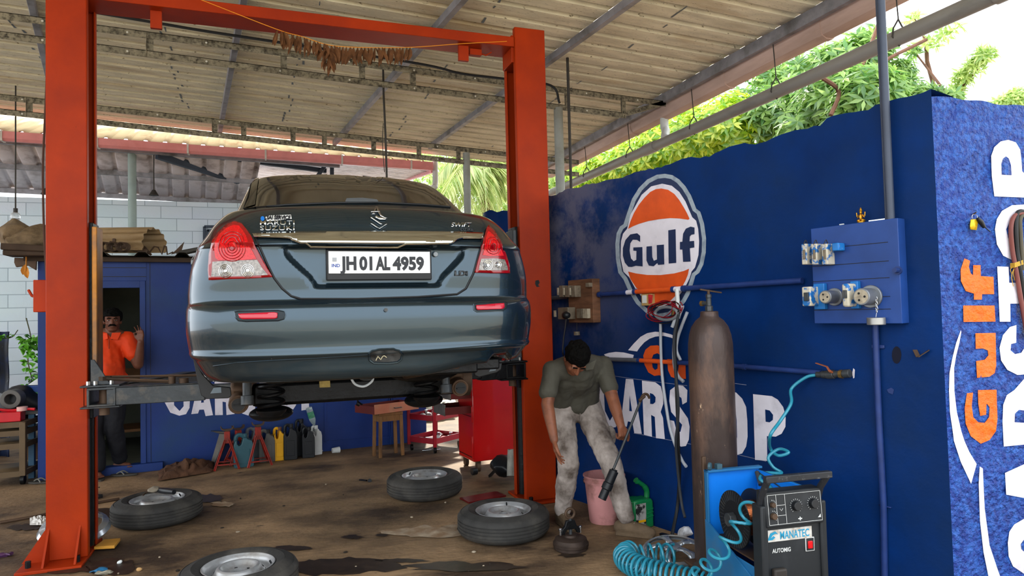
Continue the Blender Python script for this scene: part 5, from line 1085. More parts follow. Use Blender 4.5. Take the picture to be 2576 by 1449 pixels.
# tool with rag on the left wheel
p = on(395, 1234, 'z', WT+.02); tg = thing('grease_gun', 'black hand tool with a dirty rag resting on the wheel by the left post', 'tool', tuple(p))
mb = MB(); mb.tube([on(400, 1233, 'z', WT+.02), on(420, 1236, 'z', WT+.02), on(438, 1238, 'z', WT+.025)], [.02, .024, .018], 10); mb.build('barrel', M_bkp, tg)
mb = MB(); mb.ball(on(388, 1231, 'z', WT+.03), (.045, .03, .022), 14, 10).jit(.02, 25); mb.build('rag', mat('dirty cream rag', '#8c8272', .9, var=.3), tg)
mb = MB(); mb.tube([on(378, 1233, 'z', WT+.02), on(366, 1240, 'z', WT+.005), on(360, 1246, 'z', WT+.0)], .006, 6); mb.build('nozzle', M_rust, tg)
# ---------------------------------------------- small things on the floor
mb = MB(); mb.beam(on(905, 1207, 'z', .006), on(922, 1209, 'z', .006), .02, .010); mb.cyl(on(930, 1209, 'z', .002), on(930, 1209, 'z', .014), .018, n=10); tag(mb.build('floor_spanner', M_blk), 'small black spanner alone on the floor behind the middle wheel', 'spanner')
mb = MB(); mb.beam(on(232, 1257, 'z', .012), on(243, 1252, 'z', .012), .03, .02); mb.beam(on(243, 1251, 'z', .012), on(254, 1247, 'z', .015), .05, .03); tag(mb.build('wheel_chock', M_bkp, bevel=.004), 'small black block on the floor right of the left lift post', 'block')
mb = MB(); mb.tube(catmull([on(0, 1315, 'z', .012), on(110, 1295, 'z', .012), on(240, 1266, 'z', .012), on(300, 1255, 'z', .012)], 8), .012, 8); tag(mb.build('floor_rod', M_rust), 'long rusty rod lying on the floor behind the left lift post', 'rod')
mb = MB(); mb.grid(lambda u, v: on(75+48*u, 1325-22*v, 'z', 0)+V((0, 0, .012+.05*abs(noise.noise(V((u*6, v*6, 1))))*math.sin(PI*u)*math.sin(PI*v)**.5)), 24, 18); tag(mb.build('paper_scrap', mat('crumpled white paper', '#c8c5c0', .8, var=.15)), 'crumpled white paper on the floor at the left edge of the left post', 'paper')
# torn wheel trim by the left post
pc = on(188, 1362, 'z', .02); wt = thing('broken_wheel_trim', 'glossy broken grey wheel trim lying behind the foot of the left lift post', 'wheel trim', tuple(pc)); M_slv = mat('scuffed silver plastic', '#9aa0a6', .2, metal=.6, var=.2, scale=7, coat=.5)
mb = MB(); n_ = V((.05, -.25, 1)).normalized(); c_ = pc+Z3*.11; mb.lathe([(.205, -.05), (.215, -.03), (.20, .0), (.165, .012), (.16, .008), (.19, -.01), (.2, -.045)], c_, n_, 48); mb.build('rim_ring', M_slv, wt)
u_, v_ = perp(n_)
for k in range(6):
    a = k*PI/3; e = u_*math.cos(a)+v_*math.sin(a); mb = MB(); mb.prism([(.03, -.03), (.17, -.018), (.17, .018), (.03, .03)], c_+n_*.012, e, n_.cross(e), n_*.006); mb.build('spoke', M_slv, wt)
mb = MB(); mb.cyl(c_, c_+n_*.02, .05, n=24); mb.build('hub', M_slv, wt)
mb = MB(); q = [on(236, 1383, 'z', .015), on(288, 1380, 'z', .015), on(303, 1361, 'z', .015), on(262, 1364, 'z', .015)]; mb.add(q+[p+Z3*.02 for p in q], [(0, 1, 2, 3), (4, 5, 6, 7), (0, 1, 5, 4), (1, 2, 6, 5), (2, 3, 7, 6), (3, 0, 4, 7)]); tag(mb.build('yellow_box', mat('yellow card', '#c08a35', .6, var=.15), bevel=.003), 'flat yellow card box on the floor beside the broken wheel trim', 'box')
for nm, x, y, mm, lb in (('blue_wrapper', 250, 1435, mat('blue foil', '#2c6a94', .3, var=.3), 'crumpled blue wrapper on the floor by the left post base'), ('cream_scrap', 262, 1440, mat('cream scrap', '#8b8574', .7, var=.3), 'curled cream scrap on the floor by the blue wrapper'), ('white_pebble', 301, 1414, M_whp, 'small white pebble on the floor right of the left post base'), ('tan_scrap', 350, 1432, mat('tan scrap', '#b08a5a', .7), 'tiny tan paper curl between the left post and nearest wheel'), ('purple_wrapper', 12, 1396, mat('purple foil', '#4a2b4c', .4), 'small purple wrapper on the floor at the far left')):
    q = on(x, y, 'z', .012); mb = MB(); r_ = .05 if 'wrap' in nm or nm == 'cream_scrap' else .016; mb.ball(q, (r_, r_*.5, .012), 14, 8).jit(r_*.4, 30, x); tag(mb.build(nm, mm), lb, 'litter')
rnd = random.Random(5)
for k in range(26):
    q = on(rnd.uniform(240, 1250), rnd.uniform(1215, 1449), 'z', .004); mb = MB(); r_ = rnd.uniform(.004, .012); mb.ball(q, (r_*1.4, r_, .006), 8, 6).jit(r_*.3, 60, k); tag(mb.build('grit', mat('pale grit', '#9a8c78', .8) if k % 2 else mat('dark grit', '#2a231c', .8)), 'small bit of grit on the concrete floor', 'grit', 'bits of grit on the floor')
# bent bumper strip and dented grey canister by the right post
mb = MB(); a, b = on(1228, 1196, 'z', .03), on(1290, 1130, 'y', 5.9); mb.prism([(0, 0), (.03, .015), (.07, .0), (.09, -.04), (.07, -.05), (.03, -.03)], a, V((.7, .7, 0)), V((.3, -.3, .9)), b-a); tag(mb.build('bumper_strip', M_rub, bevel=.004), 'torn black plastic bumper strip leaning by the right lift post foot', 'car part')
mb = MB(); q = on(1278, 1210, 'z', .02); mb.ball(q+V((.05, .15, .10)), (.16, .12, .09), 18, 12).jit(.05, 9); tag(mb.build('plastic_liner', M_bkp), 'crumpled black plastic liner on the floor left of the right lift post', 'plastic')
mb = MB(); a = on(1290, 1198, 'y', 5.7); mb.cyl(a, a+V((.03, .06, .22)), .055, .045, n=18).jit(.012, 25); tag(mb.build('dented_canister', mat('dirty grey canister', '#8d8a80', .6, var=.3, scale=16), bevel=.004), 'dented pale grey canister by the left side of the right lift post', 'canister')
mb = MB(); q = on(1215, 1250, 'z', .01); mb.box(q+V((0, 0, -.002)), (.34, .16, .012), Matrix.Rotation(.2, 3, 'Z')); tag(mb.build('red_steel_plate', mat('dull dark red plate', '#5a0f10', .35, var=.3)), 'dull dark red steel plate on the floor between two right-hand wheels', 'plate')
# ---------------------------------------------- left edge: workshop trolley and bench
M_br = mat('brown painted steel', '#5c4a33', .6, var=.2, stain='#3d2f1f', amt=.4)
c1_, c2_ = on(58, 1218, 'z', 0), on(-80, 1232, 'z', 0); bk = V((.05, .5, 0)); q4 = [c1_, c1_+bk, c2_+bk, c2_]; lt = thing('brown_trolley', 'brown steel trolley with shelves at the far left edge', 'trolley', tuple(c1_)); LZ = on(58, 1062, 'y', c1_.y).z
for q in q4: mb = MB(); mb.beam(q+Z3*.08, q+Z3*LZ, .05, .05, up=(0, 1, 0)); mb.build('post', M_br, lt, bevel=.004); mb = MB(); mb.cyl(q+V((-.015, 0, .045)), q+V((.015, 0, .045)), .045, n=18); mb.build('caster', M_blk, lt)
for z in (.12, .38, .50, LZ): 
    mb = MB(); mb.add([q+Z3*z for q in q4], [(0, 1, 2, 3)]); mb.beam(q4[0]+Z3*(z-.02), q4[3]+Z3*(z-.02), .02, .05); mb.beam(q4[0]+Z3*(z-.02), q4[1]+Z3*(z-.02), .02, .05); mb.build('shelf', M_br, lt, solid=.004)
d1, d2 = on(72, 1208, 'z', 0)+V((0, .1, 0)), on(110, 1208, 'z', 0)+V((0, .1, 0)); wb_ = thing('work_bench', 'steel bench with a blue leg between the brown trolley and blue cabin', 'bench', tuple(d1))
mb = MB(); mb.beam(d1, d1+Z3*.62, .05, .05, up=(0, 1, 0)); mb.build('leg', mat('faded blue leg', '#2c4f66', .5, var=.2), wb_, bevel=.004)
mb = MB(); mb.beam(d1+V((0, .6, 0)), d1+V((0, .6, .62)), .05, .05, up=(0, 1, 0)); mb.build('leg', M_rust, wb_, bevel=.004)
mb = MB(); mb.bx(d1.x-.12, d1.x+.13, d1.y-.03, d1.y+.66, .62, .65); mb.build('bench_top', M_gry, wb_, bevel=.003)
mb = MB(); mb.bx(d1.x-.1, d1.x+.10, d1.y+.1, d1.y+.6, .16, .36); tag(mb.build('cardboard_box', mat('brown cardboard', '#5f4630', .8, var=.2), bevel=.004), 'brown cardboard box under the steel bench by the blue cabin', 'box')
TT = LZ+.004
q = on(28, 1060, 'y', c1_.y+.12); mb = MB(); mb.bx(q.x-.10, q.x+.10, c1_.y+.04, c1_.y+.18, TT, TT+.09); tag(mb.build('red_tool_box', mat('red plastic', '#b8101c', .35, coat=.3), bevel=.006), 'small red plastic box on top of the brown trolley', 'box')
mb = MB(); mb.tube(catmull([(q.x-.12, q.y, TT+.16), (q.x-.10, q.y, TT+.12), (q.x+.0, q.y, TT+.10), (q.x+.12, q.y, TT+.105), (q.x+.20, q.y-.02, TT+.10)], 6), .013, 8); tag(mb.build('red_strap', mat('red plastic', '#b8101c')), 'red looped handle lying over the red box on the trolley', 'handle')
mb = MB(); mb.cyl((q.x+.09, q.y, TT+.092), (q.x+.09, q.y, TT+.13), .045, n=20); tag(mb.build('tape_roll', mat('pinkish lid', '#c59a92', .5)), 'small pinkish round lid on the red trolley box', 'lid')
mb = MB(); mb.lathe([(.05, -.06), (.09, -.06), (.09, .06), (.05, .06)], (q.x-.02, q.y+.12, TT+.2), (.1, 1, 0), 24, closed=True); tag(mb.build('grinding_wheel', M_gry, bevel=.005), 'grey round ring standing behind the red box on the trolley', 'ring')
mb = MB(); mb.ball((q.x-.02, q.y+.3, TT+.14), (.22, .14, .16), 20, 12).jit(.07, 7); tag(mb.build('black_tool_bag', M_bkp), 'slumped black tool bag on the brown trolley', 'bag')
bq = V((d1.x+.0, d1.y+.25, .65)); bu = thing('paint_tub', 'blue tub with a yellow and green label on the steel bench', 'tub', tuple(bq))
mb = MB(); mb.lathe([(0, 0), (.105, 0), (.12, .22), (.125, .222), (.125, .235), (.115, .235), (.10, .01)], bq, n=32); mb.build('tub', mat('tub blue', '#1f3f7c', .4, var=.1), bu)
mb = MB(); mb.lathe([(.1095, .04), (.1185, .17)], bq, n=32); mb.build('label_band', mat('yellow label', '#d8b51c', .4, var=.1), bu); mb = MB(); mb.lathe([(.1155, .12), (.119, .17)], bq, n=32); mb.build('label_stripe', mat('green label stripe', '#2f6b3a', .4), bu)
mb = MB(); mb.lathe([(0, .30), (.02, .30), (.06, .27), (.10, .24), (0, .24)], bq, n=24); mb.build('lid', M_whp, bu); mb = MB(); mb.tube([bq+V((-.10, 0, .24)), bq+V((-.05, 0, .34)), bq+V((.10, 0, .34))], .006, 6); mb.build('bail_handle', M_dgr, bu)
text('IA', 'tub_lettering', .055, bq+V((-.07, -.122, .05)), X3, Z3, M_ink, bu, bold=.002)
mb = MB(); a, b = on(90, 995, 'y', 9.0), on(150, 935, 'y', 8.9); mb.beam(a-(b-a)*.6, b, .04, .04)
for k in range(14): 
    q = on(48+rnd.uniform(-12, 12), 1003+rnd.uniform(-6, 8), 'y', 8.6); 
mb = MB()
for k in range(20): leaf(mb, on(48, 1010, 'y', 8.5), (rnd.uniform(-.6, .6), rnd.uniform(-.3, .3), rnd.uniform(.2, 1)), .16, .05, (0, -1, .3))
tag(mb.build('dry_palm_bundle', mat('dry ochre bloom', '#b87422')), 'bundle of dry ochre palm strips behind the black tool bag', 'bundle', kind='stuff')
# slippers
M_slip = mat('worn slipper rubber', '#3a3732', .7, var=.2)
def slipper(px, py, rz, label, grp='slippers by the cabin doorway'):
    p = on(px, py, 'z', .0); t = thing('slipper', label, 'slipper', (p.x, p.y, .0), rz, grp)
    mb = MB(); o_ = [(.045*math.sin(a)*(1.0 if math.cos(a) > 0 else .8), .125*math.cos(a)) for a in [2*PI*i/24 for i in range(24)]]; mb.prism(o_, (0, 0, .002), X3, Y3, V((0, 0, .018))); mb.build('sole', M_slip, t, local=True, bevel=.004)
    mb = MB(); mb.tube(catmull([(-.038, -.02, .018), (-.02, .02, .045), (0, .07, .022), (.02, .02, .045), (.038, -.02, .018)], 5), .006, 6); mb.build('strap', mat('grey strap', '#6b6a62', .6), t, local=True)
slipper(312, 1197, 1.3, 'empty grey slipper on the floor right of the doorway man'); slipper(104, 1216, 1.2, 'brown slipper on the floor at the left cabin corner')
# ================================================================ FIXTURES ON THE RIGHT WALL
WR = Matrix((-WD, WN, Z3)).transposed()      # local x towards the street, y out of the wall, z up
WD2 = -WD
def wbox(mb, px0, py0, px1, py1, d0, d1):
    a, b = wall(px0, py0, 0), wall(px1, py1, 0); s0, s1 = (a-W0).dot(WD2), (b-W0).dot(WD2); z0, z1 = a.z, b.z
    c_ = W0+WD2*(s0+s1)/2+Z3*((z0+z1)/2)+WN*(d0+d1)/2; c_.z = (z0+z1)/2; mb.box(c_, (abs(s1-s0), abs(d1-d0), abs(z1-z0)), WR); return c_
M_pipeb = mat('blue painted pipe', '#1b3166', .45, var=.2, scale=10); M_pipem = mat('bare grey pipe', '#5d6068', .4, metal=.4, var=.2)
def wpipe(name, segs, r, label):
    t = thing(name, label, 'pipe', tuple(wall(*segs[0][0], r)))
    for a, b, mm in segs: mb = MB(); mb.cyl(wall(*a, r+.012), wall(*b, r+.012), r, n=14); mb.build('pipe', mm, t)
    for a, b, mm in segs: mb = MB(); p = wall(*a, r+.012); d = (wall(*b, r+.012)-p).normalized(); mb.cyl(p-d*.012, p+d*.012, r*1.25, n=14); mb.build('clip', M_pipeb, t)
    return t
up = wpipe('conduit_pipe', [((1388, 751), (1436, 746), M_pipem), ((1516, 741), (1582, 736), M_pipeb), ((1582, 736), (1605, 734), M_white), ((1605, 734), (1702, 728), M_orange), ((1702, 728), (1728, 726), M_white), ((1728, 726), (2026, 706), M_pipeb)], .017, 'painted pipe running along the wall across the lower part of the round logo')
lp = wpipe('conduit_pipe', [((1534, 903), (1615, 906), M_pipem), ((1615, 906), (1706, 911), M_orange), ((1706, 911), (1880, 922), M_pipeb), ((1880, 922), (2072, 937), M_pipeb)], .015, 'painted pipe on the wall from behind the worker to the air valve')
# air valve
va = thing('air_valve', 'brass ball valve with rusty orange lever at the end of the lower wall pipe', 'valve', tuple(wall(2100, 940, .03)))
M_brass = mat('dirty brass', '#7a6238', .4, metal=.7, var=.2)
mb = MB()
for a, b, r in (((2064, 941), (2078, 941), .017), ((2078, 941), (2090, 941), .021), ((2090, 941), (2108, 940), .024), ((2108, 940), (2132, 939), .018), ((2132, 939), (2148, 938), .022)): mb.cyl(wall(*a, .035), wall(*b, .035), r, n=12)
mb.build('body', M_dgr, va, bevel=.002); mb = MB(); mb.cyl(wall(2122, 940, .035), wall(2130, 940, .035), .023, n=8); mb.build('hex_nut', M_brass, va)
mb = MB(); mb.beam(wall(2106, 932, .07), wall(2099, 920, .07), .014, .004); mb.beam(wall(2099, 920, .07), wall(2073, 911, .075), .016, .004); mb.cyl(wall(2106, 939, .03), wall(2106, 931, .07), .007, n=8); mb.build('lever', mat('rusty orange lever', '#8c4a2c', .6, var=.2), va)
mb = MB(); polyfill(mb, [(2147,926),(2151,930),(2150,950),(2147,952),(2144,940)], lambda x, y: wall(x, y, .002)); mb.build('chalk_mark', M_white, va)
# vertical conduits by the blue board
for x0, x1, r, lb in ((2233, 2249, .019, 'thick conduit rising from the blue switch board to the roof'), (2222, 2240, .009, 'thin conduit beside the thick one rising from the blue switch board')):
    b = wall(x1+5, 562, .05); t_ = wall(x1, 262, .05); mb = MB(); mb.cyl(b, (b.x, b.y, rz(b.x)-.02), r, n=16); o = mb.build('wall_conduit', mat('dark conduit', '#3a4252', .4, var=.2, scale=3)); tag(o, lb, 'pipe')
lc = thing('wall_conduit', 'blue painted conduit running down the wall below the blue switch board', 'pipe', tuple(wall(2212, 818, .02)))
mb = MB(); mb.tube(catmull([wall(2207, 812, .02), wall(2210, 900, .02), wall(2216, 1050, .02), wall(2224, 1200, .02), wall(2228, 1300, .02), wall(2231, 1500, .02)], 4), .016, 12); mb.build('tube', M_pipeb, lc)
for x, y in ((2211, 872), (2228, 1273)): mb = MB(); wbox(mb, x-16, y-5, x+16, y+5, 0, .012); mb.build('saddle_clip', M_pipeb, lc, bevel=.003)
# wooden switch board
M_bwood = mat('old brown board', '#6d4a34', .75, var=.3, scale=7, stain='#4c3222', amt=.45, stretch=(1, 1, 5))
sb = thing('wooden_switchboard', 'old brown wooden switch board on the wall between post and round logo', 'switch board', tuple(wall(1477, 815, .03)))
mb = MB(); wbox(mb, 1447, 706, 1512, 811, 0, .075); mb.build('board', M_bwood, sb, bevel=.004)
M_bake = mat('grimy bakelite', '#6f6455', .5, var=.2, stain='#4b4237', amt=.4, sscale=25)
M_bak2 = mat('pale socket plate', '#a49a86', .5, var=.15, stain='#6f6657', amt=.4, sscale=25)
for x0 in (1445, 1460, 1476):
    mb = MB(); c_ = wbox(mb, x0-6, 719, x0+5, 747, .075, .135); o = mb.build('fuse_carrier', M_bake, sb, bevel=.004); mb = MB(); wbox(mb, x0-9, 724, x0-5, 742, .135, .142); mb.build('fuse_face', M_bak2, o, bevel=.001)
mb = MB(); wbox(mb, 1500, 712, 1510, 722, .075, .11); mb.build('holder', M_bake, sb, bevel=.004)
mb = MB(); wbox(mb, 1440, 773, 1467, 802, .075, .15); o = mb.build('breaker', M_bake, sb, bevel=.004); mb = MB(); wbox(mb, 1432, 780, 1437, 796, .15, .158); mb.build('breaker_toggle', M_bak2, o)
for x0, x1 in ((1476, 1490), (1491, 1505)): mb = MB(); wbox(mb, x0, 776, x1, 800, .075, .105); mb.build('socket_plate', M_bak2 if x0 > 1480 else M_bake, sb, bevel=.003)
p = wall(1462, 792, .15); mb = MB(); mb.ball(p, (.035, .035, .03), 18, 12); mb.build('black_plug', M_bkp, sb)
mb = MB(); mb.tube(catmull([p+V((0, 0, -.02)), p+V((-.01, 0, -.09)), p+V((-.03, 0, -.20)), p+V((-.035, 0, -.30)), wall(1440, 900, .05)], 5), .006, 6); mb.build('plug_cable', M_cable, sb)
mb = MB(); mb.tube([wall(1466, 812, .06), wall(1466, 832, .06)], .002, 5); mb.build('cap_string', M_wire, sb); mb = MB(); p = wall(1466, 838, .06); mb.cyl(p+V((0, 0, -.014)), p+V((0, 0, .014)), .024, n=18); mb.build('hanging_cap', M_bake, sb)
# blue switch board
bb = thing('blue_switchboard', 'large blue planked switch board with switches and sockets near the wall corner', 'switch board', tuple(wall(2170, 815, .03)))
mb = MB(); a = (2062, 588, 2290, 812); c_ = wbox(mb, 2058, 577, 2288, 813, 0, .07); mb.build('board', mat('blue board paint', '#1a3c7c', .45, var=.2, scale=4), bb, bevel=.003)
sA = wall(2058, 577, 0); sB = wall(2288, 813, 0); bl_ = (sA-W0).dot(WD2); br2 = (sB-W0).dot(WD2); bt_z, bb_z = sA.z, sB.z
for f_ in (.22, .40, .56, .74, .86):
    mb = MB(); z = bt_z+(bb_z-bt_z)*f_; mb.beam(W0*1+WD2*bl_+WN*.0705+Z3*z, W0+WD2*(br2-.05)+WN*.0705+Z3*z, .003, .002, up=WN); mb.build('plank_gap', M_seam, bb)
def bp_(px, py, d=.07): q = wall(px, py, 0); return onp(px, py, W0+WN*d, WN)
def bbox_(mb, x0, y0, x1, y1, d0, d1):
    a, b = bp_(x0, y0, d1), bp_(x1, y1, d1); s0, s1 = (a-W0).dot(WD2), (b-W0).dot(WD2); c_ = W0+WD2*(s0+s1)/2+WN*(d0+d1)/2; c_.z = (a.z+b.z)/2; mb.box(c_, (abs(s1-s0), abs(d1-d0), abs(a.z-b.z)), WR); return c_
M_swb = mat('paint-splashed switch', '#b9b2a0', .4, var=.1, stain='#1d62a4', amt=.47, sscale=22, soft=.03)
M_swb2 = mat('bright blue splashed side', '#1d6ab0', .4, var=.2, stain='#c0b9a8', amt=.3, sscale=25, soft=.03)
for x0, x1 in ((2015, 2030), (2040, 2056), (2066, 2082)):
    mb = MB(); c_ = bbox_(mb, x0, 614, x1, 665, .07, .14); o = mb.build('fuse_unit', M_swb, bb, bevel=.004)
    mb = MB(); wv_ = bp_((x0+x1)/2, 640, .144); mb.box(wv_, (.012, .006, .05), WR); mb.build('fuse_slot', M_bake, o, bevel=.001)
    mb = MB(); mb.tube(catmull([c_+Z3*.055+WN*.0, c_+Z3*.075+WN*.015, c_+Z3*.05+WN*.035], 4), .0025, 5); mb.build('fuse_wire', M_wire, o)
mb = MB(); bbox_(mb, 2092, 612, 2110, 630, .07, .13); mb.build('lamp_holder', M_swb2, bb, bevel=.005)
mb = MB(); bbox_(mb, 2016, 722, 2040, 770, .07, .17); o = mb.build('main_switch', M_swb, bb, bevel=.006); mb = MB(); bbox_(mb, 2045, 714, 2075, 778, .07, .10); mb.build('switch_base', M_swb2, bb, bevel=.004); mb = MB(); bbox_(mb, 2021, 736, 2033, 757, .17, .18); mb.build('toggle_window', M_dgr, o, bevel=.002)
mb = MB(); bbox_(mb, 2116, 714, 2136, 772, .07, .17); o = mb.build('main_switch', M_swb, bb, bevel=.01); mb = MB(); bbox_(mb, 2137, 708, 2160, 776, .07, .10); mb.build('switch_base', M_swb2, bb, bevel=.004); mb = MB(); bbox_(mb, 2119, 730, 2129, 750, .17, .18); mb.build('toggle_window', M_dgr, o, bevel=.002)
M_sock = mat('grey metal socket', '#777b80', .35, metal=.5, var=.15)
for px, py, r in ((2096, 747, .034), (2187, 746, .042)):
    p = bp_(px, py, .09); mb = MB(); mb.cyl(p-WN*.02, p+WN*.075, r, n=24); mb.cyl(p-WN*.02, p-WN*.005, r*1.35, n=24); o = mb.build('round_socket', M_sock, bb, bevel=.003)
    mb = MB(); mb.cyl(p+WN*.074, p+WN*.078, r*.82, n=24); mb.build('socket_face', M_bak2, o)
    for a in (0, 2.1, 4.2): mb = MB(); q = p+WN*.0785+WD2*r*.45*math.cos(a)+Z3*r*.45*math.sin(a); mb.cyl(q, q+WN*.001, r*.14, n=10); mb.build('pin_hole', M_seam, o)
p = bp_(2204, 745, .1)
for k in range(7): mb = MB(); q = p+Z3*(-.012*k); e = WD2 if k % 2 else WN; mb.tube([q+e*.005*math.cos(t)+Z3*.010*math.sin(t) for t in [i*PI/6 for i in range(13)]], .0015, 5); mb.build('chain_link', M_chr, bb)
mb = MB(); q = bp_(2204, 808, .10); mb.cyl(q+Z3*-.018, q+Z3*.018, .042, n=28); mb.build('socket_cap', mat('dull aluminium', '#9a9a98', .4, metal=.7, var=.1), bb, bevel=.003)
mb = MB(); mb.tube([p-Z3*.08, q+Z3*.02], .0015, 5); mb.build('cap_chain', M_chr, bb)
mb = MB(); q = bp_(2258, 680, .08); mb.cyl(q-WN*.01, q+WN*.03, .012, n=8); mb.cyl(q-WN*.01, q, .02, n=14); mb.build('bolt', M_pipeb, bb)
# small golden figure on the board
M_gold = mat('gold figure', '#c08a2a', .35, metal=.8, var=.2); fg = bp_(2167, 574, .04); fg.z = bt_z+.003+.0
gf = thing('gold_figurine', 'tiny golden figurine standing on top of the blue switch board', 'figurine', tuple(fg))
mb = MB(); mb.ball(fg+Z3*.028, (.010, .007, .018), 12, 8); mb.ball(fg+Z3*.052, (.007, .006, .009), 12, 8); mb.lathe([(0, .078), (.004, .072), (.008, .060), (.006, .056), (0, .056)], fg, n=12)
for s in (-1, 1):
    mb.tube([fg+Z3*.04+WD2*s*.008, fg+Z3*.032+WD2*s*.020, fg+Z3*.052+WD2*s*.022], .003, 6); mb.tube([fg+Z3*.038+WD2*s*.008, fg+Z3*.025+WD2*s*.018, fg+Z3*.035+WD2*s*.012], .003, 6); mb.ball(fg+Z3*.010+WD2*s*.010, (.014, .009, .008), 10, 6)
mb.build('figure', M_gold, gf); mb = MB(); mb.cyl(fg, fg+Z3*.004, .018, n=20); mb.build('base', M_gold, gf)
for px, lb in ((2118, 'small white chip lying on top of the blue board at its left'), (2207, 'thin steel pin lying on top of the blue board right of the figurine')):
    q = bp_(px, 577, .04); q.z = bt_z+.006; mb = MB(); mb.beam(q-WD2*(.012 if px < 2150 else .04), q+WD2*(.012 if px < 2150 else .04), .006, .005); tag(mb.build('small_scrap', M_whp if px < 2150 else M_chr), lb, 'litter')
mb = MB(); mb.beam(wall(2304, 880, .01), wall(2319, 897, .035), .02, .003); mb.beam(wall(2319, 897, .035), wall(2340, 880, .01), .02, .003); tag(mb.build('wall_hook', M_rust), 'rusty V-shaped bracket on the wall below the blue board', 'bracket')
mb = MB(); polyfill(mb, [(2243, 975), (2250, 980), (2247, 992), (2236, 988), (2232, 980)], lambda x, y: wall(x, y, .004)); mb.build('paint_blister', M_pipeb, wr, recalc=False)
# card box on the wall over the logo's lower cap
nb = thing('cream_note_box', 'small cream and red card holder on the wall by the lower logo cap', 'box', tuple(wall(1635, 770, .02)))
mb = MB(); wbox(mb, 1622, 740, 1649, 768, .003, .035); mb.build('holder', mat('tan card', '#a98a55', .7), nb, bevel=.002); mb = MB(); wbox(mb, 1625, 743, 1636, 762, .035, .038); mb.build('paper', M_whp, nb); mb = MB(); polyfill(mb, [(1640, 740), (1652, 742), (1650, 762), (1641, 765)], lambda x, y: wall(x, y, .037)); mb.build('red_mark', mat('red label', '#b8282c', .6, var=.3, scale=60), nb)
# T branch, red wire coil, hoses
tb = thing('pipe_tap', 'short pale pipe stub dropping from the painted pipe beside the round logo', 'tap', tuple(wall(1718, 770, .05))); mb = MB(); mb.cyl(wall(1716, 727, .05), wall(1722, 775, .06), .014, n=12); mb.build('stub', M_pvcw, tb)
mb = MB(); mb.cyl(wall(1708, 745+35, .05), wall(1706, 805, .05), .014, n=10); mb.cyl(wall(1708, 770, .05), wall(1707, 778, .05), .02, n=8); mb.build('fitting', M_brass, tb)
rw = thing('red_wire_coil', 'loose coil of thin red wire hanging on the wall below the round logo', 'wire', tuple(wall(1690, 800, .06))); rnd = random.Random(9)
for k in range(9):
    cx, cy = 1690+rnd.uniform(-6, 8), 783+rnd.uniform(-4, 6); rx, ry = rnd.uniform(30, 46), rnd.uniform(14, 26); ph = rnd.uniform(0, 6); tl_ = rnd.uniform(-.35, .05)
    q = [wall(cx+rx*math.cos(t)*math.cos(tl_)-ry*math.sin(t)*math.sin(tl_), cy+rx*math.cos(t)*math.sin(tl_)+ry*math.sin(t)*math.cos(tl_)+2*math.sin(3*t+ph), .06+.012*math.sin(2*t+ph)+.004*k) for t in [i*2*PI/26 for i in range(27)]]
    mb = MB(); mb.tube(q, .0032, 5); mb.build('wire_loop', mat('red wire', '#7d0f1c', .4, var=.1) if k % 3 else M_cable, rw)
mb = MB(); mb.tube([wall(1700+28*math.cos(t), 788+16*math.sin(t), .09) for t in [i*2*PI/24 for i in range(25)]], .010, 8); tag(mb.build('grey_hose_coil', mat('grey hose', '#6d7176', .4)), 'short grey hose loop inside the red wire coil', 'hose')
M_hose = mat('clear grey hose', '#a9aeb6', .35, var=.1, coat=.3, trans=.1)
mb = MB(); mb.tube(catmull([wall(1672, 812, .04), wall(1673, 880, .04), wall(1677, 950, .04), wall(1686, 1020, .04), wall(1697, 1080, .04), wall(1715, 1125, .05), wall(1735, 1155, .07), wall(1750, 1168, .09)], 6), .0105, 10); tag(mb.build('air_hose', M_hose), 'long clear grey hose hanging down across the white S to behind the cylinder', 'hose')
mb = MB(); mb.tube(catmull([wall(1712, 822, .08), wall(1722, 790, .07), wall(1733, 770, .06), wall(1722, 800, .06), wall(1714, 840, .06), wall(1711, 880, .06), wall(1713, 920, .06), wall(1722, 945, .06), wall(1735, 958, .06)], 6), .0115, 10); mb2 = mb; tag(mb.build('air_hose', M_hose), 'clear grey hose looped over the wall coil just left of the cylinder', 'hose')
mb = MB(); mb.tube(catmull([wall(1742, 785, .05), wall(1728, 820, .05), wall(1718, 850, .05), wall(1715, 880, .05), wall(1725, 905, .05)], 6), .0105, 10); tag(mb.build('air_hose', M_hose), 'inner clear grey hose bending beside the cylinder shoulder', 'hose')
mb = MB(); mb.tube(catmull([wall(1738, 800, .12), wall(1730, 860, .12), wall(1733, 950, .12), wall(1734, 1050, .11), wall(1733, 1120, .10), wall(1728, 1180, .07), wall(1715, 1270, .04), on(1702, 1352, 'z', .02)+WN*.05], 6), .011, 8); tag(mb.build('welding_cable', M_cable), 'black cable hanging behind the cylinder down to the floor', 'cable')
mb = MB(); mb.tube(catmull([wall(1750, 790, .16), wall(1741, 850, .17), wall(1745, 930, .17), wall(1752, 1000, .17), wall(1745, 1060, .15), wall(1735, 1110, .13), wall(1734, 1200, .10), wall(1742, 1262, .10), wall(1758, 1292, .13)], 6), .009, 8); tag(mb.build('welding_cable', mat('dark grey cable', '#2c2f33', .5)), 'dark grey cable curving past the left side of the cylinder', 'cable')
mb = MB(); q = on(1722, 1348, 'z', .015); mb.ball(q+V((.03, .0, .02)), (.08, .04, .03), 16, 10).jit(.03, 18); tag(mb.build('foil_scrap', mat('white foil scrap', '#b9b9bb', .4, var=.4, scale=40)), 'crumpled white and grey wrapper at the wall foot behind the wheel trim', 'litter')
mb = MB(); mb.beam(on(1662, 1343, 'z', .008), on(1682, 1348, 'z', .008), .03, .012); tag(mb.build('rubber_strip', M_bkp), 'short black strip on the floor right of the green can', 'strip')
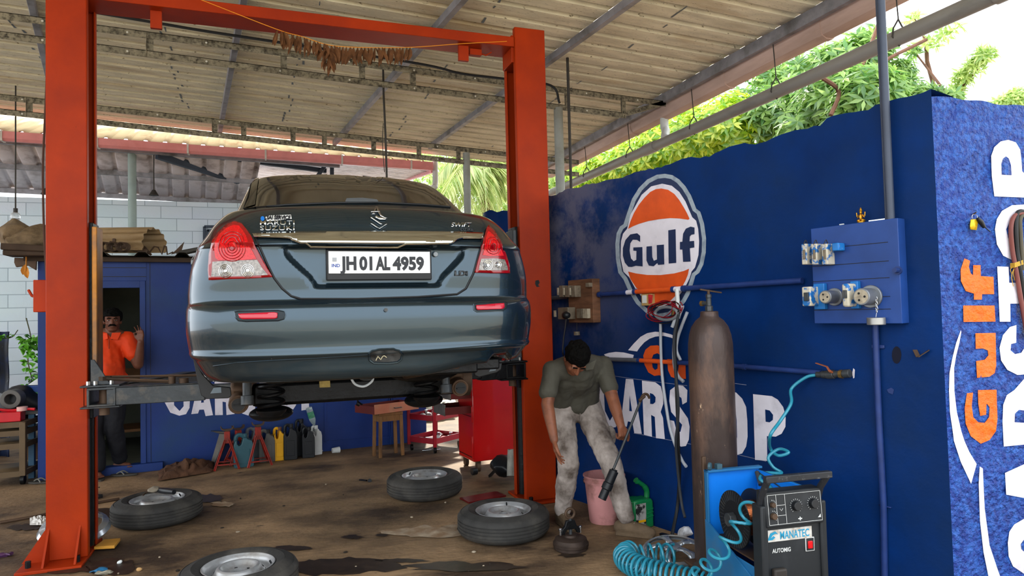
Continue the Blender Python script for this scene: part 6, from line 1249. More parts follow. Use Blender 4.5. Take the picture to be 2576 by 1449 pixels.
# ================================================================ WELDER WITH GAS CYLINDER
WB = V((2.08, 2.56, 0)); wrz = R(-6); we = thing('welding_machine', 'black and blue wire welding machine on wheels with copper spool, at the bottom edge', 'welder', tuple(WB), wrz)
WM = Matrix.Translation(WB) @ Matrix.Rotation(wrz, 4, 'Z'); lw = lambda x, y, z: WM @ V((x, y, z))
M_wblk = mat('black machine panel', '#1c1f22', .5, var=.15, stain='#34373a', amt=.33, sscale=3); M_wblu = mat('bright blue machine panel', '#0b6fd0', .4, var=.08, scale=3); M_wblu2 = mat('dusty blue panel', '#1b5f8f', .5, var=.15, stain='#3b5566', amt=.35)
ZT = .655; WW, WL = .315, .50
def lb(name, x0, x1, y0, y1, z0, z1, m, par=None, bevel=.004): mb = MB(); mb.bx(x0, x1, y0, y1, z0, z1); return mb.build(name, m, par or we, local=True, bevel=bevel)
fp_ = lb('front_panel', 0, WW, 0, .06, .06, .60, M_wblk, bevel=.01)
for x in (0, WW-.022): lb('side_pillar', x-.012 if x == 0 else x, x+.022 if x == 0 else x+.034, -.012, .065, .05, .60, M_wblk, bevel=.008)
# tilted control head
mb = MB(); mb.prism([(0, .50), (-.022, .505), (-.008, .66), (.06, .66), (.06, .50)], (.01, 0, 0), Y3, Z3, V((WW-.02, 0, 0))); ch = mb.build('control_head', M_wblk, we, local=True, bevel=.006)
th_ = math.atan2(.155, .014); hd = V((0, math.cos(th_), math.sin(th_))); hn = V((0, -math.sin(th_), math.cos(th_))); ho = V((.01, -.0225, .505))
def hp(x, t, o=.001): return ho+X3*x+hd*t+hn*o
M_wl = mat('white panel print', '#b9bab8', .5, var=.1)
mb = MB()
def hl(pts):
    for a, b in zip(pts, pts[1:]): mb.beam(hp(*a), hp(*b), .0018, .0006, up=hn)
hl([(.012, .012), (.285, .012), (.285, .142), (.012, .142), (.012, .012)]); hl([(.055, .012), (.055, .142)]); hl([(.10, .012), (.10, .142)]); hl([(.055, .05), (.10, .05)]); hl([(.055, .095), (.10, .095)])
mb.build('printed_frame', M_wl, ch, local=True)
for kx, kt, r, ticks in ((.155, .085, .022, 1), (.245, .088, .022, 0), (.033, .10, .012, 0), (.033, .05, .015, 0)):
    mb = MB(); mb.cyl(hp(kx, kt, 0), hp(kx, kt, .018), r, r*.9, n=24); mb.build('knob', M_bkp if kx > .1 else M_rust, ch, local=True, bevel=.002)
    mb = MB()
    for i in range(15 if r > .015 else 8):
        a = R(-50)+R(280)*i/14; e = lambda q: hp(kx+math.cos(a)*q, kt+math.sin(a)*q); mb.beam(e(r+.005), e(r+.010), .0016, .0006, up=hn)
    mb.build('dial_ticks', M_wl, ch, local=True)
mb = MB(); mb.tube([hp(.07+.0*k, .08, .001) for k in (0, 1)]+[hp(.078, .07), hp(.086, .08)], .0012, 4); mb.build('symbol', M_wl, ch, local=True)
mb = MB(); mb.prism([(.262, .025), (.278, .025), (.278, .04)], hp(0, 0, .001)-V((.0, 0, 0)), X3, hd, hn*.0006); mb.beam(hp(.16, .028), hp(.18, .028), .005, .0008, up=hn); mb.beam(hp(.17, .02), hp(.17, .036), .005, .0008, up=hn); mb.build('symbol', M_wl, ch, local=True)
# brand strip, switch, lettering
mb = MB(); mb.box((.13, -.002, .462), (.24, .004, .052)); bs = mb.build('brand_strip', mat('worn white brand strip', '#b6b4ae', .5, var=.1, stain='#8d7f6e', amt=.42, sscale=30), we, local=True)
U2 = WM.to_3x3() @ X3
text('MANATEC', 'brand_lettering', .048, lw(.083, -.005, .445), U2, Z3, mat('cyan lettering', '#1f7fa0', .4), bs, bold=.0008, xs=.68)
mb = MB(); mb.prism([(.02, .445), (.035, .475), (.06, .482), (.075, .468), (.06, .472), (.045, .465), (.035, .45), (.05, .462), (.06, .455), (.045, .445)], (0, -.0055, 0), X3, Z3, V((0, .001, 0))); mb.build('brand_emblem', mat('cyan lettering', '#1f7fa0', .4), bs, local=True)
text('AUTOMIG', 'model_lettering', .026, lw(.045, -.001, .385), U2, Z3, M_wl, fp_, bold=.0006, xs=.8)
lb('switch_frame', .215, .262, -.004, 0, .375, .438, M_wl); lb('switch_well', .218, .259, -.005, 0, .378, .435, M_wblk); lb('red_switch', .226, .250, -.010, 0, .388, .422, mat('red rocker switch', '#b00d14', .3, emit=.25), bevel=.003)
mb = MB(); mb.box((.145, -.001, .245), (.030, .002, .008)); mb.box((.145, -.0012, .245), (.008, .002, .030)); mb.build('plus_mark', M_wl, we, local=True)
sk = lb('euro_socket', .035, .10, -.03, 0, .18, .32, mat('dusty dark boss', '#2c2723', .6, var=.2), bevel=.008)
mb = MB(); mb.cyl((.067, -.03, .25), (.075, -.10, .235), .034, .028, n=24); mb.cyl((.075, -.10, .235), (.13, -.30, .18), .026, .022, n=20); mb.build('torch_connector', mat('dusty dark boss', '#2c2723'), we, local=True, bevel=.003)
mb = MB(); mb.tube(catmull([(.13, -.30, .18), (.16, -.42, .13), (.19, -.55, .05)], 5), .017, 12)
for k in range(9): q = V((.13, -.30, .18)).lerp(V((.165, -.44, .12)), k/8); mb.cyl(q, q+V((.004, -.008, -.003)), .023, n=16)
mb.build('torch_cable', M_rust, we, local=True)
# handle
mb = MB(); mb.tube([(.008, .03, .58), (.008, .0, .66), (.004, -.045, .72)], .016, 8); mb.tube([(WW-.008, .03, .58), (WW-.008, 0, .66), (WW-.004, -.045, .72)], .016, 8); mb.beam((-.012, -.048, .728), (WW+.012, -.048, .728), .03, .03); mb.build('handle', mat('chipped black tube', '#24262a', .45, var=.3, stain='#6a6a68', amt=.28, sscale=40), we, local=True, bevel=.004)
# body: open upper compartment with spool, lower blue side
lb('base', 0, WW, .06, WL, .06, .10, M_wblu2); lb('lower_side', 0, .008, .06, WL, .10, .30, M_wblu2); lb('divider', .02, WW, .06, WL, .31, .318, M_rust); lb('right_side', WW-.008, WW, .06, WL, .10, ZT-.02, M_wblu2)
mb = MB(); mb.prism([(.05, .10), (WL, .10), (WL, .40), (.05, .24)], (-.01, 0, 0), Y3, Z3, V((.012, 0, 0))); mb.build('left_side', M_wblu2, we, local=True, bevel=.002)
lb('rear_panel', 0, WW, WL-.008, WL, .10, ZT, M_wblu); mb = MB(); mb.bx(-.006, WW+.004, WL-.03, WL+.004, ZT-.012, ZT); mb.bx(-.006, .004, WL-.03, WL, .1, ZT); mb.build('rear_flange', M_wblu2, we, local=True, bevel=.002)
lb('inner_wall', WW-.02, WW-.012, .06, WL-.01, .318, ZT-.02, M_wblu); mb = MB(); mb.beam((WW-.02, .08, ZT-.10), (WW-.02, WL-.02, ZT-.03), .006, .006); mb.cyl((WW-.05, WL-.09, ZT-.08), (WW-.03, WL-.03, ZT-.03), .012, n=10); mb.build('stay_rod', M_dgr, we, local=True)
sp_c = V((.030, .27, .462)); sp = thing('wire_spool', 'copper wire spool with black flanges inside the welding machine', 'spool', tuple(WM @ sp_c), wrz)
M_cop = mat('copper wire', '#b8693f', .3, metal=.9, var=.1, bump=.3, bscale=120)
mb = MB(); mb.lathe([(.03, -.0), (.083, 0), (.083, .10), (.03, .10)], axis=(1, 0, 0), n=48); mb.build('copper_winding', M_cop, sp, local=True)
for x in (-.010, .102): mb = MB(); mb.lathe([(.02, 0), (.137, 0), (.137, .006), (.02, .006)], (x, 0, 0), (1, 0, 0), 56, closed=True); mb.build('flange', M_bkp, sp, local=True)
mb = MB()
for k in range(40): a = 2*PI*k/40; e = V((0, math.cos(a), math.sin(a))); mb.beam(e*.09+V((-.0115, 0, 0)), e*.134+V((-.0115, 0, 0)), .003, .003)
mb.build('flange_ribs', M_dgr, sp, local=True)
mb = MB(); mb.cyl((-.03, 0, 0), (.12, 0, 0), .024, n=20); mb.cyl((-.045, 0, 0), (-.01, 0, 0), .034, .034, n=8); mb.build('hub', M_dgr, sp, local=True, bevel=.003)
for x in (-.03, WW+.005): mb = MB(); mb.lathe([(.012, 0), (.075, 0), (.082, .008), (.082, .030), (.075, .038), (.012, .038)], (x, WL+.05, .082), (1, 0, 0), 36, closed=True); mb.build('wheel', mat('dusty rubber wheel', '#2e2622', .7, var=.3), we, local=True); mb = MB(); mb.cyl((x-.004, WL+.05, .082), (x+.042, WL+.05, .082), .022, n=20); mb.build('wheel_hub', M_chr, we, local=True)
lb('rear_platform', .0, WW, WL, WL+.27, .085, .10, M_rust); lb('rear_upright', -.01, .012, WL+.002, WL+.02, .10, .72, M_rust)
mb = MB(); mb.tube([(.01, WL-.02, ZT+.02), (.02, WL-.03, ZT+.02)], .02, 8); mb.bx(.055, .085, WL-.03, WL+.0, ZT, ZT+.028); mb.build('latch', mat('dusty latch', '#33505c', .5), we, local=True, bevel=.002)
# cylinder
cyc = on(1795, 1100, 'y', 3.22); cyc = V((cyc.x, 3.22, .10)); cyl = thing('gas_cylinder', 'tall scratched brown gas cylinder standing behind the welding machine', 'gas cylinder', tuple(cyc))
M_cyl = mat('scratched brown cylinder', '#3f3431', .42, metal=.3, var=.25, scale=3, stain='#6b5244', amt=.42, sscale=3.5, stretch=(1.6, 1.6, .6), stain2='#c4a688', amt2=.33, s2=11, bump=.2)
tz = on(1775, 788, 'y', 3.22).z-.10; r = .122
mb = MB(); mb.lathe([(0, 0), (r*.96, 0), (r, .02), (r, tz-.22), (r*.985, tz-.17), (r*.93, tz-.12), (r*.82, tz-.075), (r*.62, tz-.04), (r*.42, tz-.02), (r*.40, tz-.005), (r*.40, tz+.008), (r*.30, tz+.012), (0, tz+.012)], cyc, n=56); mb.build('bottle', M_cyl, cyl, ang=50)
vt = cyc+Z3*(tz+.01); mb = MB(); mb.cyl(vt, vt+Z3*.03, .022, n=6); mb.cyl(vt+Z3*.03, vt+Z3*.075, .014, n=12); mb.cyl(vt+Z3*.075, vt+Z3*.095, .017, n=6); mb.cyl(vt+Z3*.045, vt+Z3*.045-WD2*.06, .012, n=10); vv = mb.build('valve', M_dgr, cyl, bevel=.002)
mb = MB(); mb.cyl(vt+Z3*.095, vt+Z3*.12, .008, n=8); mb.beam(vt+Z3*.115-V((.055, .0, -.008)), vt+Z3*.115+V((.085, 0, -.012)), .008, .008); mb.build('valve_key', M_rust, vv); mb = MB(); mb.cyl(vt+Z3*.045-WD2*.04, vt+Z3*.045-WD2*.055, .017, n=6); mb.build('brass_nut', M_brass, vv)
# ---------------------------------------------- turquoise coil hose
M_tq = mat('turquoise hose', '#257f96', .3, var=.12, coat=.4)
def helix(path, rad, turns, wire, k=26):
    P = catmull(path, 12); L_ = [0]
    for a, b in zip(P, P[1:]): L_.append(L_[-1]+(b-a).length)
    T = L_[-1]; out = []; n = int(turns*k); u = None
    for i in range(n+1):
        s = T*i/n; j = 0
        while j < len(L_)-2 and L_[j+1] < s: j += 1
        f_ = (s-L_[j])/max(1e-9, L_[j+1]-L_[j]); c_ = P[j].lerp(P[j+1], f_); t = (P[j+1]-P[j]).normalized()
        if u is None: u = perp(t)[0]
        u = (u-t*u.dot(t)).normalized(); v_ = t.cross(u); a = 2*PI*turns*i/n; rr = rad(s/T) if callable(rad) else rad
        out.append(c_+u*rr*math.cos(a)+v_*rr*math.sin(a))
    return out
ch_ = thing('coil_air_hose', 'turquoise spiral air hose from the wall valve over the welder to the floor', 'hose', tuple(on(1600, 1440, 'z', 0)))
a0_ = [wall(2062, 942, .035), wall(2040, 948, .05), wall(2015, 975, .09), onp(1990, 1015, W0+WN*.16, WN), onp(1962, 1060, W0+WN*.24, WN), onp(1938, 1095, W0+WN*.32, WN)]
mid_ = [on(1938, 1128, 'y', 3.08), on(1958, 1146, 'y', 3.02), on(1984, 1138, 'y', 2.98), on(1960, 1130, 'y', 3.04), on(1933, 1150, 'y', 3.06), on(1945, 1175, 'y', 3.04), on(1966, 1190, 'y', 3.0), on(1925, 1190, 'y', 3.0), on(1912, 1205, 'y', 2.95), on(1935, 1222, 'y', 2.9), on(1948, 1238, 'y', 2.85)]
mb = MB(); mb.tube(catmull(a0_+mid_, 7), .0088, 10); mb.build('hose_run', M_tq, ch_)
side = [on(1918, 1268, 'y', 2.70), on(1896, 1300, 'y', 2.68), on(1872, 1340, 'y', 2.70), on(1842, 1378, 'y', 2.74), on(1812, 1415, 'y', 2.82), on(1780, 1445, 'y', 2.92)]
side = [p-V((.06, 0, 0)) for p in side]
mb = MB(); mb.tube(helix(side, .040, 5.6, .008), .0075, 8); mb.build('hose_coil', M_tq, ch_)
flp = [on(1790, 1475, 'z', .07), on(1740, 1462, 'z', .07), on(1680, 1447, 'z', .07), on(1620, 1432, 'z', .07), on(1580, 1412, 'z', .07), on(1572, 1396, 'z', .07), on(1592, 1386, 'z', .07)]
mb = MB(); mb.tube(helix(flp, .060, 22, .008), .008, 8); mb.build('hose_coil', M_tq, ch_)
fl2 = [on(1612, 1400, 'z', .07), on(1640, 1396, 'z', .08), on(1668, 1396, 'z', .08), on(1696, 1397, 'z', .07)]
mb = MB(); mb.tube(helix(fl2, .060, 4.2, .008), .008, 8); mb.build('hose_coil', M_tq, ch_)
mb = MB(); mb.tube(catmull([on(1698, 1385, 'z', .07), on(1695, 1410, 'z', .01), on(1715, 1423, 'z', .01), on(1745, 1440, 'z', .01), on(1770, 1450, 'z', .01)], 6), .008, 8); mb.build('hose_run', mat('dark teal hose', '#2c5e60', .4), ch_)
# silver wheel trim with five spokes
hc = on(1692, 1380, 'z', .05); ht = thing('silver_wheel_trim', 'silver spoked wheel trim lying on the floor behind the turquoise coil', 'wheel trim', tuple(hc)); n_ = V((-.10, -.12, 1)).normalized(); u_, v_ = perp(n_)
mb = MB(); mb.lathe([(.172, -.028), (.182, -.02), (.180, -.004), (.168, .004), (.160, .0), (.166, -.01)], hc, n_, 56); mb.build('rim_ring', M_slv, ht)
mb = MB(); mb.lathe([(0, .022), (.03, .024), (.05, .018), (.055, .006), (0, .004)], hc, n_, 32); mb.build('hub', M_slv, ht)
for k in range(5):
    a = 2*PI*k/5+.4; e = u_*math.cos(a)+v_*math.sin(a); s_ = n_.cross(e); mb = MB(); vs = []
    for t, w_, h_ in ((.04, .026, .020), (.08, .020, .026), (.12, .026, .020), (.165, .050, .002)):
        vs += [hc+e*t-s_*w_+n_*(h_-.010), hc+e*t-s_*w_*.5+n_*h_, hc+e*t+s_*w_*.5+n_*h_, hc+e*t+s_*w_+n_*(h_-.010)]
    mb.add(vs, [(i*4+j, i*4+j+1, i*4+5+j, i*4+4+j) for i in range(3) for j in range(3)]); mb.build('spoke', M_slv, ht, solid=.004)
# pink bucket
M_pkb = mat('dirty pink plastic', '#c08583', .5, var=.1, stain='#6b4a3f', amt=.40, sscale=6, bump=.1)
bc = V((2.235, 4.42, 0)); BH = .33; bk_ = thing('pink_bucket', 'dirty pink plastic bucket standing behind the worker', 'bucket', (bc.x, bc.y, 0))
mb = MB(); mb.lathe([(0, .004), (.105, .004), (.108, 0), (.112, .01), (.138, BH-.05), (.146, BH-.05), (.148, BH-.035), (.141, BH-.03), (.143, BH-.012), (.150, BH-.01), (.150, BH), (.138, BH), (.108, .012), (0, .010)], (bc.x, bc.y, 0), n=56); mb.build('pail', M_pkb, bk_)
mb = MB(); mb.tube([V((bc.x, bc.y, BH-.03))+V((.147*math.cos(a), .147*math.sin(a), -.10*math.sin((a+.3)*1.0) if 0 < a+.3 < PI else 0)) for a in [-.3+i*PI/20 for i in range(21)]], .004, 6); mb.build('bail_handle', M_dgr, bk_)
# green oil can
gp = on(1626, 1326, 'z', 0)+V((-.045, .02, 0)); M_grn = mat('green plastic can', '#0f6b3a', .35, var=.12, coat=.2); gc = thing('green_oil_can', 'green plastic oil can with torn label standing at the wall', 'can', (gp.x, gp.y, 0), R(8))
w_, h_, d_ = .17, .25, .12
mb = MB(); mb.prism([(-.5*w_, .012), (-.46*w_, 0), (.46*w_, 0), (.5*w_, .012), (.5*w_, h_*.72), (.40*w_, h_*.80), (.20*w_, h_*.78), (-.10*w_, h_*.82), (-.5*w_, h_*.80)], (0, -d_/2, 0), X3, Z3, V((0, d_, 0))); mb.build('body', M_grn, gc, local=True, bevel=.014)
mb = MB(); mb.tube(catmull([(.42*w_, 0, h_*.72), (.44*w_, 0, h_*.95), (.30*w_, 0, h_*1.10), (.02*w_, 0, h_*1.24), (-.08*w_, 0, h_*1.30)], 6), [.020]*12+[.016]*13, 10); mb.build('handle', M_grn, gc, local=True)
mb = MB(); mb.cyl((-.10*w_, 0, h_*1.30), (-.02*w_, 0, h_*1.24), .02, n=14); mb.build('spout', M_grn, gc, local=True)
mb = MB(); mb.box((-.16*w_, -d_/2-.001, h_*.40), (w_*.5, .003, h_*.62)); mb.build('torn_label', mat('torn oil label', '#9c9a94', .5, var=.3, stain='#1b1c1c', amt=.5, sscale=14, soft=.03), gc, local=True)
mb = MB(); mb.box((-.12*w_, -d_/2-.0025, h_*.24), (w_*.36, .003, h_*.06)); mb.build('label_band', M_yel, gc, local=True)
for z in (.30, .40, .50): mb = MB(); mb.tube([(.12*w_, -d_/2-.001, h_*z), (.46*w_, -d_/2-.001, h_*(z+.03))], .004, 6); mb.build('moulded_rib', M_grn, gc, local=True)
# brake drum with hub puller
dc = on(1436, 1368, 'z', .03); dc = V((dc.x, dc.y, 0)); bd_ = thing('brake_drum', 'rusty dark brake drum on the floor before the worker', 'brake drum', tuple(dc)); M_drum = mat('dark rusty drum', '#3b2f28', .6, metal=.4, var=.3, stain='#241c18', amt=.45, sscale=9)
mb = MB(); mb.lathe([(0, 0), (.100, 0), (.108, .006), (.108, .022), (.113, .026), (.113, .040), (.106, .046), (.100, .066), (.080, .076), (.045, .078), (.04, .090), (0, .092)], dc, n=48); mb.build('drum', M_drum, bd_)
pu_ = thing('hub_puller', 'black ring-topped hub puller bolted upright on the brake drum', 'puller', tuple(dc+Z3*.092)); pz = dc+Z3*.09
mb = MB(); mb.prism([(-.065, .0), (-.062, .03), (-.04, .05), (-.028, .085), (.028, .085), (.04, .05), (.062, .03), (.065, 0), (.045, 0), (.03, .028), (-.03, .028), (-.045, 0)], pz+V((0, -.012, .004)), X3, Z3, V((0, .024, 0))); mb.build('yoke', M_blk, pu_, bevel=.004)
mb = MB(); mb.cyl(pz-Z3*.0, pz+Z3*.10, .011, n=12); mb.build('screw', M_dgr, pu_)
mb = MB(); c_ = pz+Z3*.13; mb.tube([c_+V((.030*math.cos(t), 0, .030*math.sin(t))) for t in [i*2*PI/24 for i in range(25)]], .009, 10); mb.build('ring', M_rust, pu_)
for s in (-1, 1): mb = MB(); mb.cyl(pz+V((s*.068, 0, .002)), pz+V((s*.068, 0, .045)), .008, n=8); mb.cyl(pz+V((s*.068, 0, .03)), pz+V((s*.068, 0, .042)), .013, n=6); mb.build('bolt', M_chr, pu_)
# ---------------------------------------------- things on the street face
kp = face(2450, 532, .02); kt_ = thing('hanging_key', 'vehicle key with black head and yellow tag on a nail in the bright wall', 'key', tuple(kp))
mb = MB(); mb.cyl(face(2443, 542, -.02), face(2456, 534, .035), .003, n=8); mb.build('nail', M_rust, kt_)
mb = MB(); c_ = face(2452, 546, .022); mb.tube([c_+FD*.016*math.cos(t)+Z3*.014*math.sin(t) for t in [i*2*PI/20 for i in range(21)]], .0014, 5); mb.build('key_ring', M_chr, kt_)
mb = MB(); polyfill(mb, [(2443, 552), (2458, 551), (2461, 556), (2457, 579), (2442, 577), (2441, 570)], lambda x, y: face(x, y, .024)); mb.build('yellow_tag', mat('gold tag', '#d8b020', .3, metal=.3, var=.3, scale=60), kt_, solid=.003)
mb = MB(); mb.tube([face(2459, 549, .03), face(2467, 558, .03), face(2476, 572, .03)], [.008, .012, .008], 10); mb.build('key_head', M_bkp, kt_); mb = MB(); mb.beam(face(2476, 570, .03), face(2491, 583, .03), .006, .002); mb.build('key_blade', M_dgr, kt_)
cb = thing('cable_bundle', 'looped red-brown and black cables tied with gold twine on the bright wall', 'cable', tuple(face(2560, 700, .03)))
for nm, pts, r, mm in (('cable', [(2600, 560), (2585, 540), (2562, 538), (2548, 550), (2543, 580), (2547, 630), (2556, 680), (2566, 740), (2585, 850)], .010, mat('red-brown cable', '#6e3a34', .5)), ('cable', [(2604, 570), (2590, 545), (2571, 532), (2558, 540), (2555, 580), (2558, 630), (2564, 670), (2574, 730), (2595, 850)], .011, M_cable), ('cable', [(2610, 600), (2595, 560), (2578, 542), (2566, 552), (2568, 600), (2574, 680)], .010, mat('olive cable', '#4a4436', .5))):
    mb = MB(); mb.tube(catmull([face(x, y, .03) for x, y in pts], 6), r, 10); mb.build(nm, mm, cb)
mb = MB()
for k in range(4): a, b = face(2552, 663+k*3, .045), face(2574, 655+k*3, .045); mb.tube([a-FN*.02, a, b, b-FN*.02], .003, 6)
for x, y in ((2546, 690), (2553, 705), (2549, 720)): mb.tube(catmull([face(2556, 665, .03), face(x-4, (665+y)/2, .03), face(x, y, .02)], 4), .0015, 5)
mb.build('twine_tie', mat('gold twine', '#b8902a', .5), cb)
# ================================================================ PEOPLE
def cap(mb, p0, r0, p1, r1, n=14):
    p0, p1 = V(p0), V(p1); mb.ball(p0, r0, n, 10); mb.ball(p1, r1, n, 10)
    if (p1-p0).length > 1e-4: mb.cyl(p0, p1, r0, r1, n=n)
def chain(mb, pts):
    for (a, ra), (b, rb) in zip(pts, pts[1:]): cap(mb, a, ra, b, rb)
def sculpt(mb, name, m, parent, vox=.007, smooth=3, disp=0, dscale=.12):
    o = mb.build(name, m, parent); x = o.modifiers.new('r', 'REMESH'); x.mode = 'VOXEL'; x.voxel_size = vox; x.use_smooth_shade = True
    x = o.modifiers.new('s', 'SMOOTH'); x.factor = .5; x.iterations = smooth
    bake(o)
    if disp:
        me = o.data
        for q in me.vertices:
            k = q.co*(1/dscale); q.co = q.co+q.normal*disp*(noise.noise(V((k.x, k.y, k.z*.55)))+.5*noise.noise(k*2.3))
    for p in o.data.polygons: p.use_smooth = True
    return o
def hand(mb, wrist, d, palm_n, side, ln=.085, curls=(20, 30, 35, 30, 25), thumb_s=1, spread=.0, sc=1.0):
    """palm and five fingers; d: along the hand, palm_n: the way the palm faces, side: towards the thumb"""
    d = V(d).normalized(); palm_n = V(palm_n).normalized(); palm_n = (palm_n-d*palm_n.dot(d)).normalized(); s_ = V(side); s_ = (s_-d*s_.dot(d)-palm_n*s_.dot(palm_n)).normalized()
    w0 = V(wrist)
    for k in (-1, -.33, .33, 1): cap(mb, w0+s_*k*.016*sc+d*.01, .014*sc, w0+d*ln*sc+s_*k*.030*sc, .0115*sc, 10)
    L4 = (.040, .044, .041, .033)
    for i, k in enumerate((1, .33, -.33, -1)):
        b = w0+d*ln*sc+s_*k*.030*sc; ang = R(curls[i]); r = .0092*sc; dd = (d+s_*k*spread).normalized(); a = 0; p = b
        for j, f_ in enumerate((1, .68, .55)):
            a += ang*(1 if j == 0 else .9); q = p+(dd*math.cos(a)+palm_n*math.sin(a))*L4[i]*f_*sc; cap(mb, p, r, q, r*.9, 10); p = q; r *= .9
    t0 = w0+s_*.020*sc+d*.018*sc; a = R(curls[4]); t1 = t0+(s_*.75+d*.65+palm_n*math.sin(a)*.6).normalized()*.042*sc; t2 = t1+(s_*.30+d*.9+palm_n*math.sin(a)).normalized()*.030*sc; t3 = t2+(d*.9+palm_n*(.1+math.sin(a)*1.3)).normalized()*.024*sc
    cap(mb, t0, .016*sc, t1, .0125*sc, 10); cap(mb, t1, .0115*sc, t2, .0105*sc, 10); cap(mb, t2, .0105*sc, t3, .009*sc, 10)
def head(mb, c, fwd, upv, s=1.0):
    """skull, jaw, nose, brow, lips, ears; c: centre of the skull"""
    f_ = V(fwd).normalized(); u_ = V(upv); u_ = (u_-f_*u_.dot(f_)).normalized(); r_ = f_.cross(u_); M3 = Matrix((r_, f_, u_)).transposed(); c = V(c)
    P = lambda x, y, z: c+(r_*x+f_*y+u_*z)*s
    mb.ball(P(0, -.012, .022), (.073*s, .092*s, .088*s), 24, 16, M3); mb.ball(P(0, .022, -.035), (.058*s, .068*s, .078*s), 20, 14, M3); mb.ball(P(0, .058, -.088), (.026*s, .024*s, .022*s), 14, 10, M3)
    for k in (-1, 1):
        mb.ball(P(k*.035, .058, -.028), (.024*s, .022*s, .022*s), 12, 8, M3); mb.ball(P(k*.030, .074, .022), (.024*s, .014*s, .010*s), 12, 8, M3); mb.ball(P(k*.073, -.004, -.012), (.010*s, .020*s, .032*s), 12, 8, M3)
        cap(mb, P(k*.045, .0, -.060), .020*s, P(k*.02, .052, -.090), .018*s, 10)
    cap(mb, P(0, .082, .012), .008*s, P(0, .103, -.026), .0125*s, 10)
    for k in (-1, 1): mb.ball(P(k*.011, .090, -.031), .010*s, 8, 6)
    mb.ball(P(0, .082, -.055), (.024*s, .012*s, .006*s), 12, 6, M3); mb.ball(P(0, .080, -.066), (.021*s, .012*s, .007*s), 12, 6, M3)
    return P, M3
def face_bits(P, M3, s, par, brow='#120d0a', moustache=False):
    M_eye = mat('eye white', '#8f8880', .3, var=0); M_iris = mat('dark iris', '#1a0f0a', .2, var=0); M_hairb = mat('black hair', '#080706', .8, var=.3, scale=40, bump=.5, bscale=120, spec=.08)
    for k in (-1, 1):
        mb = MB(); mb.ball(P(k*.030, .0715, .002), (.0115*s, .008*s, .0055*s), 14, 10, M3); e = mb.build('eye', M_eye, par); mb = MB(); mb.ball(P(k*.030, .0775, .002), (.0062*s, .003*s, .0055*s), 12, 8, M3); mb.build('iris', M_iris, e)
        mb = MB(); mb.tube([P(k*.012, .086, .019), P(k*.030, .088, .025), P(k*.050, .074, .020)], [.004*s, .0055*s, .003*s], 8); mb.build('eyebrow', M_hairb, par)
    if moustache:
        mb = MB(); mb.tube([P(-.034, .074, -.055), P(-.018, .092, -.044), P(0, .098, -.042), P(.018, .092, -.044), P(.034, .074, -.055)], [.005*s, .010*s, .0095*s, .010*s, .005*s], 10); mb.build('moustache', M_hairb, par)
    return M_hairb
def hair(P, M3, s, par, m, front=.02, puff=1.0):
    mb = MB(); rnd = random.Random(4)
    mb.ball(P(0, -.016, .034), (.083*s*puff, .096*s*puff, .090*s*puff), 56, 36, M3)
    keep = []; c = P(0, 0, 0); f_ = M3 @ Y3; u_ = M3 @ Z3
    o = mb.build('hair', m, par); me = o.data; W = ROOT[o.name]; bm = bmesh.new(); bm.from_mesh(me); dl = []
    for v in bm.verts:
        q = W @ v.co-c; y, z = q.dot(f_)/s, q.dot(u_)/s
        if z < (-.05 if y < -.01 else (-.015 if y < .03 else .052-front-.02*(front > .015))) : dl.append(v)
    bmesh.ops.delete(bm, geom=dl, context='VERTS'); bm.to_mesh(me); bm.free()
    for v in me.vertices: v.co += v.normal*s*(.008*noise.noise(v.co*30)+.009*noise.noise(v.co*85))
    x = o.modifiers.new('sd', 'SUBSURF'); x.levels = 1; x.render_levels = 2; x = o.modifiers.new('so', 'SOLIDIFY'); x.thickness = .012*s; x.offset = -1; return o
M_skin = mat('brown skin', '#7a4a33', .5, var=.12, scale=18, stain='#5a3526', amt=.38, sscale=14)
M_skin2 = mat('dark skin', '#5f3a2b', .5, var=.12, scale=18)
M_foot = mat('dusty skin', '#7d5a45', .65, var=.2)
# ---------------------------------------------------------------- worker bending forward
pw = thing('person', 'worker in olive grey polo shirt bending over by the wall, holding a slide hammer', 'person', (2.07, 4.42, 0))
hL, hR = V((1.945, 4.50, .80)), V((2.145, 4.48, .80)); kL, kR = V((1.935, 4.36, .45)), V((2.165, 4.17, .46)); aL, aR = V((1.925, 4.46, .085)), V((2.215, 4.08, .095))
shL, shR = V((1.785, 4.24, 1.105)), V((2.175, 4.27, 1.115)); nk = V((1.975, 4.22, 1.155)); hd_c = V((1.895, 4.10, 1.185))
eL, eR = V((1.715, 4.18, .885)), V((2.175, 4.13, .885)); wL, wR = V((1.715, 4.08, .675)), on(1562, 1072, 'y', 4.02)
b = MB()
chain(b, [((2.045, 4.49, .84), .10), ((2.03, 4.42, .98), .10), ((2.0, 4.30, 1.07), .10), (nk+V((0, .01, -.02)), .05)]); chain(b, [(nk, .050), (hd_c+V((.02, .03, -.02)), .05)])
for s_, sh_, e, w_ in ((-1, shL, eL, wL), (1, shR, eR, wR)): chain(b, [(nk+V((0, .02, -.03)), .045), (sh_, .048), (e, .042), (e.lerp(w_, .25), .041), (w_, .027)])
for h_, k, a in ((hL, kL, aL), (hR, kR, aR)): chain(b, [(h_, .085), (k, .055), (k.lerp(a, .35), .05), (a, .033)])
def foot(mb, a, d, ln=.17): d = V(d).normalized(); cap(mb, a+V((0, 0, -.035))-d*.03, .032, a+V((0, 0, -.045))+d*ln*.55, .03, 12); s_ = V((-d.y, d.x, 0)); 
foot(b, aL, (-.05, -1, 0)); foot(b, aR, (.65, -.75, 0))
hdr = V((-.12, -.52, -.80)); P, M3 = head(b, hd_c, hdr, (.0, -.80, .60), .98)
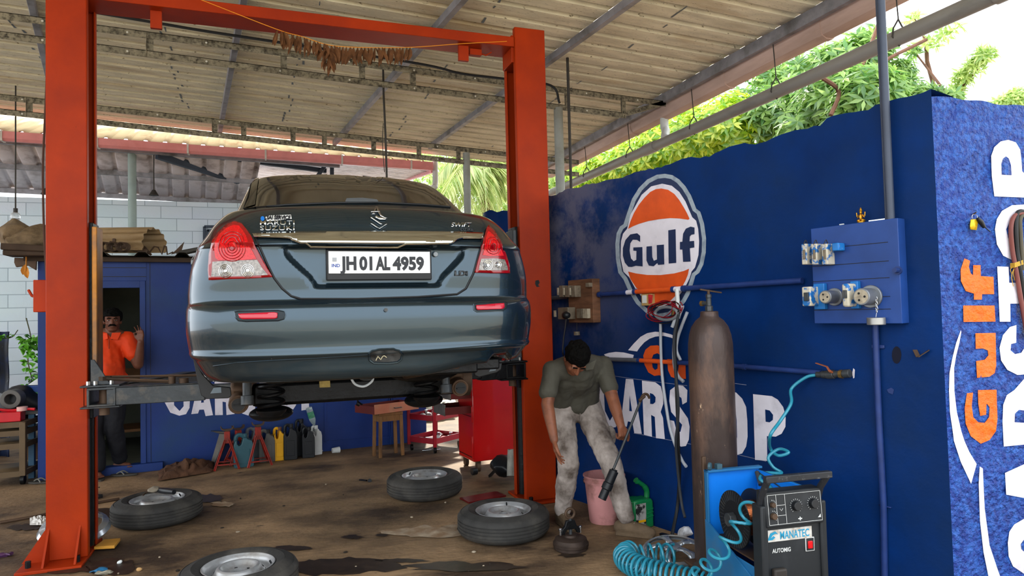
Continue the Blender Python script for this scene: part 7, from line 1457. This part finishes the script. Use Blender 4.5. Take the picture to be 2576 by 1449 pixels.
hand(b, wL, (.05, -.05, -1), (.9, -.3, 0), (.1, -1, 0), .07, (12, 18, 22, 26, 15))
gd = on(1622, 1000, 'y', 3.97)-on(1518, 1250, 'y', 3.97); gmid = on(1578, 1106, 'y', 3.97); gdn = gd.normalized()
hand(b, wR, (gmid-wR)+V((-.015, .0, .0)), (-.1, 1, -.15), (.35, 0, .9), .065, (70, 75, 78, 80, 45))
wk = sculpt(b, 'body', M_skin, pw, .0055, 3)
M_hair = face_bits(P, M3, .98, pw); hair(P, M3, .98, pw, M_hair, .018, 1.02)
M_polo = mat('olive grey polo cloth', '#45433a', .75, var=.1, scale=4, stain='#3c3a31', amt=.4, bump=.15, bscale=220)
sm = MB(); chain(sm, [((2.045, 4.47, .865), .122), ((2.03, 4.42, .97), .115), ((2.0, 4.30, 1.06), .125), ((1.985, 4.26, 1.095), .11)])
cap(sm, (1.945, 4.47, .865), .092, (1.905, 4.30, 1.04), .085); cap(sm, (2.135, 4.46, .865), .092, (2.085, 4.31, 1.05), .085)
chain(sm, [((1.95, 4.26, 1.10), .095), (shL, .068), (shL.lerp(eL, .45)+V((-.006, 0, 0)), .062), (shL.lerp(eL, .62)+V((-.010, 0, 0)), .064)]); chain(sm, [((2.0, 4.27, 1.10), .095), (shR, .068), (shR.lerp(eR, .45), .060), (shR.lerp(eR, .60), .062)])
cap(sm, nk+V((0, .02, -.015)), .082, shL+V((.03, 0, 0)), .07); cap(sm, nk+V((0, .02, -.015)), .082, shR+V((-.03, 0, 0)), .07); so_ = sculpt(sm, 'polo_shirt', M_polo, pw, .008, 5, .005, .05)
co = MB(); cn = hd_c.lerp(nk, .72)
for k in (-1, 1): co.prism([(0, 0), (.085, .015), (.07, -.055), (.015, -.045)], cn+V((k*.012, -.06, -.03)), V((k*.9, -.2, .25)), V((.0, -.35, .9)), V((0, -.012, .004)))
co.tube([cn+V((.062*math.cos(t), .05*math.sin(t), .03*math.sin(t)))+V((0, .01, .005)) for t in [i*2*PI/20 for i in range(21)]], .016, 8); co.build('collar', mat('lighter olive collar', '#535147', .75, var=.1), so_, bevel=.003)
M_pant = mat('stained pale work trousers', '#a59a92', .8, var=.15, scale=5, stain='#4d423a', amt=.47, sscale=5, soft=.14, bump=.15, bscale=200)
tm = MB(); cap(tm, (1.965, 4.49, .84), .110, (2.125, 4.48, .84), .110); cap(tm, hL+V((.01, 0, 0)), .105, hR+V((-.01, 0, 0)), .105)
chain(tm, [(hL, .105), (hL.lerp(kL, .5), .088), (kL, .074), (kL.lerp(aL, .5), .070), (aL+V((0, 0, .03)), .060)]); chain(tm, [(hR, .105), (hR.lerp(kR, .5), .088), (kR, .074), (kR.lerp(aR, .5), .068), (aR+V((0, 0, .035)), .058)])
to_ = sculpt(tm, 'trousers', M_pant, pw, .008, 4, .009, .06)
mb = MB(); mb.box((2.045, 4.385, .765), (.006, .006, .08)); mb.build('fly_seam', mat('trouser seam', '#6a615a', .8), to_)
mb = MB(); mb.ball((2.235, 4.30, .62), (.035, .05, .07), 14, 10); mb.build('cargo_pocket', M_pant, to_); mb = MB(); mb.ball((1.875, 4.42, .63), (.04, .055, .07), 14, 10); mb.build('cargo_pocket', M_pant, to_)
M_shoe = mat('dusty brown shoe', '#5a4a38', .8, var=.25, scale=14, bump=.5)
for a, d in ((aL, V((-.05, -1, 0)).normalized()), (aR, V((.72, -.7, 0)).normalized())):
    s_ = V((-d.y, d.x, 0)); fm = MB(); z = .045; o0 = V((a.x, a.y, 0))
    chain(fm, [(o0-d*.04+Z3*.055, .045), (o0+d*.04+Z3*.055, .045), (o0+d*.12+Z3*.042, .043), (o0+d*.165+Z3*.035, .034)]); fm.box(o0+d*.06+Z3*.012, (.075, .25, .022), Matrix((s_, d, Z3)).transposed())
    for q in range(len(fm.v)): fm.v[q].z = max(fm.v[q].z, .002)
    sh_ = sculpt(fm, 'shoe', M_shoe, pw, .006, 2); mb = MB()
    for k in range(4): c_ = o0+d*(.035+.025*k)+Z3*(.098-.008*k); mb.tube([c_-s_*.022, c_+Z3*.004, c_+s_*.022], .003, 6)
    mb.build('shoelace', mat('pale lace', '#8c8474', .8), sh_)
# slide hammer in his hand
g0, g1 = on(1610, 1012, 'y', 3.97), on(1541, 1186, 'y', 3.97); shm = thing('slide_hammer', 'long slide hammer with black weight and hook held by the bending worker', 'tool', tuple(on(1518, 1258, 'y', 3.97)))
mb = MB(); mb.cyl(g1-(g0-g1)*.05, g0, .0085, n=12); mb.build('rod', M_dgr, shm)
mb = MB(); e0 = on(1545, 1184, 'y', 3.97); e1_ = on(1514, 1256, 'y', 3.97); dd_ = (e1_-e0); mb.cyl(e0, e0+dd_*.44, .030, n=28); mb.cyl(e0+dd_*.44, e0+dd_*.66, .034, n=28); mb.cyl(e0+dd_*.66, e1_, .027, n=28); mb.cyl(e0-dd_*.05, e0, .02, n=20); mb.build('weight', M_bkp, shm, bevel=.003)
mb = MB(); mb.tube(catmull([g0, on(1614, 1000, 'y', 3.97), on(1620, 992, 'y', 3.97), on(1629, 993, 'y', 3.97), on(1634, 1002, 'y', 3.97)], 5), .009, 8); mb.tube([on(1608, 1008, 'y', 3.965), on(1622, 996, 'y', 3.965)], .011, 8); mb.build('hook', M_rust, shm)
# ---------------------------------------------------------------- man in the doorway
dm = thing('person', 'man in orange shirt and dark trousers standing in the cabin doorway, hand raised', 'person', (-1.5, 7.62, 0))
DY = 7.60
hc_ = on(283, 806, 'y', DY); ft = V((-1.53, DY, 0)); px_ = hc_.x
b = MB(); pel = V((-1.50, DY+.03, .90)); chs = V((-1.51, DY+.03, 1.22)); nk2 = V((px_-.01, DY+.02, 1.40)); s1_, s2_ = V((-1.70, DY+.04, 1.33)), V((-1.325, DY+.02, 1.32))
chain(b, [(pel, .13), (V((-1.50, DY, 1.05)), .14), (chs, .15), (nk2, .065)]); chain(b, [(nk2, .056), (hc_+V((0, 0, -.05)), .05)])
e2_, w2_ = V((-1.22, DY-.03, 1.08)), V((-1.185, DY-.10, 1.30)); e1x, w1x = V((-1.78, DY, 1.05)), V((-1.76, DY-.08, .82))
chain(b, [(nk2, .06), (s2_, .065), (e2_, .048), (e2_.lerp(w2_, .3), .045), (w2_, .030)]); chain(b, [(nk2, .06), (s1_, .065), (e1x, .048), (w1x, .030)])
h1, h2 = V((-1.60, DY+.02, .86)), V((-1.42, DY+.02, .86)); k1, k2 = V((-1.60, DY-.02, .47)), V((-1.44, DY+.02, .47)); a1_, a2_ = V((-1.575, DY+.0, .085)), V((-1.42, DY+.18, .12))
for h_, k, a in ((h1, k1, a1_), (h2, k2, a2_)): chain(b, [(h_, .095), (k, .06), (k.lerp(a, .35), .055), (a, .035)])
for a, d in ((a1_, V((.35, -1, 0)).normalized()), (a2_, V((.9, -.5, 0)).normalized())):
    s_ = V((-d.y, d.x, 0)); z = a.z-.06; chain(b, [(V((a.x, a.y, z+.02))-d*.04, .030), (V((a.x, a.y, z+.015))+d*.09, .028)])
    for k in range(5): o0 = V((a.x, a.y, z+.008))+d*.09+s_*(k-2)*.016; cap(b, o0, .012, o0+d*(.055-.006*abs(k-1)), .009, 8)
P2, M32 = head(b, hc_, (.16, -1, -.02), (0, 0, 1), .98)
hand(b, w2_, (.0, -.1, 1), (-.5, -1, 0), (-1, .3, 0), .075, (12, 8, 10, 18, 10), sc=.95, spread=.2); hand(b, w1x, (0, -.1, -1), (1, 0, 0), (0, -1, 0), .075, (20, 25, 25, 30, 15))
sculpt(b, 'body', M_skin2, dm, .007, 3)
mh = face_bits(P2, M32, .98, dm, moustache=True); hair(P2, M32, .98, dm, mh, .012, 1.07)
M_or = mat('orange shirt cloth', '#d23a08', .7, var=.08, scale=4, stain='#9c3210', amt=.33, sscale=7, bump=.1, bscale=200)
sm = MB(); chain(sm, [(V((-1.50, DY+.02, .93)), .155), (V((-1.50, DY-.01, 1.06)), .165), (chs, .158), (V((-1.51, DY+.03, 1.30)), .12)]); cap(sm, (-1.62, DY+.03, 1.28), .09, (-1.40, DY+.03, 1.28), .09); cap(sm, (-1.60, DY+.02, .92), .10, (-1.40, DY+.02, .92), .10)
chain(sm, [((-1.42, DY+.03, 1.30), .09), (s2_, .085), (s2_.lerp(e2_, .55), .078)]); chain(sm, [((-1.6, DY+.03, 1.30), .09), (s1_, .085), (s1_.lerp(e1x, .55), .078)])
sh2 = sculpt(sm, 'shirt', M_or, dm, .009, 4, .008, .09)
mb = MB(); cn = nk2+V((0, -.02, -.005))
for k in (-1, 1): mb.prism([(0, 0), (.01, .055), (.085, .045), (.06, -.025)], cn+V((k*.010, -.085, -.055)), V((k, .25, .15)), V((0, .15, 1)), V((0, -.008, 0)))
mb.build('collar', M_or, sh2, bevel=.003)
mb = MB(); mb.tube([cn+V((0, -.105, -.06)), cn+V((.004, -.130, -.15))], .004, 6); mb.build('placket', mat('dark orange seam', '#8c2806', .7), sh2)
M_dkt = mat('black trousers', '#121319', .8, var=.2, scale=6, bump=.2, bscale=150)
tm = MB(); cap(tm, h1, .115, h2, .115)
for h_, k, a in ((h1, k1, a1_), (h2, k2, a2_)): chain(tm, [(h_, .112), (h_.lerp(k, .5), .095), (k, .080), (k.lerp(a, .6), .075), (a+V((0, 0, .03)), .070)])
sculpt(tm, 'trousers', M_dkt, dm, .009, 4, .009, .08)
mb = MB(); d = V((.35, -1, 0)).normalized(); s_ = V((-d.y, d.x, 0)); o0 = V((a1_.x, a1_.y, .0))+d*.05; mb.prism([(.048*math.sin(t), .135*math.cos(t)) for t in [2*PI*i/24 for i in range(24)]], o0+Z3*.002, s_, d, Z3*.014); so2 = mb.build('slipper', M_slip, dm)
mb = MB(); mb.tube([o0-s_*.04+d*.02+Z3*.02, o0+d*.02+Z3*.062, o0+s_*.04+d*.02+Z3*.02], .007, 6); mb.build('strap', M_bkp, so2)
# ================================================================ TREES BEYOND THE WALL
def leafmat(name, a, b, tr):
    m = bpy.data.materials.new(name); m.use_nodes = True; nt = m.node_tree; N = nt.nodes; L = nt.links; o = N['Material Output']; N.remove(N['Principled BSDF'])
    d = N.new('ShaderNodeBsdfDiffuse'); t = N.new('ShaderNodeBsdfTranslucent'); g = N.new('ShaderNodeBsdfGlossy'); g.inputs['Roughness'].default_value = .4; mx = N.new('ShaderNodeMixShader'); mx.inputs[0].default_value = tr; m2 = N.new('ShaderNodeMixShader'); m2.inputs[0].default_value = .06
    gi = N.new('ShaderNodeNewGeometry'); r = N.new('ShaderNodeValToRGB'); L.new(gi.outputs['Random Per Island'], r.inputs[0]); r.color_ramp.elements[0].color = C(a); r.color_ramp.elements[1].color = C(b)
    L.new(r.outputs[0], d.inputs[0]); L.new(r.outputs[0], t.inputs[0]); L.new(d.outputs[0], mx.inputs[1]); L.new(t.outputs[0], mx.inputs[2]); L.new(mx.outputs[0], m2.inputs[1]); L.new(g.outputs[0], m2.inputs[2]); L.new(m2.outputs[0], o.inputs[0]); return m
M_lf1 = leafmat('yellow-green leaf', '#6fae18', '#e8f04a', .6); M_lf2 = leafmat('mid green leaf', '#467f36', '#a8cc66', .5); M_lf3 = leafmat('pale green leaf', '#86b04a', '#d8e890', .55); M_palm = leafmat('palm leaflet', '#8aa850', '#dfe3a0', .55)
M_bark = mat('tree bark', '#6a4a3a', .85, var=.3, scale=10)
def leaf2(mb, p, d, ln, wd, nrm):
    d = d.normalized(); s = d.cross(nrm)
    if s.length < 1e-3: return
    s.normalize(); n_ = s.cross(d); k = len(mb.v); q = p+d*ln*.45-n_*wd*.15
    mb.v += [p, q-s*wd*.5+n_*wd*.2, q+s*wd*.5+n_*wd*.2, q, p+d*ln-n_*ln*.12]; mb.f += [(k, k+3, k+1), (k, k+2, k+3), (k+1, k+3, k+4), (k+3, k+2, k+4)]
def crown(mb, rnd, blobs, n, ln, wd, rosette=6):
    tot = sum(b[1][0]*b[1][1] for b in blobs)
    for c_, r_ in blobs:
        for i in range(int(n*r_[0]*r_[1]/tot)):
            while 1:
                q = V((rnd.uniform(-1, 1), rnd.uniform(-1, 1), rnd.uniform(-1, 1)))
                if .35 < q.length < 1: break
            p = V((c_[0]+q.x*r_[0], c_[1]+q.y*r_[0]*.8, c_[2]+q.z*r_[1])); ax = (q+V((0, -.3, .5))).normalized(); u, v = perp(ax)
            for k in range(rosette):
                a = 2*PI*k/rosette+rnd.uniform(-.3, .3); d = (u*math.cos(a)+v*math.sin(a)+ax*rnd.uniform(-.15, .5)).normalized(); leaf2(mb, p, d, ln*rnd.uniform(.7, 1.15), wd*rnd.uniform(.8, 1.1), ax)
def tree(name, label, base, blobs, n, ln, wd, m, seed, ros=6, branches=None, cat='tree', group=None):
    rb = .055 if n > 1000 else .018
    rnd = random.Random(seed); t = thing(name, label, cat, base, 0, group); mb = MB(); crown(mb, rnd, blobs, n, ln, wd, ros)
    me = mb.build('foliage', m, t, recalc=False, ang=180); tag(me, kind='stuff'); mb = MB(); b0 = V(base)
    for c_, r_ in (blobs if n > 600 else []): mb.tube(catmull([b0, b0.lerp(V(c_), .45)+V((rnd.uniform(-.2, .2), 0, -.1)), V(c_)+V((0, 0, -.2*r_[1]))], 5), [rb-rb*.07*i for i in range(11)], 8)
    if n <= 600:
        lo = min(blobs, key=lambda q: q[0][2]); hi = max(blobs, key=lambda q: q[0][2]); mb.tube(catmull([V(lo[0])+V((0, 0, -lo[1][1])), V(lo[0]), V(lo[0]).lerp(V(hi[0]), .6)+V((.03, 0, -.02)), V(hi[0])], 5), [.022-.001*i for i in range(16)], 8); mb.tube([b0, V(lo[0])+V((0, 0, -lo[1][1]-.15)), V(lo[0])+V((0, 0, -lo[1][1]))], .022, 8)
    for br_ in (branches or []): mb.tube(catmull([V(q) for q in br_], 5), .02, 6)
    mb.build('branches', M_bark, t); return t
def W_(px, py, Y): return tuple(on(px, py, 'y', Y))
def bl(px, py, Y, rx, rz_): return (W_(px, py, Y), (rx, rz_))
def bx_(px, py, X, r1, r2): return (tuple(on(px, py, 'x', X)), (r1, r2))
tree('leafy_bush', 'bright yellow-green leafy bush over the wall left of the thick conduit', (5.6, 8, 0), [bx_(1470, 445, 5.4, .5, .22), bx_(1530, 425, 5.4, .5, .28), bx_(1600, 405, 5.5, .5, .36), bx_(1680, 370, 5.5, .55, .42), bx_(1760, 345, 5.4, .5, .42), bx_(1650, 350, 6.2, .6, .35), bx_(1580, 380, 6.4, .5, .30), bx_(1840, 320, 5.4, .5, .42), bx_(1720, 300, 6.2, .45, .28)], 3000, .13, .045, M_lf1, 1, 6)
tree('umbrella_tree', 'mid green tree with fanned leaves above the wall behind the drain pipe', (6.2, 5.6, 0), [bx_(1960, 290, 5.8, .5, .35), bx_(2040, 270, 5.8, .5, .38), bx_(2120, 250, 5.6, .5, .36), bx_(2190, 250, 5.5, .4, .34), bx_(2060, 180, 6.2, .45, .28), bx_(2150, 150, 6.2, .45, .26), bx_(1950, 200, 6.4, .4, .22), bx_(1890, 280, 6.0, .45, .3), bx_(2200, 110, 6.4, .3, .18), bx_(2060, 320, 5.6, .5, .2), bx_(2160, 300, 5.5, .4, .16)], 1500, .16, .045, M_lf2, 2, 7,
     [[W_(2130, 300, 5.2), W_(2140, 220, 5.2), W_(2180, 140, 5.2), W_(2210, 60, 5.2)], [W_(2090, 290, 5.0), W_(2110, 230, 5.0), W_(2060, 190, 5.0)], [W_(2150, 200, 5.3), W_(2230, 150, 5.3), W_(2330, 100, 5.3)]])
tree('feathery_tree', 'loose green tree over the wall top, right of the thick conduit', (6.6, 4.4, 0), [bx_(2275, 225, 6.4, .2, .14), bx_(2330, 235, 6.4, .18, .10), bx_(2270, 180, 6.6, .16, .12), bx_(2385, 243, 6.6, .16, .05), bx_(2300, 130, 6.8, .08, .05)], 230, .12, .03, M_lf2, 3, 6)
tree('slender_tree', 'slender pale green branch rising over the roughcast wall top', (7.2, 4.3, 0), [bx_(2425, 195, 7, .10, .09), bx_(2455, 165, 7, .10, .09), bx_(2478, 135, 7, .10, .07), bx_(2410, 228, 7, .10, .06)], 120, .12, .022, M_lf3, 4, 6)
tree('sparse_branches', 'sparse leafy twig ends reaching right under the drain pipe', (7.4, 4.9, 0), [bx_(2330, 110, 7, .16, .05), bx_(2380, 85, 7, .10, .05), bx_(2300, 45, 7, .10, .05), bx_(2410, 70, 7, .06, .04)], 42, .12, .03, M_lf3, 5, 5)
tree('distant_tree', 'small distant tree above the wall at the right edge', (16, 8, 0), [bx_(2530, 262, 15, .4, .12), bx_(2560, 250, 15, .4, .22)], 260, .16, .05, M_lf3, 6, 6)
tree('distant_tree', 'hazy pale green tree far behind the grey post, left of the bright bush', (9, 16, 0), [bl(1440, 440, 15, .9, .6), bl(1490, 400, 15, .8, .5), bl(1380, 460, 16, .8, .6)], 700, .2, .06, M_lf3, 7, 5)
tree('background_tree', 'pale tree seen under the roof behind the palm', (5, 17.5, 0), [bl(1130, 430, 17.5, 1.2, .8), bl(1230, 400, 18, 1.2, 1.0), bl(1250, 510, 17, 1.0, .8), bl(1000, 385, 20, 1.5, .4), bl(1330, 480, 17, 1.0, .7)], 1300, .22, .07, M_lf3, 8, 5)
# palm
pt = thing('palm_tree', 'coconut palm with drooping fronds behind the thin grey post', 'palm', (4.0, 12.5, 0)); rnd = random.Random(12)
top = V(W_(1215, 425, 12.5)); mb = MB(); mb.tube([V((top.x+.4, 12.9, 0)), V((top.x+.3, 12.8, 1.6)), top], [.15, .13, .11], 12); mb.build('trunk', M_bark, pt)
for k, (ex, ey, dY) in enumerate(((1100, 520, -1), (1135, 545, -.6), (1165, 560, -1), (1195, 570, -.5), (1225, 565, -1), (1255, 540, -.4), (1275, 500, 0), (1300, 470, .4), (1080, 470, 0), (1110, 430, .5), (1150, 395, .6), (1230, 385, .6), (1280, 410, .8), (1330, 520, -.3))):
    e = V(W_(ex, ey, 12.5+dY)); m_ = top.lerp(e, .5)+V((0, 0, .40)); P_ = catmull([top, m_, e], 12); mb = MB(); mb.tube(P_, .012, 5)
    for i in range(2, len(P_)-1):
        t = (P_[i+1]-P_[i-1]).normalized(); f_ = i/len(P_); ln = .62*math.sin(PI*min(1, .18+f_*.8))
        for sd in (-1, 1):
            for jj in (0, .5):
                s_ = t.cross(Z3).normalized()*sd; d = (s_*.75+t*.55+V((0, 0, -.55-.3*rnd.random()))).normalized(); leaf2(mb, P_[i].lerp(P_[i+1], jj), d, ln*rnd.uniform(.85, 1.1), .042, V((0, 0, 1)))
    mb.build('frond', M_palm, pt, recalc=False, ang=180)
